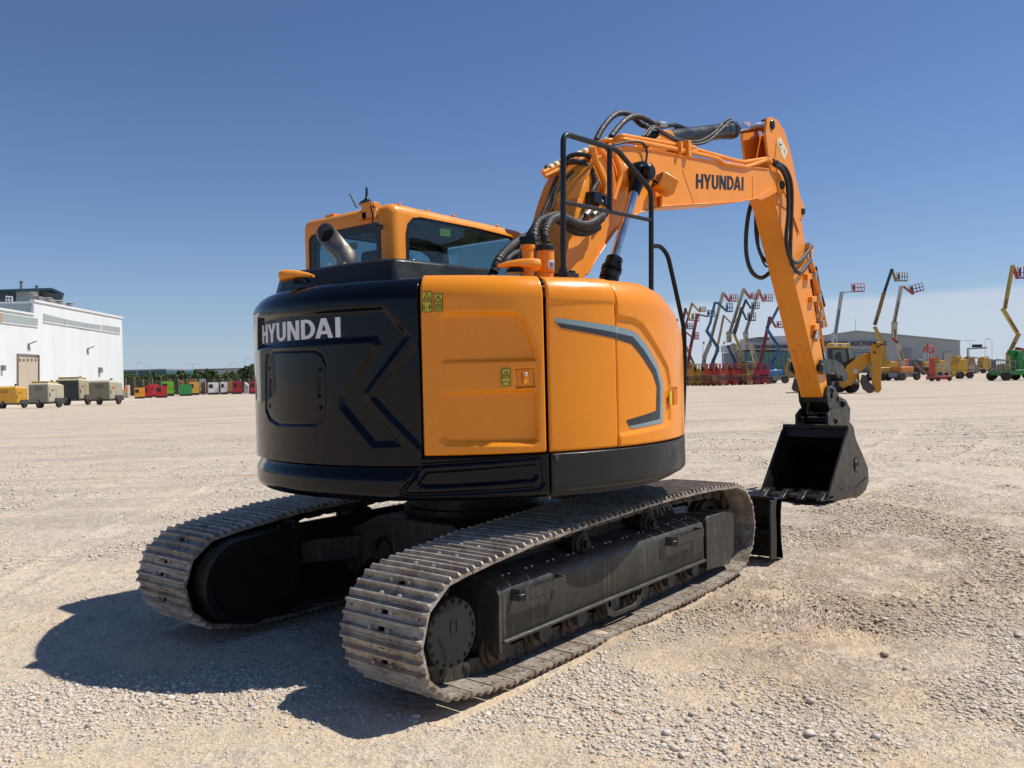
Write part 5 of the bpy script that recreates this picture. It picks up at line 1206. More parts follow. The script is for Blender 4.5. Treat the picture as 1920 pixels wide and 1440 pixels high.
mb = MB(); pts_ = path([(1579, 916), (1594, 919), (1607, 913), (1616, 904), (1625, 895)], BRt-.004); mb.tube(pts_, .008, 6); q = pY(1606, 871, BRt-.003)
mb.tube([Vector((q[0]+.10*math.cos(R(a))*.9, q[1], q[2]+.10*math.sin(R(a)))) for a in range(60, 290, 15)], .008, 6); mb.tube([Vector((q[0]+.05*math.cos(R(a)), q[1], q[2]+.05*math.sin(R(a)))) for a in range(0, 360, 30)], .006, 6, closed=True); mb.build('weld_mark', M['bucket'], EX, smooth=40)
# ================================================================ FAR YARD
def gnd(px, py): return Vector(pZ(px, py, 0))
def depth_of(px, py):               # depth of a ground point seen at a photo position
    q = np.array(gnd(px, py))-CAM; return float(q@_f)
def hor(px):                        # photo height of the horizon
    a = (_f+_r*(px-960)/FPX)[2]; return 720+a*FPX/_u[2]
class Fr:                           # local frame at a ground point: across (photo right) and up, metres
    def __init__(s, px, D):
        s.D = D; s.o = Vector(dep(px, hor(px), D)); s.o.z = 0; s.px = px; s.k = D/FPX
    def at(s, px, py, back=0):      # the point seen there in the upright plane through the frame
        d = ray(px, py); o = s.o; t = ((o.x-CAM[0])*FH.x+(o.y-CAM[1])*FH.y+back)/(d[0]*FH.x+d[1]*FH.y)
        return Vector((CAM[0]+t*d[0], CAM[1]+t*d[1], CAM[2]+t*d[2]))
def wheel(mb, c, r, w, ax):
    mb.lathe([(r*.55, -w/2), (r*.93, -w/2), (r, -w*.35), (r, w*.35), (r*.93, w/2), (r*.55, w/2)], c, ax, 18)
def rim(mb, c, r, w, ax): mb.lathe([(r*.55, -w*.42), (r*.5, -w*.3), (r*.2, -w*.3), (r*.18, w*.3), (r*.5, w*.3), (r*.55, w*.42)], c, ax, 14)
def rotf(o, a):                     # local -> world with rotation a
    ca, sa = math.cos(a), math.sin(a)
    return lambda x, y, z: (o.x+x*ca-y*sa, o.y+x*sa+y*ca, o.z+z)
def lbox(mb, fn, a, b):
    V = [fn(x, y, z) for z in (a[2], b[2]) for (x, y) in ((a[0], a[1]), (b[0], a[1]), (b[0], b[1]), (a[0], b[1]))]
    mb.add(V, [(0, 3, 2, 1), (4, 5, 6, 7), (0, 1, 5, 4), (1, 2, 6, 5), (2, 3, 7, 6), (3, 0, 4, 7)])
def lprism(mb, fn, pts, y0, y1):    # side profile (x,z) swept across y
    mb.prism([pts], lambda u, v, w: fn(u, w, v), y0, y1)

# ---- generator sets by the fence
def genset(px0, px1, ytop, ybase, colr, label, ratio=.5, louv=.55, flip=False, depth=None, white_end=None):
    pc = (px0+px1)/2; D = depth or depth_of(pc, ybase); f = Fr(pc, D); k = f.k
    H = (ybase-ytop)*k; Wd = (px1-px0)*k
    a = YAW-R(90)+R(22 if not flip else -22)         # x axis roughly to the photo right
    th = R(22); L = Wd*.62/math.cos(th)*1.0; B = Wd*.42/math.sin(th)*.9; B = min(B, 1.6)
    root = thing('generator_set', label, 'generator', tuple(f.o), 'generator sets lined up by the fence')
    fn = rotf(f.o, a); sh = H*.16
    mb = MB(); lbox(mb, fn, (-L/2, 0, .0), (L/2, B, sh)); mb.build('skid', P(.02, .02, .022), root)
    mb = MB(); lprism(mb, fn, [(-L/2, sh), (L/2, sh), (L/2, H*.94), (L/2-.08, H), (-L/2+.08, H), (-L/2, H*.94)], .0, B); bd = mb.build('canopy', P(*colr), root)
    dk = tuple(x*.55 for x in colr)
    for (x0, x1) in ((-L*.46, -L*.18), (-L*.15, L*.15), (L*.18, L*.46)):
        mb = MB(); lbox(mb, fn, (x0, -.012, sh+.06), (x1, .0, H*.90)); d_ = mb.build('door', P(*colr), root)
        mb = MB(); lbox(mb, fn, (x1-.10, -.03, H*.5), (x1-.05, -.012, H*.58)); mb.build('handle', P(.02, .02, .02), d_)
    if louv:
        x0 = -L*.44 if not flip else L*.0
        mb = MB(); lbox(mb, fn, (x0, -.02, H*.55), (x0+L*.40, -.013, H*.85)); mb.build('louvre', P(.015, .016, .018), root)
    if white_end: mb = MB(); lbox(mb, fn, (L/2, B*.1, sh+.05), (L/2+.015, B*.9, H*.9)); mb.build('end_panel', P(*white_end), root)
    else: mb = MB(); lbox(mb, fn, (L/2, B*.15, sh+.1), (L/2+.015, B*.6, H*.7)); mb.build('end_grille', P(*dk), root)
    mb = MB(); q = Vector(fn(L*.25, B*.5, H)); mb.cyl(q, q+Vector((0, 0, .12)), .05, 8); mb.build('exhaust_outlet', P(.03, .03, .03), root)
    return root
OR, RD, LM, GN, WH = (.75, .33, .03), (.50, .02, .03), (.20, .52, .03), (.03, .28, .06), (.78, .78, .76)
for a in (
 (248, 274, 727, 747.5, OR, 'small orange and grey generator set, leftmost of the row by the fence', {}),
 (266, 287, 724, 746, RD, 'narrow red generator set between the small orange one and the wider red one', {}),
 (274, 300, 720.5, 744.5, (.55, .05, .05), 'pale topped red generator set peeking out behind the two front red ones', {}),
 (288, 317, 724, 746, RD, 'red generator set with a black louvre in front of the lime green one', {}),
 (299, 330, 715, 743, LM, 'tall lime green generator set behind the red ones', {}),
 (332, 364, 721, 742.5, GN, 'dark green generator set right of the lime green one', dict(louv=0)),
 (333, 348, 713, 740, (.80, .36, .03), 'orange generator set showing above the dark green one', {}),
 (350, 377, 716, 741, (.78, .40, .06), 'orange generator set with grey side right of the dark green one', {}),
 (352, 370, 710.5, 739, (.6, .2, .1), 'salmon red generator set at the back behind the orange one', dict(louv=0)),
 (376, 387, 717, 739.5, (.16, .05, .04), 'dark brown generator set squeezed between the orange one and the first white one', dict(louv=0)),
 (371, 389, 710.5, 738, WH, 'tall white generator set at the back, top showing over the brown one', dict(louv=0)),
 (386, 414, 717, 740, WH, 'white generator set with a big black louvre', {}),
 (411, 429, 716, 739.5, WH, 'second white generator set, narrower, right of the white one with the big louvre', {}),
 (425, 440, 714, 737.5, OR, 'orange generator set showing behind the narrow white one', dict(louv=0)),
 (432, 457, 715, 739, (.42, .02, .03), 'dark red generator set, left of the white tent-like cover', dict()),
 (465, 490, 715, 738.5, (.42, .02, .03), 'dark red generator set at the edge of the excavator counterweight', {}),
): genset(a[0], a[1], a[2], a[3], a[4], a[5], **a[6])
f = Fr(461, depth_of(461, 737)); fn = rotf(f.o, YAW-R(90)); k = f.k
r0 = thing('covered_machine', 'white angular cover standing behind the dark red generator', 'cover', tuple(f.o))
mb = MB(); mb.add([fn(-5*k, 0, 0), fn(5*k, 0, 0), fn(5*k, 1.5, 0), fn(-5*k, 1.5, 0), fn(-4.5*k, .2, 21*k), fn(4.5*k, .2, 13*k), fn(4.5*k, 1.3, 13*k), fn(-4.5*k, 1.3, 21*k)], [(0, 3, 2, 1), (4, 5, 6, 7), (0, 1, 5, 4), (1, 2, 6, 5), (2, 3, 7, 6), (3, 0, 4, 7)]); mb.build('tarpaulin', P(.75, .75, .74), r0, bevel=.08)

# ---- trailer compressors in front of the hall
def compressor(px0, px1, ytop, ybase, pcut, c_end, c_side, label, roof=None):
    D = depth_of((px0+px1)/2, ybase); f = Fr(px0, D); f2 = Fr(px1, D); o = f.o; Wd = (f2.o-f.o).length; k = f.k; H = (ybase-ytop)*k
    root = thing('towable_compressor', label, 'compressor', tuple((f.o+f2.o)/2), 'trailer mounted compressors in front of the white hall')
    wl_ = (pcut-px0)*k; wr = (px1-pcut)*k
    # the near end face looks at us, the long side runs back to the right
    a = YAW-R(90); fn = rotf(f.o, a); th = R(58); L = wr/(math.cos(th)+(960-pcut)/FPX*math.sin(th)); cx, cy = math.cos(th), math.sin(th)
    def P3(e, l, z): return fn(e+l*cx, l*cy, z)      # e along end face, l along the side
    zb = H*.22; z1 = H
    mb = MB(); V = [P3(0, 0, zb), P3(wl_, 0, zb), P3(wl_, L, zb), P3(0, L, zb), P3(0, 0, z1*.93), P3(wl_, 0, z1*.93), P3(wl_, L, z1*.88), P3(0, L, z1*.88), P3(.12, .15, z1), P3(wl_-.12, .15, z1), P3(wl_-.12, L-.3, z1*.95), P3(.12, L-.3, z1*.95)]
    mb.add(V, [(0, 3, 2, 1), (8, 9, 10, 11), (0, 1, 5, 4), (1, 2, 6, 5), (2, 3, 7, 6), (3, 0, 4, 7), (4, 5, 9, 8), (5, 6, 10, 9), (6, 7, 11, 10), (7, 4, 8, 11)]); mb.build('canopy', P(*c_side), root, bevel=.02)
    def quadbox(e0, e1, z0, z1_, out=.02, name='end_panel', m_=None, par=None):
        mb = MB(); V = [fn(e, -out, z) for (e, z) in ((e0, z0), (e1, z0), (e1, z1_), (e0, z1_))]+[fn(e, 0, z) for (e, z) in ((e0, z0), (e1, z0), (e1, z1_), (e0, z1_))]
        mb.add(V, [(0, 1, 2, 3), (7, 6, 5, 4), (0, 4, 5, 1), (1, 5, 6, 2), (2, 6, 7, 3), (3, 7, 4, 0)]); return mb.build(name, m_, par or root)
    ep = quadbox(.04, wl_-.04, zb+.03, z1*.91, .02, 'end_panel', P(*c_end))
    quadbox(wl_*.3, wl_*.7, z1*.68, z1*.84, .03, 'louvre', P(*(x*.6 for x in c_end)), ep)
    quadbox(wl_*.08, wl_*.13, z1*.55, z1*.60, .04, 'handle', P(.02, .02, .02), ep)
    def sidebox(l0, l1, z0, z1_, m_, name, out=.02):
        nx, ny = cy, -cx; mb = MB(); V = []
        for oo in (out, 0):
            for (l, z) in ((l0, z0), (l1, z0), (l1, z1_), (l0, z1_)):
                q = P3(wl_, l, z); w_ = rotf(Vector((0, 0, 0)), a)(nx*oo, ny*oo, 0); V.append((q[0]+w_[0], q[1]+w_[1], q[2]))
        mb.add(V, [(0, 1, 2, 3), (7, 6, 5, 4), (0, 4, 5, 1), (1, 5, 6, 2), (2, 6, 7, 3), (3, 7, 4, 0)]); return mb.build(name, m_, root)
    sidebox(L*.05, L*.45, zb+.08, z1*.82, P(*c_side), 'side_door'); sidebox(L*.5, L*.9, zb+.08, z1*.80, P(*c_side), 'side_door')
    sidebox(L*.08, L*.12, z1*.45, z1*.58, P(.02, .02, .02), 'door_handle', .04)
    sidebox(L*.2, L*.35, z1*.66, z1*.72, P(.45, .06, .05), 'red_label', .03)
    mb = MB(); V = [P3(-.02, -.02, zb*.72), P3(wl_+.03, -.02, zb*.72), P3(wl_+.03, L, zb*.72), P3(-.02, L, zb*.72), P3(-.02, -.02, zb*1.05), P3(wl_+.03, -.02, zb*1.05), P3(wl_+.03, L, zb*1.05), P3(-.02, L, zb*1.05)]
    mb.add(V, [(0, 3, 2, 1), (4, 5, 6, 7), (0, 1, 5, 4), (1, 2, 6, 5), (2, 3, 7, 6), (3, 0, 4, 7)]); mb.build('chassis', P(.03, .032, .033), root)
    ax = Vector(P3(1, 0, 0))-Vector(P3(0, 0, 0)); r_ = H*.17
    for (e, l) in ((wl_+.05, L*.62), (.15, L*.62), (wl_*.45, L*.1)):
        mb = MB(); c = Vector(P3(e, l, r_)); wheel(mb, c, r_, .2, ax); w_ = mb.build('wheel', M['rubber'], root, smooth=35); mb = MB(); rim(mb, c, r_, .21, ax); mb.build('rim', P(.2, .2, .2), w_, smooth=35)
    mb = MB(); V = [P3(wl_+.02, L*.62-.35, zb*.8), P3(wl_+.2, L*.62-.35, zb*.8), P3(wl_+.2, L*.62+.35, zb*.8), P3(wl_+.02, L*.62+.35, zb*.8), P3(wl_+.02, L*.62-.25, zb*1.7), P3(wl_+.2, L*.62-.25, zb*1.7), P3(wl_+.2, L*.62+.25, zb*1.7), P3(wl_+.02, L*.62+.25, zb*1.7)]
    mb.add(V, [(4, 5, 6, 7), (0, 1, 5, 4), (1, 2, 6, 5), (2, 3, 7, 6), (3, 0, 4, 7)]); mb.build('mudguard', P(.06, .065, .065), root)
    mb = MB(); q = Vector(P3(wl_*.75, L*.5, z1*.95)); mb.tube([q, q+Vector((0, 0, .2)), q+Vector((0, 0, .2))+ax*.15], .06, 8); mb.build('exhaust_stack', P(.02, .02, .02), root)
    if roof:
        mb = MB(); V = [P3(.10, .12, z1), P3(wl_-.10, .12, z1), P3(wl_-.10, L-.28, z1*.95), P3(.10, L-.28, z1*.95)]; V += [tuple(Vector(v)+Vector((0, 0, .10))) for v in V]
        mb.add(V, [(0, 3, 2, 1), (4, 5, 6, 7), (0, 1, 5, 4), (1, 2, 6, 5), (2, 3, 7, 6), (3, 0, 4, 7)]); mb.build('roof_panel', P(*roof), root, bevel=.03)
    return root
compressor(-18, 52, 724, 766, 29, (.60, .30, .02), (.62, .33, .03), 'low yellow compressor trailer cut off by the left edge of the picture')
compressor(53, 120, 717, 765, 90, (.22, .205, .16), (.50, .455, .33), 'cream compressor trailer with a black bonnet, second from the left', (.55, .30, .04))
compressor(104, 172, 709, 760, 148, (.012, .03, .028), (.46, .41, .28), 'dark green compressor trailer with a yellow roof between the two cream ones', (.40, .24, .08))
compressor(166, 230, 713, 759, 205, (.22, .205, .15), (.44, .40, .28), 'long cream compressor trailer with a dented grey end, in front of the hall corner')

# ---- white hall on the left
HR, HL = Fr(232, 100), Fr(68, 77.5)
e_ = (HL.o-HR.o); e_.z = 0; eL = e_.length; e_.normalize(); bk_ = Vector((FH.x, FH.y, 0)); bk_ = bk_-e_*bk_.dot(e_); bk_.normalize(); bk_ = bk_ if bk_.dot(RH) < 0 else -bk_
def hallp(u, v, z): q = HR.o+e_*u+bk_*v; return (q.x, q.y, z)
H1 = HR.at(228, 597).z; H2 = HL.at(69, 590).z
wmat, nt, nn, ll, b = newmat('white_corrugated_metal')
wv = nn.new('ShaderNodeTexWave'); wv.bands_direction = 'X'; wv.inputs['Scale'].default_value = 1.6; g = nn.new('ShaderNodeNewGeometry'); mp_ = nn.new('ShaderNodeMapping'); mp_.inputs['Rotation'].default_value = (0, 0, -math.atan2(e_.y, e_.x)); ll.new(g.outputs['Position'], mp_.inputs[0]); ll.new(mp_.outputs[0], wv.inputs[0])
ll.new(mixn(nt, mul(nt, wv.outputs[0], .16), mixn(nt, ramp(nt, noise(nt, .5, 5, .6, (1, 1, .2)), .4, .7, 0, .45), (.74, .77, .76), (.60, .62, .61)), (.55, .58, .58)), b.inputs[0]); b.inputs['Roughness'].default_value = .5; ll.new(bump(nt, wv.outputs[0], .3, .05), b.inputs['Normal'])  # grey wave stripes paint the shading of the ribs into the wall colour
gmat, nt, nn, ll, b = newmat('grey_corrugated_metal')
wv = nn.new('ShaderNodeTexWave'); wv.inputs['Scale'].default_value = 1.4; g = nn.new('ShaderNodeNewGeometry'); ll.new(g.outputs['Position'], wv.inputs[0])
ll.new(mixn(nt, ramp(nt, noise(nt, .3, 5, .6, (1, 1, .2)), .4, .7, 0, .4), (.34, .38, .38), (.28, .32, .32)), b.inputs[0]); b.inputs['Roughness'].default_value = .5; ll.new(bump(nt, wv.outputs[0], .3, .05), b.inputs['Normal'])
def slab(mb, u0, u1, v0, v1, z0, z1):
    V = [hallp(u, v, z) for z in (z0, z1) for (u, v) in ((u0, v0), (u1, v0), (u1, v1), (u0, v1))]
    mb.add(V, [(0, 3, 2, 1), (4, 5, 6, 7), (0, 1, 5, 4), (1, 2, 6, 5), (2, 3, 7, 6), (3, 0, 4, 7)])
hall = thing('industrial_hall', 'long white metal hall with a strip of windows high up, at the left edge', 'building', hallp(0, 0, 0))
mb = MB(); slab(mb, 0, eL, 0, 40, 0, H1); mb.build('wall', wmat, hall)
mb = MB(); slab(mb, eL, eL+30, .0, 40, 0, H2); mb.build('low_wing', wmat, hall)
mb = MB(); slab(mb, eL-.02, eL+.02+.05, .2, 39, H2, H1-.2); mb.build('gable_cladding', gmat, hall)
mb = MB(); slab(mb, -.15, eL+.1, -.12, .3, H1-.02, H1+.18); slab(mb, eL+.1, eL+30, -.12, .3, H2-.05, H2+.12); rf = mb.build('roof_edge', P(.72, .73, .72), hall)
def wallpt(px, py):                 # photo position -> (u,z) on the facade
    d = ray(px, py); n_ = bk_; t_ = (HR.o-Vector(CAM)).dot(n_)/Vector(d).dot(n_); q = Vector(CAM)+Vector(d)*t_; return (q-HR.o).dot(e_), q.z
def wrect(mb, px0, yt0, yb0, px1, yt1, yb1, v0=-.06, v1=.0):
    a = [wallpt(px0, yt0), wallpt(px1, yt1), wallpt(px1, yb1), wallpt(px0, yb0)]
    V = [hallp(u, v0, z) for u, z in a]+[hallp(u, v1, z) for u, z in a]; mb.add(V, [(0, 1, 2, 3), (7, 6, 5, 4), (0, 4, 5, 1), (1, 5, 6, 2), (2, 6, 7, 3), (3, 7, 4, 0)])
for (a, b_, ya, za, yb, zb) in ((81, 119, 588, 602.5, 598, 609.5), (120, 160, 598, 610, 606, 618), (161, 185, 606, 618, 609, 619.5), (192, 224, 609.5, 620, 614, 625)):
    mb = MB(); wrect(mb, a, ya, za, b_, yb, zb); mb.build('window_strip', gmat, hall)
mb = MB(); wrect(mb, 186, 608.5, 619, 191.5, 609, 619.5); mb.build('window_strip', P(.55, .50, .42), hall)
mb = MB(); wrect(mb, 3, 587, 603.5, 70, 597.5, 611); mb.build('window_strip', gmat, hall)
mb = MB(); wrect(mb, -30, 583, 600, 3, 587, 603.5); mb.build('window_strip', P(.45, .27, .17), hall)
mb = MB(); wrect(mb, 80, 602.5, 604, 224.5, 625.2, 626.5, -.1, 0); wrect(mb, 0, 603.5, 605, 70.5, 612, 613.5, -.1, 0); mb.build('window_sill', P(.75, .76, .74), hall)
mb = MB(); wrect(mb, 31, 663, 772, 73, 665.5, 760, -.05, 0); dr_ = mb.build('door_frame', P(.16, .13, .12), hall)
mb = MB(); wrect(mb, 32.5, 669, 772, 68.5, 671, 760, -.12, -.05); gd = mb.build('roller_door', P(.50, .42, .32), dr_)
mb = MB(); wrect(mb, 69, 666, 772, 71.5, 666, 760, -.14, -.05); mb.build('door_jamb', P(.10, .08, .08), dr_)
for xx in (33, 40, 47.5, 55, 62.5):
    mb = MB(); wrect(mb, xx, 672.5, 677, xx+3.2, 672.8, 677.4, -.16, -.12); mb.build('door_pane', P(.18, .15, .12), dr_)
mb = MB(); slab(mb, -.3, .6, -1.5, -.5, 0, 1.1); slab(mb, -1.6, -.6, -1.5, -.5, 0, 1.0)
for (px, py) in ((186, 694), (3, 690)):
    mb = MB(); wrect(mb, px-2, py-5, py+5, px+2, py-4.5, py+5, -.3, 0); mb.build('wall_box', P(.25, .22, .18), hall)
for (px, py) in ((52, 645), (163, 654)):
    mb = MB(); a = wallpt(px, py); q = Vector(hallp(a[0], 0, a[1]-.5)); n_ = -bk_; mb.bar(q+n_*.1, q+n_*.1+Vector((0, 0, .5)), .12, .12); mb.bar(q+n_*.1+Vector((0, 0, .5)), q+n_*.5-e_*.5+Vector((0, 0, .75)), .25, .1); mb.build('wall_lamp', P(.22, .22, .24), hall)
for (px, py, w_) in ((62, 552, 8), (91, 561, 7), (112, 566, 7), (131, 570, 7)):
    D_ = 110; fr_ = Fr(px, D_); q = fr_.at(px, py+14); top_ = fr_.at(px, py); mb = MB(); mb.cyl(q-Vector((0, 0, 1.2)), top_, .22, 10); mb.lathe([(.25, -.35), (.5, -.3), (.5, -.15), (.3, -.1), (.52, 0), (.3, .12)], top_+Vector((0, 0, .1)), (0, 0, 1), 12); mb.build('roof_vent', P(.40, .37, .34), hall, smooth=30)
mb = MB()
for px in (11.5, 17, 23): fr_ = Fr(px, 84); mb.cyl(fr_.at(px, 582), fr_.at(px, 556), .05, 6)
for py in (556, 562): fr_ = Fr(17, 84); mb.cyl(fr_.at(11, py-.4), fr_.at(23, py+.5), .05, 6)
mb.build('roof_ladder', P(.78, .78, .76), hall)
# blue-grey factory behind
f = Fr(60, 165); fac = thing('factory_shed', 'blue grey factory shed with a blue roof rising behind the white hall', 'building', tuple(f.o))
def fp(px, py, back=0): return f.at(px, py, back)
RAD = Vector((f.o.x-CAM[0], f.o.y-CAM[1], 0)).normalized()
def fslab(name, x0, x1, yt, m_, b0=0, b1=20, yt2=None):
    mb = MB(); a = fp(x0, yt, b0); b_ = fp(x1, yt2 or yt, b0); A = [Vector((a.x, a.y, 0)), Vector((b_.x, b_.y, 0))]; o2 = RAD*(b1-b0)
    V = [A[0], A[1], A[1]+o2, A[0]+o2, Vector((a.x, a.y, a.z)), Vector((b_.x, b_.y, b_.z)), Vector((b_.x, b_.y, b_.z))+o2, Vector((a.x, a.y, a.z))+o2]
    mb.add(V, [(0, 3, 2, 1), (4, 5, 6, 7), (0, 1, 5, 4), (1, 2, 6, 5), (2, 3, 7, 6), (3, 0, 4, 7)]); return mb.build(name, m_, fac)
fslab('wall', -30, 30, 545, P(.05, .09, .14)); fslab('wall', 30, 73, 544, P(.30, .38, .44), -1, 20); fslab('wall', 73, 111, 544, P(.22, .25, .28), 0, 20, 552)
fslab('wall', 73, 111, 555, P(.72, .74, .75), -1.5, 2, 563)
mb = MB(); a, b_, c = fp(-30, 547, -3), fp(97, 543, -3), fp(120, 553, -3); 
for q0_, q1_ in ((a, b_), (b_, c)):
    V = [q0_, q1_, q1_+RAD*24, q0_+RAD*24]; V += [v+Vector((0, 0, .35)) for v in V]; mb.add(V, [(0, 3, 2, 1), (4, 5, 6, 7), (0, 1, 5, 4), (1, 2, 6, 5), (2, 3, 7, 6), (3, 0, 4, 7)])
mb.build('roof', P(.03, .11, .17), fac)
for (px, y0, y1) in ((40, 528, 545), (69, 536, 545)): mb = MB(); mb.cyl(fp(px, y1+2, 4), fp(px, y0, 4), .28, 10); mb.cyl(fp(px, y0+1, 4), fp(px, y0-1, 4), .4, 10); mb.build('chimney', P(.25, .26, .27), fac, smooth=30)
mb = MB()
for (a, b_) in (((0, 548), (6, 556)), ((6, 556), (14, 548)), ((-4, 556), (0, 548)), ((14, 548), (14, 566))): mb.bar(fp(*a, -2), fp(*b_, -2), .25, .25)
mb.build('roof_truss', P(.05, .09, .16), fac)
# green and white sheds beyond the bushes
def shed(px0, px1, ytop, D, colr, label, ytop2=None, roofc=None, depth=25):
    f = Fr((px0+px1)/2, D); a = f.at(px0, ytop); b_ = f.at(px1, ytop2 or ytop); r0 = thing('warehouse', label, 'building', tuple(f.o)); zt = (a.z, b_.z)
    mb = MB(); V = [Vector((a.x, a.y, 0)), Vector((b_.x, b_.y, 0)), Vector((b_.x, b_.y, 0))+FH*depth, Vector((a.x, a.y, 0))+FH*depth, a, b_, b_+FH*depth, a+FH*depth]
    mb.add(V, [(0, 3, 2, 1), (4, 5, 6, 7), (0, 1, 5, 4), (1, 2, 6, 5), (2, 3, 7, 6), (3, 0, 4, 7)]); mb.build('wall', colr, r0)
    mb = MB(); up = Vector((0, 0, .5)); o_ = -FH*.3; V = [a+o_, b_+o_, b_+FH*depth, a+FH*depth]; V += [v+up for v in V]; mb.add(V, [(0, 3, 2, 1), (4, 5, 6, 7), (0, 1, 5, 4), (1, 2, 6, 5), (2, 3, 7, 6), (3, 0, 4, 7)]); mb.build('roof_edge', roofc or P(.2, .22, .25), r0); return r0
shed(225, 312, 697, 260, P(.02, .10, .11), 'dark green shed beyond the bushes at the left', 694.5)
shed(313, 480, 696, 290, P(.42, .45, .50), 'pale shed with a dark roof line beyond the bushes', 692)
# fence
f = Fr(360, 112); fe = thing('wire_fence', 'wire mesh fence with thin posts between the generators and the bushes', 'fence', tuple(f.o))
fm, nt, nn, ll, b = newmat('wire_mesh'); b.inputs['Base Color'].default_value = (.12, .11, .09, 1); b.inputs['Roughness'].default_value = .7
vx = nn.new('ShaderNodeTexVoronoi'); vx.feature = 'DISTANCE_TO_EDGE'; vx.inputs['Scale'].default_value = 12; g = nn.new('ShaderNodeNewGeometry'); ll.new(g.outputs['Position'], vx.inputs['Vector'])
ll.new(ramp(nt, vx.outputs['Distance'], .10, .12, 1, .0), b.inputs['Alpha']); 
mb = MB(); a, b_ = f.at(232, 712), f.at(480, 710); mb.add([(a.x, a.y, 0), (b_.x, b_.y, 0), tuple(b_), tuple(a)], [(0, 1, 2, 3)]); mb.build('mesh_panel', fm, fe)
for i in range(16):
    px = 236+i*16.5; mb = MB(); t_ = f.at(px, 711); mb.cyl((t_.x, t_.y, 0), tuple(t_+Vector((0, 0, .1))), .05, 6); mb.build('post', P(.32, .30, .27), fe)
mb = MB(); f = Fr(242, 99); b0 = thing('concrete_block', 'pale concrete blocks by the corner of the white hall', 'block', tuple(f.o)); fn = rotf(f.o, YAW-R(90)); lbox(mb, fn, (-.8, 0, 0), (-.3, .5, 1.0)); mb.build('block', P(.45, .40, .34), b0)
f = Fr(236, 99); o_ = thing('concrete_block', 'taller narrow concrete block touching the hall corner', 'block', tuple(f.o)); fn = rotf(f.o, YAW-R(90)); mb = MB(); lbox(mb, fn, (-.1, 0, 0), (.25, .5, 1.5)); mb.build('block', P(.5, .45, .38), o_)
f = Fr(237.5, 98); o_ = thing('road_barrel', 'orange barrel standing on the concrete block beside the hall', 'barrel', tuple(f.at(237.5, 734))); q = f.at(237.5, 734.5); mb = MB(); mb.lathe([(.12, 0), (.13, .3), (.11, .32), (.11, .6), (.09, .7)], q, (0, 0, 1), 12); mb.build('drum', P(.7, .16, .04), o_, smooth=30)
# bushes
leafm = []
for i, (c1_, c2_) in enumerate((((.06, .10, .03), (.13, .17, .055)), ((.07, .10, .035), (.16, .185, .075)), ((.05, .085, .03), (.10, .145, .045)))):
    m, nt, nn, ll, b = newmat('foliage'); g = nn.new('ShaderNodeNewGeometry'); ll.new(mixn(nt, g.outputs['Random Per Island'], c1_, c2_), b.inputs[0]); b.inputs['Roughness'].default_value = .75; leafm.append(m)
def leaves(cs, n, size, seed):      # cs: list of (centre, radii)
    rg = np.random.default_rng(seed); V = []; F = []
    for (c, rr) in cs:
        k = int(n*rr[0]*rr[2]); u = rg.normal(size=(k, 3)); u /= np.linalg.norm(u, axis=1)[:, None]; rad_ = rg.uniform(.35, 1.08, (k, 1))**.6; ctr = np.array(c)+u*rad_*np.array(rr)
        a = rg.normal(size=(k, 3)); a /= np.linalg.norm(a, axis=1)[:, None]; b2 = np.cross(a, rg.normal(size=(k, 3))); b2 /= np.linalg.norm(b2, axis=1)[:, None]; s__ = rg.uniform(.5, 1.2, (k, 1))*size
        b0_ = len(V)*0+sum(len(x) for x in V); V.append(np.stack([ctr-a*s__, ctr+b2*s__*.6, ctr+a*s__, ctr-b2*s__*.6], 1).reshape(-1, 3)); F.append(np.arange(k*4).reshape(-1, 4)+b0_)
    return np.concatenate(V), np.concatenate(F)
rs = random.Random(5)
bl = [(240, 700, 'olive bush nearest the white hall'), (262, 703, 'low bush left of the green shed corner'), (284, 699, 'bush with a pointed tip in front of the green shed'), (308, 703, 'low round bush behind the red generators'), (330, 702, 'grey green bush behind the lime green generator'), (340, 697, 'bush with a single tall shoot behind the green generator'), (365, 702, 'bush behind the orange generator'), (376, 693.5, 'tall bushy tree behind the orange generator'), (393, 695, 'round topped tree behind the white generator'), (412, 703, 'low bush behind the second white generator'), (430, 697, 'mid height tree behind the dark red generator'), (450, 691, 'tall tree left of the excavator tail'), (468, 686, 'tallest tree of the row, at the excavator tail'), (482, 684, 'tree half hidden by the excavator tail'), (251, 706, 'low bush behind the wire fence at the left end'), (296, 706, 'low bush between the green shed corner and the lime generator'), (318, 706, 'small bush above the lime green generator'), (352, 704, 'bush filling the gap above the orange generators'), (402, 703, 'low bush between the round topped tree and the second white generator'), (421, 702, 'bush above the narrow white generator'), (440, 700, 'bush above the white cover')]
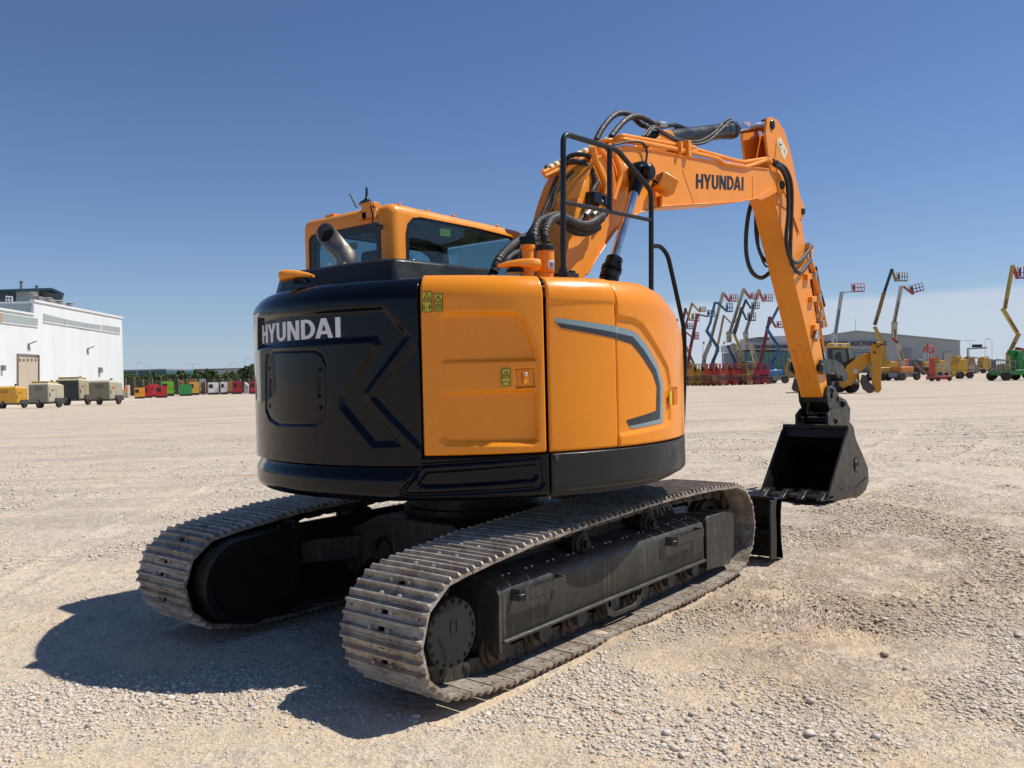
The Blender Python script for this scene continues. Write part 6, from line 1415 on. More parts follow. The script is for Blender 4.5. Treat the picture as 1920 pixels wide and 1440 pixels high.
for i, (px, yt, lab) in enumerate(bl):
    D_ = 122+rs.uniform(-3, 6); f = Fr(px, D_); top_ = f.at(px, yt).z; w_ = 21*f.k
    nm = 'tree' if yt < 699 else 'bush'
    r0 = thing(nm, 'dull green '+lab, nm, tuple(f.o), 'bushes and small trees beyond the fence')
    cs = [(tuple(f.o+RH*rs.uniform(-.2, .2)*w_+Vector((0, 0, top_*.62))), (w_*.6, w_*.5, top_*.36)), (tuple(f.o+RH*rs.uniform(-.6, -.3)*w_+Vector((0, 0, top_*.45))), (w_*.5, w_*.5, top_*.32)), (tuple(f.o+RH*rs.uniform(.3, .6)*w_+Vector((0, 0, top_*.48))), (w_*.5, w_*.4, top_*.34)), (tuple(f.o+RH*rs.uniform(-.3, .3)*w_+Vector((0, 0, top_*.22))), (w_*.8, w_*.5, top_*.25)), (tuple(f.o+RH*rs.uniform(-.2, .2)*w_+Vector((0, 0, top_*.5))), (w_*.8, w_*.5, top_*.30))]
    for k in range(5): cs.append((tuple(f.o+RH*rs.uniform(-.6, .6)*w_+Vector((0, 0, top_*rs.uniform(.7, .95)))), (w_*.16, w_*.2, top_*.12)))
    V, F = leaves(cs, 1300, .19, 40+i); c_ = np_mesh('crown', V-np.array(r0.location), F, leafm[i % 3], False); c_.parent = r0
    mb = MB(); mb.tube([f.o, f.o+Vector((.1, 0, top_*.4)), f.o+Vector((-.1, .1, top_*.75))], [.12, .08, .03], 6); mb.build('trunk', P(.12, .09, .06), r0)
# street lamps
def lamp(px, yt, D, label, arm=1, double=False):
    f = Fr(px, D); t_ = f.at(px, yt); r0 = thing('street_lamp', label, 'lamp', tuple(f.o), 'thin street lamps on the skyline')
    mb = MB(); mb.cyl(f.o, t_, .06, 6, .04); mb.build('post', P(.45, .47, .5), r0); mb = MB()
    for s_ in ((1, -1) if double else (arm,)): mb.bar(t_, t_+RH*1.1*s_+Vector((0, 0, .15)), .08, .08); mb.obox(t_+RH*1.1*s_+Vector((0, 0, .15)), RH*.25, FH*.12, (0, 0, .04))
    mb.build('lamp_head', P(.45, .45, .45), r0)
lamp(257, 681, 190, 'leftmost thin street lamp behind the small orange generator', 1)
lamp(281, 688, 240, 'short street lamp above the red generators', -1)
lamp(361, 683, 210, 'street lamp above the orange generator', 1, True)
lamp(429, 682, 210, 'street lamp behind the second white generator', 1)
lamp(459, 673, 190, 'tall thin street lamp near the excavator tail', 1)
lamp(1818, 639, 190, 'double armed street lamp right of the grey warehouse', 1, True)
lamp(1847, 637, 200, 'street lamp with a curved arm behind the overhead sign', 1)
lamp(1860, 636, 200, 'street lamp with its arm turned left, right of the overhead sign', -1)
lamp(1271, 664, 170, 'thin street lamp seen between the excavator and its grab rail', 1)

# ---- grey warehouse and office on the right
f = Fr(1650, 205); wh = thing('grey_warehouse', 'wide grey metal warehouse with a low gable and dark lettering on its front', 'building', tuple(f.o))
def wp(px, py, b=0): return f.at(px, py, b)
mb = MB(); pr = [(1540, 632), (1605, 622), (1800, 640)]
V = [Vector((wp(1500, 650).x, wp(1500, 650).y, 0)), Vector((wp(1800, 650).x, wp(1800, 650).y, 0)), wp(1800, 640), wp(1605, 621.5), wp(1500, 637)]; n = 5
V += [v+FH*60 for v in V]; mb.add(V, [(0, 1, 2, 3, 4), (9, 8, 7, 6, 5)]+[(i, (i+1) % n, n+(i+1) % n, n+i) for i in range(n)]); mb.build('wall', gmat, wh)
mb = MB()
for a, b_ in (((1500, 637), (1605, 621.5)), ((1605, 621.5), (1800.5, 640))): mb.bar(wp(*a, -.3)+Vector((0, 0, .1)), wp(*b_, -.3)+Vector((0, 0, .1)), .5, .3)
mb.build('roof_edge', P(.3, .33, .34), wh)
def sign(par, body, px0, py0, px1, py1, hpx, m_, frm, back=-.4, off=.03):
    V, F = text_mesh(body, 1, .05, off); xs = [v[0] for v in V]; ys = [v[1] for v in V]; a, b_ = frm(px0, py0), frm(px1, py1); h = hpx*f.k
    mb = MB(); x0, x1, y1 = min(xs), max(xs), max(ys); out = []
    for v in V: q = a.lerp(b_, (v[0]-x0)/(x1-x0)); out.append(q+Vector((0, 0, v[1]/y1*h))+FH*(back+v[2]))
    mb.add(out, F); return mb.build('lettering', m_, par)
sign(wh, 'RITCHIE BROS. AUCTIONEERS', 1524, 649, 1661, 648, 8.5, P(.06, .065, .07), wp)
for (x0, x1, y0, y1, nm, cc) in ((1693, 1709, 654, 676, 'roller_door', (.14, .17, .19)), (1770, 1785, 661, 676, 'side_door', (.45, .42, .36)), (1604, 1617, 657, 676, 'window', (.12, .15, .19)), (1620, 1633, 657, 676, 'window', (.12, .15, .19)), (1646, 1662, 656, 676, 'window', (.12, .15, .19))):
    mb = MB(); a, b_ = wp(x0, y0, -.25), wp(x1, y1, -.25); z1, z0 = a.z, 0; mb.add([(a.x, a.y, z0), (b_.x, b_.y, z0), (b_.x, b_.y, z1), (a.x, a.y, z1)], [(0, 1, 2, 3)]); d_ = mb.build(nm, P(*cc), wh, recalc=False)
    mb = MB()
    for py in range(int(y0)+2, int(y1), 4): mb.bar(wp(x0, py, -.3), wp(x1, py, -.3), .05, .14)
    if nm != 'side_door': mb.build('glazing_bar', P(.5, .53, .55), d_)
for py in (): pass
lg = thing('red_letters_sign', 'red round letter sign on white posts in front of the grey warehouse', 'sign', tuple(Fr(1740, 190).o)); f2 = Fr(1740, 190)
mb = MB(); q = f2.at(1745, 655.5); c_ = [q+RH*(.72*math.cos(R(a)))*1+Vector((0, 0, .72*math.sin(R(a)))) for a in range(0, 360, 20)]; mb.tube(c_, .2, 8, closed=True); mb.tube([f2.at(1739, 644), f2.at(1739, 660)], .22, 8); mb.build('letter', P(.6, .08, .06), lg, smooth=50)
mb = MB(); mb.tube([f2.at(1732.5, 660), f2.at(1732.5, 654.5), f2.at(1736, 651.5)], .22, 8); mb.build('letter', P(.6, .08, .06), lg, smooth=50)
for px in (1732, 1736, 1741, 1746): mb = MB(); t_ = f2.at(px, 662); mb.bar((t_.x, t_.y, 0), t_, .12, .12); mb.build('post', P(.7, .7, .7), lg)
# office with terraces
f3 = Fr(1455, 185); of = thing('office_building', 'office building with green glass and a dark sign band left of the warehouse', 'building', tuple(f3.o))
def op(px, py, b=0): return f3.at(px, py, b)
def oblk(name, x0, x1, yt, m_, b0, b1, yb=None, yt2=None):
    mb = MB(); a, b_ = op(x0, yt, b0), op(x1, yt2 or yt, b0); za = 0 if yb is None else op(x0, yb, b0).z; zb = 0 if yb is None else op(x1, yb, b0).z
    V = [Vector((a.x, a.y, za)), Vector((b_.x, b_.y, zb)), Vector((b_.x, b_.y, zb))+FH*(b1-b0), Vector((a.x, a.y, za))+FH*(b1-b0), a, b_, b_+FH*(b1-b0), a+FH*(b1-b0)]
    mb.add(V, [(0, 3, 2, 1), (4, 5, 6, 7), (0, 1, 5, 4), (1, 2, 6, 5), (2, 3, 7, 6), (3, 0, 4, 7)]); return mb.build(name, m_, of)
oblk('wall', 1396, 1482, 658, P(.05, .13, .13), 0, 20); oblk('glass_wall', 1398, 1480, 660, P(.07, .20, .19, .1, .02), -.3, 0, 684)
oblk('sign_band', 1396, 1484, 643, P(.42, .43, .43), -1, 20, 656, 642); oblk('sign_board', 1400, 1478, 646.5, P(.25, .25, .25), -1.3, -1.1, 655); oblk('upper_storey', 1420, 1484, 632, P(.50, .52, .52), 3, 18, 643, 629); oblk('roof_canopy', 1420, 1442, 632.5, P(.10, .10, .11), 1, 8, 638)
f_keep = f; f = f3
sign(of, 'RITCHIE BROS. AUCTIONEERS', 1403, 654, 1477, 652.5, 5.5, P(.05, .05, .055), op, back=-1.5)
f = f_keep
mb = MB()
for px in (1414, 1419, 1424, 1429): mb.bar(op(px, 643, -.5), op(px, 636, -.5), .12, .12)
mb.bar(op(1413, 636.5, -.5), op(1430, 636, -.5), .12, .12); mb.bar(op(1413, 640, -.5), op(1430, 639.5, -.5), .1, .1); mb.build('roof_railing', P(.3, .32, .34), of)
for i in range(10):
    mb = MB(); mb.bar(op(1402+i*8, 660, -.4), op(1402+i*8, 683, -.4), .25, .15); mb.build('mullion', P(.10, .16, .16), of)
# overhead gantry sign, mast
f2 = Fr(1835, 170); g0 = thing('overhead_sign', 'black electronic overhead road sign on a grey gantry', 'sign', tuple(f2.o))
mb = MB(); t_ = f2.at(1814.5, 654); mb.bar((t_.x, t_.y, 0), t_, .3, .3); mb.bar(f2.at(1814, 654), f2.at(1850, 652), .3, .3); mb.build('gantry', P(.28, .3, .31), g0)
mb = MB(); q = f2.at(1832, 648.5); mb.obox(q, RH*.95, FH*.15, (0, 0, .3)); mb.build('display', P(.015, .015, .018), g0)
f2 = Fr(1604, 240); g0 = thing('radio_mast', 'thin radio mast standing behind the grey warehouse ridge', 'mast', tuple(f2.o)); mb = MB(); mb.cyl(f2.o, f2.at(1604, 597), .10, 6, .05); mb.build('pole', P(.4, .4, .42), g0)
for (px, lab) in ((1318, 'thin pole with a small red flag, left of the tall cream lift'), (1356.5, 'thin pole with a small red flag, right of the tall cream lift')):
    f2 = Fr(px, 150); g0 = thing('flag_pole', lab, 'flag pole', tuple(f2.o)); mb = MB(); mb.cyl(f2.o, f2.at(px, 640), .05, 6); mb.build('pole', P(.5, .5, .5), g0); mb = MB(); q = f2.at(px, 643); mb.obox(q+RH*.12, RH*.16, FH*.01, (0, 0, .25)); mb.build('flag', P(.65, .15, .12), g0)

# ---- boom lifts
def basket(mb, f, bx, by, bw, bh, tilt=0, dep_=.9, back=0):
    """wire cage: photo box (left, top, width, height)"""
    c = math.cos(R(tilt)); s_ = math.sin(R(tilt)); cx, cy = bx+bw/2, by+bh/2
    def q(u, v, b): dx, dy = (u-.5)*bw, (v-.5)*bh; return f.at(cx+dx*c-dy*s_, cy+dx*s_+dy*c, back+b)
    r_ = .045
    for b in (0, dep_):
        for v in (0, .5, .93): mb.cyl(q(0, v, b), q(1, v, b), r_, 5)
        for u in (0, .25, .5, .75, 1): mb.cyl(q(u, 0, b), q(u, 1, b), r_, 5)
    for u in (0, 1):
        for v in (0, .5, .93): mb.cyl(q(u, v, 0), q(u, v, dep_), r_, 5)
    return q
LIFTN = 0
CR, YL, BLU, RED, ORN, DK = (.52, .49, .36), (.50, .32, .05), (.03, .16, .34), (.42, .06, .05), (.60, .13, .05), (.05, .05, .055)
def lift(label, D, segs, bk, cols, bcol, base=None, basecol=(.3, .3, .3), back=0):
    """segs: [(photo points), width px, colour]"""
    x0 = segs[0][0][0][0]; f = Fr(x0, D); root = thing('boom_lift', label, 'boom lift', tuple(f.o), 'boom lifts with raised arms')
    for i, (pts, w, cc) in enumerate(segs):
        mb = MB()
        for a, b_ in zip(pts[:-1], pts[1:]):
            A_, B_ = f.at(*a), f.at(*b_); mb.bar(A_, B_, w*f.k*1.0, w*f.k*1.15, up=FH)
            mb.cyl(B_-FH*w*f.k*.6, B_+FH*w*f.k*.6, w*f.k*.62, 10)
        nm = 'jib' if i == len(segs)-1 and len(segs) > 1 else 'boom_section'
        o_ = mb.build(nm, P(*cc), root)
        if nm == 'boom_section' and w > 2:
            mb = MB(); a, b_ = pts[0], pts[1]; mb.bar(f.at(a[0]+w*.3, a[1]-1, -.3), f.at(a[0]*.4+b_[0]*.6+w*.2, a[1]*.4+b_[1]*.6, -.3), .07, .07, up=FH); mb.build('hydraulic_ram', P(.04, .04, .045), o_)
    mb = MB(); q = basket(mb, f, *bk[:4], tilt=bk[4] if len(bk) > 4 else 0); mb.build('basket_rail', P(*(bk[5] if len(bk) > 5 else tuple(.75*x+.04 for x in bcol))), root)
    mb = MB(); V = [q(0, .93, 0), q(1, .93, 0), q(1, .93, .9), q(0, .93, .9), q(0, 1.03, 0), q(1, 1.03, 0), q(1, 1.03, .9), q(0, 1.03, .9)]; mb.add(V, [(0, 3, 2, 1), (4, 5, 6, 7), (0, 1, 5, 4), (1, 2, 6, 5), (2, 3, 7, 6), (3, 0, 4, 7)]); mb.build('basket_floor', P(*bcol), root)
    mb = MB(); u0 = .08 if bk[2] > 0 else .8; V = [q(u0, .15, .2), q(u0+.22, .12, .2), q(u0+.22, .12, .6), q(u0, .15, .6), q(u0, .8, .2), q(u0+.2, .85, .2), q(u0+.2, .85, .6), q(u0, .8, .6)]; mb.add(V, [(0, 3, 2, 1), (4, 5, 6, 7), (0, 1, 5, 4), (1, 2, 6, 5), (2, 3, 7, 6), (3, 0, 4, 7)]); mb.build('control_box', P(.04, .035, .035), root)
    # chassis on the ground
    fn = rotf(f.o, YAW-R(70)); mb = MB(); lbox(mb, fn, (-1.3, -.6, .35), (1.3, .6, .85)); ch = mb.build('chassis', P(*basecol), root)
    mb = MB(); lbox(mb, fn, (-1.0, -.8, .85), (.8, .8, 1.45)); mb.build('turntable', P(*cols), root, bevel=.08)
    axv = Vector(fn(0, 1, 0))-Vector(fn(0, 0, 0))
    for (x, y) in ((-1, -.95), (1, -.95), (-1, .95), (1, .95)): mb = MB(); c = Vector(fn(x, y, .42)); wheel(mb, c, .42, .3, axv); mb.build('wheel', M['rubber'], root, smooth=35)
    mb = MB(); a = f.at(*segs[0][0][0]); mb.bar(Vector(fn(0, 0, 1.3)), a, .5, .5, up=FH); mb.build('mast', P(*segs[0][2]), root)
    return root
def Z6(u, v): return (1240+u/6.546, 520+v/6.546)
def Z7(u, v): return (1460+u/5.333, 480+v/5.333)
def Z8(u, v): return (1660+u/5.538, 480+v/5.538)
def z(fn, *pts): return [fn(*p) for p in pts]
def bkz(fn, x0, y0, x1, y1, tilt=0, c=None):
    a, b_ = fn(x0, y0), fn(x1, y1); return (a[0], a[1], b_[0]-a[0], b_[1]-a[1], tilt)+((c,) if c else ())
lift('tall cream boom lift with a red jib, leftmost of the three cream ones', 97, [(z(Z6, (520, 1050), (530, 970), (590, 830)), 6.5, CR), (z(Z6, (590, 830), (755, 200)), 5, CR), (z(Z6, (760, 190), (830, 290)), 4, ORN)], bkz(Z6, 840, 212, 935, 298), CR, ORN)
lift('tallest cream boom lift with a red jib, middle one of the three', 100, [(z(Z6, (940, 1050), (880, 840)), 8, (.5, .44, .33)), (z(Z6, (830, 800), (830, 690)), 8, CR), (z(Z6, (835, 690), (1010, 150)), 5, CR), (z(Z6, (1010, 150), (1085, 250)), 4, ORN)], bkz(Z6, 1095, 190, 1190, 265), ORN, ORN)
lift('cream boom lift with a red jib, rightmost of the three', 104, [(z(Z6, (1160, 1060), (1105, 850)), 6.5, (.5, .44, .33)), (z(Z6, (1040, 810), (1035, 690)), 7.5, CR), (z(Z6, (1030, 690), (1195, 165)), 5, CR), (z(Z6, (1195, 165), (1250, 285)), 4, ORN)], bkz(Z6, 1262, 208, 1366, 295), ORN, ORN)
lift('blue articulated boom lift with a blue basket left of centre of the lift cluster', 93, [(z(Z6, (620, 1060), (690, 900), (690, 860)), 5, (.05, .13, .2)), (z(Z6, (690, 860), (560, 660)), 5, BLU), (z(Z6, (560, 650), (600, 560), (655, 320)), 4, BLU), (z(Z6, (655, 310), (700, 320), (790, 405)), 3.6, (.04, .15, .2))], bkz(Z6, 795, 320, 876, 425), BLU, BLU)
lift('teal and yellow boom lift with a dark upper arm right of centre', 95, [(z(Z6, (960, 1050), (985, 920), (900, 715)), 4, YL), (z(Z6, (895, 700), (925, 600), (985, 385)), 5, (.10, .09, .05)), (z(Z6, (985, 385), (1040, 515)), 3, (.03, .09, .1))], bkz(Z6, 1060, 435, 1156, 533), YL, (.04, .05, .05))
lift('blue lift with a teal jib folded down between two cream arms', 99, [(z(Z6, (905, 1040), (820, 850)), 5, (.04, .12, .25)), (z(Z6, (880, 690), (1035, 285)), 4, (.03, .12, .16)), (z(Z6, (1035, 280), (1095, 375)), 3, (.03, .12, .18))], bkz(Z6, 1108, 310, 1203, 385), BLU, (.04, .15, .2))
lift('thin yellow boom lift with a small basket between the cream ones', 108, [(z(Z6, (640, 1050), (700, 800), (765, 475)), 3.5, (.42, .30, .10)), (z(Z6, (765, 470), (850, 555)), 2.2, (.42, .30, .10))], bkz(Z6, 880, 500, 935, 560), YL, YL)
lift('yellow boom lift at the left of the cluster with its basket high', 101, [(z(Z6, (395, 1060), (280, 800)), 4, YL), (z(Z6, (285, 640), (375, 325)), 3.5, YL), (z(Z6, (375, 320), (460, 415)), 2.5, YL)], bkz(Z6, 465, 362, 545, 425), YL, YL)
lift('brown and yellow boom lift with a stub jib, behind the grab rail', 98, [(z(Z6, (310, 1060), (290, 850), (240, 700)), 4, YL), (z(Z6, (260, 560), (295, 390)), 4, (.12, .09, .05)), (z(Z6, (295, 385), (350, 525)), 3, YL)], bkz(Z6, 372, 445, 465, 538), YL, YL)
lift('dark red boom lift with a long level jib', 94, [(z(Z6, (330, 1040), (360, 850)), 5, RED), (z(Z6, (360, 850), (440, 465)), 5, (.35, .06, .06)), (z(Z6, (440, 460), (480, 462), (560, 480)), 2.5, DK)], bkz(Z6, 565, 405, 655, 482), RED, DK)
lift('red boom lift leaning right at the far left of the cluster', 92, [(z(Z6, (60, 900), (125, 620)), 5, RED), (z(Z6, (125, 620), (190, 525)), 4, (.35, .06, .05)), (z(Z6, (150, 640), (165, 740)), 2.5, RED)], bkz(Z6, 165, 690, 222, 785), RED, DK)
lift('low red boom lift whose basket hangs behind the dark red arm', 106, [(z(Z6, (220, 900), (280, 655)), 3, RED), (z(Z6, (280, 655), (400, 755)), 2.6, RED)], bkz(Z6, 402, 675, 460, 760), RED, RED)
lift('small dark basket lift behind the yellow arms', 109, [(z(Z6, (270, 900), (250, 640)), 2.6, YL), (z(Z6, (250, 640), (300, 620)), 2, RED)], bkz(Z6, 308, 568, 385, 635), YL, DK)
lift('blue articulated boom lift reaching up behind the excavator arm', 90, [(z(Z6, (1350, 1050), (1440, 930), (1440, 860)), 5, BLU), (z(Z6, (1440, 860), (1300, 640)), 4.6, BLU), (z(Z6, (1290, 625), (1360, 520), (1470, 300)), 4, (.03, .14, .26)), (z(Z6, (1470, 300), (1520, 380)), 3, BLU)], bkz(Z6, 1530, 300, 1610, 390), BLU, BLU)
lift('crimson boom lift with a short red jib just left of the excavator arm', 96, [(z(Z6, (1210, 1060), (1330, 500)), 5, (.36, .03, .07)), (z(Z6, (1335, 490), (1400, 605)), 3.4, RED)], bkz(Z6, 1418, 540, 1515, 618), RED, RED)
lift('white telescopic lift with a bright red basket behind the backhoe cab', 88, [(z(Z7, (560, 900), (555, 790)), 8, (.5, .5, .5)), (z(Z7, (565, 790), (630, 370)), 5, (.45, .46, .47)), (z(Z7, (630, 360), (660, 365), (725, 355)), 1.8, (.42, .43, .45))], bkz(Z7, 730, 275, 855, 358, -3, (.55, .05, .06)), (.4, .4, .4), (.5, .03, .05))
lift('brown and yellow boom lift with a dark top arm behind the backhoe bucket arm', 92, [(z(Z7, (1040, 900), (1030, 860), (965, 720)), 5, YL), (z(Z7, (960, 690), (1000, 560), (1050, 380)), 5, (.30, .18, .03)), (z(Z7, (1050, 380), (1130, 140)), 4, (.02, .04, .06)), (z(Z7, (1130, 130), (1170, 245)), 3.6, (.35, .24, .06))], bkz(Z8, 120, 170, 228, 262), YL, (.35, .15, .03))
lift('cream boom lift with a red jib and a tilted basket in front of the warehouse', 90, [(z(Z8, (175, 1090), (130, 920)), 6, CR), (z(Z8, (130, 910), (80, 860)), 4, RED), (z(Z8, (90, 850), (95, 700)), 7.5, CR), (z(Z8, (90, 700), (165, 325)), 5, CR), (z(Z8, (165, 320), (190, 320), (285, 392)), 3.4, RED)], bkz(Z8, 250, 295, 392, 375, -14), (.58, .20, .03), (.30, .06, .05))
lift('yellow articulated boom lift with a red jib at the right edge', 84, [(z(Z8, (1290, 1000), (1380, 820)), 5.5, YL), (z(Z8, (1370, 800), (1225, 560)), 5.5, (.55, .38, .08)), (z(Z8, (1240, 550), (1270, 380), (1320, 110)), 5, YL), (z(Z8, (1320, 95), (1370, 225)), 4.4, RED)], bkz(Z8, 1375, 110, 1500, 232), YL, RED)

# ---- scissor lifts in a row
def scissor(px, wpx, yt, yb, c1_, c2_, label, D=None):
    D = D or depth_of(px, yb); f = Fr(px, D); k = f.k; w = wpx*k; H = (yb-yt)*k; L = 1.7; root = thing('scissor_lift', label, 'scissor lift', tuple(f.o), 'folded scissor lifts parked side by side')
    fn = rotf(f.o, YAW-R(90)+R(8)); 
    mb = MB(); lbox(mb, fn, (-w*.44, 0, .12), (w*.44, L, .48)); mb.build('chassis', P(*c1_), root)
    axv = Vector(fn(1, 0, 0))-Vector(fn(0, 0, 0))
    for (x, y) in ((-w*.4, .25), (w*.4, .25), (-w*.4, L-.25), (w*.4, L-.25)): mb = MB(); wheel(mb, Vector(fn(x, y, .17)), .17, .12, axv); mb.build('wheel', M['rubber'], root, smooth=35)
    mb = MB()
    for i in range(4): z0 = .52+i*.13; lbox(mb, fn, (-w*.3, .05, z0), (w*.3, L-.05, z0+.07))
    for i in range(3): lbox(mb, fn, (-w*.28, .02, .56+i*.13), (-w*.2, .06, .66+i*.13)); lbox(mb, fn, (w*.2, .02, .56+i*.13), (w*.28, .06, .66+i*.13))
    mb.build('scissor_stack', P(*c2_), root); mb = MB(); lbox(mb, fn, (-w*.47, -.1, 1.05), (w*.47, L+.1, 1.22)); mb.build('platform', P(*c1_), root)
    mb = MB()
    for x in (-w*.46, w*.46):
        for y in (-.08, L*.5, L+.08): lbox(mb, fn, (x-.03, y-.03, 1.2), (x+.03, y+.03, H))
        for z_ in (H-.04, (H+1.2)/2): lbox(mb, fn, (x-.02, -.08, z_), (x+.02, L+.08, z_+.04))
    for y in (-.08, L+.08):
        for z_ in (H-.04, (H+1.2)/2): lbox(mb, fn, (-w*.46, y-.02, z_), (w*.46, y+.02, z_+.04))
    mb.build('guard_rail', P(*c1_), root); mb = MB(); lbox(mb, fn, (-w*.25, -.14, 1.5), (w*.1, -.10, 1.95)); mb.build('control_box', P(.05, .045, .04), root)
    mb = MB(); lbox(mb, fn, (-w*.46, -.10, 1.2), (-w*.05, -.07, 1.62)); lbox(mb, fn, (w*.05, -.10, 1.2), (w*.46, -.07, 1.50)); lbox(mb, fn, (-w*.44, L+.08, 1.2), (w*.44, L+.1, 1.75)); mb.build('infill_panel', P(*(x*.8 for x in c1_)), root)
    mb = MB(); lbox(mb, fn, (-w*.30, -.03, .2), (w*.2, -.0, .42)); mb.build('cover_plate', P(*c2_), root)
for a in (
 (1276, 9, 683, 722, (.38, .03, .04), (.05, .2, .25), 'dark red scissor lift at the left end of the row'),
 (1292, 9, 681, 722, (.03, .12, .3), (.03, .1, .2), 'blue scissor lift next to the dark red one'),
 (1303.5, 12, 682, 723, (.62, .38, .07), (.5, .28, .04), 'yellow scissor lift, left one of the yellow pair'),
 (1317.5, 13, 682.5, 723, (.58, .36, .07), (.4, .2, .04), 'yellow scissor lift, right one of the yellow pair'),
 (1332, 12, 682, 723, (.60, .12, .05), (.35, .12, .05), 'orange red scissor lift just right of the yellow pair'),
 (1344, 12, 682, 723, (.58, .08, .05), (.5, .25, .06), 'orange red scissor lift with yellowish arms, second right of the yellow pair'),
 (1356, 12, 682, 723, (.60, .10, .05), (.2, .1, .08), 'orange red scissor lift, third right of the yellow pair'),
 (1368, 12, 682, 722, (.62, .18, .04), (.4, .06, .05), 'orange scissor lift in the middle of the red row'),
 (1380, 13, 681, 722, (.50, .03, .05), (.25, .03, .04), 'red scissor lift with a small yellow label'),
 (1393, 12, 683, 721.5, (.48, .04, .06), (.2, .03, .04), 'red scissor lift left of the green and orange one'),
 (1406, 13, 681, 721.5, (.30, .30, .08), (.45, .1, .05), 'olive railed scissor lift with orange goods inside'),
 (1420, 14, 682, 721, (.46, .02, .05), (.2, .02, .03), 'crimson scissor lift second from the right end'),
 (1435, 17, 681, 720.5, (.44, .02, .06), (.2, .02, .03), 'wide crimson scissor lift at the right end of the row')): scissor(*a)

# ---- small machines: generic stowed boom lift, pickups, forklift, truck
def stowed(px, wpx, yt, yb, col, label, flip=1, D=None, name='stowed_boom_lift', cat='boom lift'):
    D = D or depth_of(px, yb); f = Fr(px, D); k = f.k; w = wpx*k; H = (yb-yt)*k; root = thing(name, label, cat, tuple(f.o), 'stowed machines on the right')
    fn0 = rotf(f.o, YAW-R(90)+R(12)); fn = lambda x, y, z_: fn0(x*flip, y, z_)
    mb = MB(); lbox(mb, fn, (-w*.42, 0, H*.12), (w*.30, 1.6, H*.30)); mb.build('chassis', P(*(c*.9 for c in col)), root, bevel=.04)
    mb = MB(); lprism(mb, fn, [(-w*.38, H*.32), (w*.10, H*.32), (w*.14, H*.5), (w*.08, H*.92), (-w*.22, H*.96), (-w*.38, H*.72)], .1, 1.4); mb.build('counterweight', P(*col), root, bevel=.05)
    mb = MB(); mb.bar(fn(-w*.05, .8, H*.88), fn(w*.38, .8, H*.28), .28, .26); mb.bar(fn(-w*.3, .5, H*.97), fn(w*.3, .5, H*.9), .2, .2); mb.build('folded_boom', P(*(c*.85 for c in col)), root)
    axv = Vector(fn(0, 1, 0))-Vector(fn(0, 0, 0)); r_ = min(.42, H*.18)
    for (x, y) in ((-w*.3, -.05), (w*.18, -.05), (-w*.3, 1.65), (w*.18, 1.65)): mb = MB(); c = Vector(fn(x, y, r_)); wheel(mb, c, r_, .28, axv); ww = mb.build('wheel', M['rubber'], root, smooth=35); mb = MB(); rim(mb, c, r_, .29, axv); mb.build('rim', P(.5, .5, .45), ww, smooth=35)
    mb = MB(); x0, x1 = w*.30, w*.5
    for y in (.3, 1.3):
        for zz in (.15, .35, .6): mb.bar(fn(x0, y, H*zz), fn(x1, y, H*zz), .05, .05)
        for x in (x0, (x0+x1)/2, x1): mb.bar(fn(x, y, H*.12), fn(x, y, H*.6), .05, .05, up=(1, 0, 0))
    lbox(mb, fn, (x0, .3, H*.1), (x1, 1.3, H*.14)); mb.build('basket', P(.5, .5, .48), root); return root
YE = (.62, .36, .03)
stowed(1811, 42, 671, 710, YE, 'yellow stowed boom lift with a grey basket in the middle of the right row', 1)
stowed(1771, 34, 674, 708, (.58, .34, .05), 'yellow stowed boom lift right of the red one, grey basket across its front', 1)
stowed(1737, 34, 678, 703, (.50, .28, .05), 'brownish yellow stowed boom lift behind the small red one', -1)
stowed(1680, 40, 676, 710, (.60, .33, .03), 'yellow stowed boom lift beside the backhoe bucket arm', 1)
stowed(1703, 36, 672, 704, (.60, .13, .04), 'orange red stowed boom lift between two yellow ones', 1)
stowed(1718, 34, 678, 702, (.45, .05, .05), 'dark red stowed boom lift with a thin ladder arm', 1)
stowed(1848, 36, 668, 700, (.55, .33, .06), 'yellow stowed boom lift right of the warehouse corner', -1)
stowed(1665, 30, 666, 694, (.50, .32, .08), 'pale yellow machine partly hidden by the backhoe arm', -1)
stowed(1826, 40, 668, 699, (.32, .18, .08), 'brown stowed boom lift in the back row under the overhead sign', 1)
stowed(1886, 30, 682, 705, (.30, .10, .08), 'grey and red stowed lift left of the green telehandler', -1)
stowed(1644, 26, 676, 700, (.30, .20, .08), 'dark brown stowed lift seen between the backhoe arm and its cab', 1)
stowed(1692, 30, 668, 697, (.52, .40, .10), 'dull yellow stowed lift behind the orange red one', -1)
stowed(1757, 30, 667, 696, (.36, .10, .06), 'rusty red stowed lift in the back row behind the mast lift', 1)
stowed(1796, 34, 666, 697, (.50, .30, .06), 'brownish stowed lift behind the large yellow one', -1)
stowed(1866, 26, 674, 699, (.06, .07, .08), 'dark grey stowed lift left of the green telehandler basket', 1)
f = Fr(1750, depth_of(1750, 715)); k = f.k; r0 = thing('mast_lift', 'small bright red mast lift with an upright column', 'mast lift', tuple(f.o)); fn = rotf(f.o, YAW-R(90))
mb = MB(); lbox(mb, fn, (-.3, 0, .15), (1.75, .9, .5)); mb.build('chassis', P(.5, .06, .05), r0, bevel=.03); mb = MB(); lbox(mb, fn, (-.15, .2, .5), (.3, .6, 44*k)); mb.build('column', P(.55, .08, .04), r0, bevel=.03)
mb = MB(); mb.bar(fn(-.2, .4, .5), fn(-1.6, .4, 1.9), .12, .2); mb.build('tow_arm', P(.35, .10, .06), r0)
axv = FH
for x in (-.2, .4, 1.5): mb = MB(); wheel(mb, Vector(fn(x, -.05, .2)), .2, .15, axv); mb.build('wheel', M['rubber'], r0, smooth=35)
mb = MB()
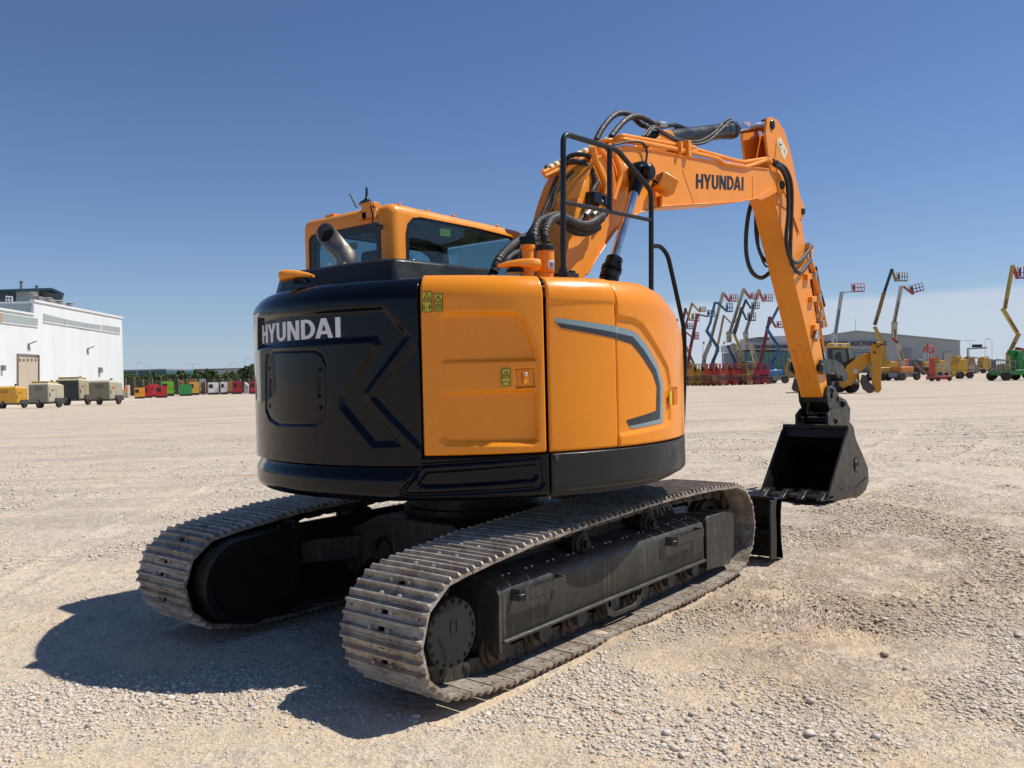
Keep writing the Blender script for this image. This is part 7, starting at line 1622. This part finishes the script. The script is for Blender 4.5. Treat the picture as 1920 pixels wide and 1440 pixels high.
for zz in (.9, 1.3, 1.7): mb.bar(fn(.3, .2, zz), fn(1.6, .2, zz), .05, .05)
for x in (.5, 1.0, 1.6): mb.bar(fn(x, .2, .5), fn(x, .2, 1.7), .05, .05, up=(1, 0, 0))
mb.build('basket', P(.5, .5, .5), r0)
# green telehandler at the right edge
f = Fr(1921, 76); fn = rotf(f.o, YAW-R(90)+R(10)); r0 = thing('telehandler', 'bright green telehandler boom machine cut off by the right edge', 'telehandler', tuple(f.o)); G_ = (.02, .22, .05)
mb = MB(); lbox(mb, fn, (-2.2, 0, .5), (1.8, 1.8, .95)); mb.build('chassis', P(*G_), r0, bevel=.05); mb = MB(); lprism(mb, fn, [(-.45, .9), (.1, .9), (.1, 2.5), (-.45, 2.6)], .2, 1.2); mb.build('tower', P(*G_), r0, bevel=.03)
mb = MB(); mb.bar(fn(-1.0, .7, 2.55), fn(2.4, .7, 2.35), .4, .42); mb.bar(fn(-1.0, .7, 2.5), fn(-.2, .7, 1.9), .3, .3); mb.build('boom', P(*G_), r0, bevel=.03)
mb = MB(); lprism(mb, fn, [(.3, .95), (2.4, .95), (2.4, 1.9), (1.9, 2.1), (.5, 1.8)], .1, 1.6); mb.build('engine_hood', P(*G_), r0, bevel=.05)
for (x, y) in ((-1.9, 0), (.6, 0), (-1.9, 1.8), (.6, 1.8), (1.9, 0)):
    mb = MB(); c = Vector(fn(x, y, .42)); wheel(mb, c, .42, .35, FH); w_ = mb.build('wheel', M['rubber'], r0, smooth=35); mb = MB(); rim(mb, c, .42, .36, FH); mb.build('rim', P(.4, .4, .38), w_, smooth=35)
mb = MB()
for y in (0, .9):
    for zz in (.9, 1.4, 1.95): mb.bar(fn(-2.9, y, zz), fn(-.9, y, zz-.2), .06, .06)
    for x in (-2.9, -2.4, -1.9, -1.4, -.9): mb.bar(fn(x, y, .7), fn(x, y, 1.85), .06, .06, up=(1, 0, 0))
mb.build('work_basket', P(.22, .23, .24), r0)
f = Fr(1905, 95); r1 = thing('stowed_boom_lift', 'red folded boom behind the green telehandler', 'boom lift', tuple(f.o)); mb = MB(); mb.bar(f.at(1905, 655), f.at(1935, 662), .5, .5); mb.bar(f.at(1916, 700), f.at(1916, 657), .4, .4, up=(1, 0, 0)); mb.build('folded_boom', P(.25, .02, .03), r1); mb = MB(); lbox(mb, rotf(f.o, YAW-R(90)), (-.8, 0, .2), (1.2, 1.2, 1.0)); mb.build('chassis', P(.25, .02, .03), r1)
# dark farm loaders and pickups behind the scissor lifts
def pickup(px, yb, wpx, hpx, col, label, D=None):
    D = D or depth_of(px, yb); f = Fr(px, D); k = f.k; w, H = wpx*k, hpx*k; r0 = thing('pickup_truck', label, 'pickup truck', tuple(f.o), 'dark vehicles in the far row'); fn = rotf(f.o, YAW-R(90)+R(10))
    mb = MB(); lprism(mb, fn, [(-w/2, H*.25), (w/2, H*.25), (w/2, H*.58), (w*.28, H*.62), (w*.12, H), (-w*.25, H), (-w*.32, H*.62), (-w/2, H*.6)], 0, 1.7); bd = mb.build('body', P(*col, .2, .1), r0, bevel=.04)
    mb = MB(); lprism(mb, fn, [(-w*.27, H*.64), (w*.22, H*.64), (w*.10, H*.95), (-w*.23, H*.95)], -.01, 0); mb.build('side_window', P(.25, .32, .38, .08, .02), r0)
    for x in (-w*.32, w*.32): mb = MB(); wheel(mb, Vector(fn(x, 0, H*.22)), H*.22, .25, FH); mb.build('wheel', M['rubber'], r0, smooth=35)
for i, (px, lab) in enumerate(((1452, 'black pickup at the left of the far dark row'), (1466, 'dark green pickup above the blue forklift'), (1480, 'black pickup beside the excavator arm'), (1494, 'dark pickup right behind the excavator arm'))): pickup(px, 699, 17, 18+(i % 2)*2, ((.012, .014, .016), (.015, .03, .03), (.012, .012, .013), (.02, .02, .022))[i], lab)
f = Fr(1400, 125); r0 = thing('loader', 'black loader with a rounded bonnet behind the olive scissor lift', 'loader', tuple(f.o)); fn = rotf(f.o, YAW-R(90)); mb = MB(); lprism(mb, fn, [(-1.6, .3), (1.6, .3), (1.6, 1.9), (1.2, 2.7), (-.6, 2.8), (-1.5, 1.8)], 0, 2); mb.build('body', P(.012, .014, .014), r0, bevel=.15)
mb = MB(); lprism(mb, fn, [(-.4, 1.9), (1.2, 1.9), (1.0, 2.55), (-.3, 2.6)], -.01, 0); mb.build('window', P(.10, .14, .14, .08, .02), r0)
for x in (-1, 1.0): mb = MB(); wheel(mb, Vector(fn(x, 0, .5)), .5, .35, FH); mb.build('wheel', M['rubber'], r0, smooth=35)
f = Fr(1450, depth_of(1450, 711)); k = f.k; fn = rotf(f.o, YAW-R(90)+R(8)); r0 = thing('utility_cart', 'small blue and white cab machine with a black wheel right of the crimson scissor lift', 'utility vehicle', tuple(f.o))
mb = MB(); lbox(mb, fn, (-.55, 0, .2), (.65, 1, .75)); mb.build('lower_body', P(.04, .22, .5), r0, bevel=.05); mb = MB(); lprism(mb, fn, [(-.5, .75), (.6, .75), (.6, 1.35), (.5, 1.5), (-.45, 1.5), (-.5, 1.3)], 0, 1); mb.build('cab', P(.7, .72, .7), r0, bevel=.05); mb = MB(); lbox(mb, fn, (-.35, -.02, .8), (.45, 0, 1.3)); mb.build('window', P(.35, .42, .40, .1, .02), r0)
mb = MB(); wheel(mb, Vector(fn(1.15, .2, .3)), .3, .2, FH); w_ = mb.build('wheel', M['rubber'], r0, smooth=35); mb = MB(); wheel(mb, Vector(fn(.2, .2, .25)), .25, .2, FH); mb.build('wheel', M['rubber'], r0, smooth=35); mb = MB(); mb.bar(fn(.6, .2, .5), fn(1.2, .2, .35), .2, .2); mb.build('axle', P(.05, .05, .05), r0)
f = Fr(1486, 118); r0 = thing('mini_excavator', 'yellow digger arm folded in the far row left of the excavator arm', 'digger', tuple(f.o)); mb = MB(); mb.tube([f.at(1474, 700), f.at(1474, 688), f.at(1478, 675), f.at(1492, 683)], [.14, .2, .2, .12], 6); mb.build('boom', P(.38, .22, .03), r0); mb = MB(); q = f.o; lbox(mb, rotf(q, YAW-R(90)), (-.6, 0, .2), (1.2, 1.2, 1.3)); mb.build('body', P(.3, .2, .04), r0, bevel=.08)
# tractor by the warehouse
f = Fr(1720, 118); fn = rotf(f.o, YAW-R(90)); r0 = thing('tractor', 'dark green tractor with a glass cab in front of the warehouse door', 'tractor', tuple(f.o)); mb = MB(); lprism(mb, fn, [(-.8, .8), (.8, .8), (.7, 2.3), (-.6, 2.3)], 0, 1.2); mb.build('cab', P(.05, .09, .08, .15, .02), r0, bevel=.05); mb = MB(); lbox(mb, fn, (.7, .2, .6), (2.0, 1.0, 1.3)); mb.build('bonnet', P(.02, .05, .03), r0, bevel=.05)
for x, rr_ in ((-.4, .7), (1.6, .45)): mb = MB(); wheel(mb, Vector(fn(x, -.1, rr_)), rr_, .35, FH); mb.build('wheel', M['rubber'], r0, smooth=35)

# ---- backhoe loader behind the arm
D = depth_of(1600, 737); f = Fr(1590, D); k = f.k; bh = thing('backhoe_loader', 'yellow backhoe loader seen from behind with its digging arm to the right', 'backhoe loader', tuple(f.o)); Y1 = (.62, .26, .004); Y2 = (.58, .25, .005)
def b_at(px, py, b=0): return f.at(px, py, b)
def bpoly(name, pts, b0, b1, m_, par=bh, bev=.02): mb = MB(); mb.prism([pts], lambda u, v, w: tuple(b_at(u, v, w)), b0, b1); return mb.build(name, m_, par, bevel=bev)
bpoly('roof', [(1550, 646), (1553, 643.5), (1592, 643.5), (1594, 650), (1590, 653), (1551, 652)], -.2, 1.9, P(.62, .34, .03), bev=.04)
for px in (1564, 1568, 1580, 1585): mb = MB(); q = b_at(px, 647.5, -.25); mb.lathe([(.06, 0), (.08, .05)], q, -FH, 10); mb.build('work_lamp', P(.7, .7, .65), bh)
bpoly('cab_frame', [(1551, 653), (1597, 651), (1604, 670), (1600, 690), (1560, 692), (1552, 680)], 0, 1.7, P(.03, .035, .04), bev=.03)
bpoly('rear_window', [(1560, 655.5), (1585, 654.5), (1588, 678), (1563, 680)], -.03, .0, P(.12, .16, .17, .08, .02), bev=0); bpoly('side_window', [(1590, 654), (1596, 653), (1603, 670), (1593, 674)], -.03, 0, P(.25, .34, .32, .08, .02), bev=0)
bpoly('seat', [(1566, 666), (1572, 660), (1577, 662), (1579, 678), (1565, 679)], -.08, -.03, P(.02, .025, .03)); 
bpoly('chassis', [(1572, 694), (1592, 686), (1610, 690), (1612, 716), (1574, 720)], .3, 1.4, P(.5, .22, .02))
for (px, r_, yb) in ((1596, 14.5, 736.5), (1574, 11, 736)):
    mb = MB(); q = b_at(px, yb-r_, .4); wheel(mb, q, r_*k, .55, RH if False else Vector(RH)*1.0); 
    mb = MB(); qq = b_at(px, yb-r_, .4); wheel(mb, qq, r_*k, .5 if px > 1580 else .4, (RH*.9+FH*.3)); w_ = mb.build('wheel', M['rubber'], bh, smooth=35)
bpoly('boom', [(1578, 722), (1583, 703), (1587, 686), (1600, 676), (1613, 666), (1633, 660.5), (1636, 674), (1628, 684), (1614, 697), (1604, 712), (1597, 723)], -.5, -.1, P(*Y1))
bpoly('dipper_arm', [(1632, 655), (1636, 645), (1645, 640.5), (1654, 643), (1655, 655), (1652, 668), (1652, 712), (1653, 730), (1647, 736.5), (1637, 734), (1634, 722), (1636, 690), (1632, 672)], -.8, -.45, P(*Y2))
mb = MB(); mb.tube([b_at(1645, 640, -.6), b_at(1650, 650, -.6), b_at(1648, 668, -.6)], .05, 6); mb.cyl(b_at(1649, 700, -.62), b_at(1649, 735, -.62), .05, 8); mb.build('hydraulic_ram', P(.45, .45, .45), bh)
for (px, py) in ((1640, 644), (1652, 646), (1640, 661), (1646, 650)): mb = MB(); mb.lathe([(.07, 0), (.07, .06)], b_at(px, py, -.82), -FH, 10); mb.build('pin', P(.04, .03, .02), bh)
bpoly('digging_bucket', [(1612, 716), (1616, 702), (1624, 704), (1630, 716), (1642, 728), (1636, 736), (1628, 737), (1618, 730)], -.9, -.2, P(.07, .045, .04))
bpoly('front_bucket', [(1484, 728), (1489, 709), (1500, 710), (1503, 736), (1488, 734)], 3, 5, P(.06, .045, .04)); bpoly('swing_post', [(1572, 706), (1578, 700), (1584, 704), (1590, 724), (1580, 728), (1574, 722)], -.4, .2, P(*Y1))
mb = MB(); mb.lathe([(.15, 0), (.15, .03)], b_at(1604, 696, -.5), -FH, 14); mb.build('emblem', P(.55, .52, .42), bh)
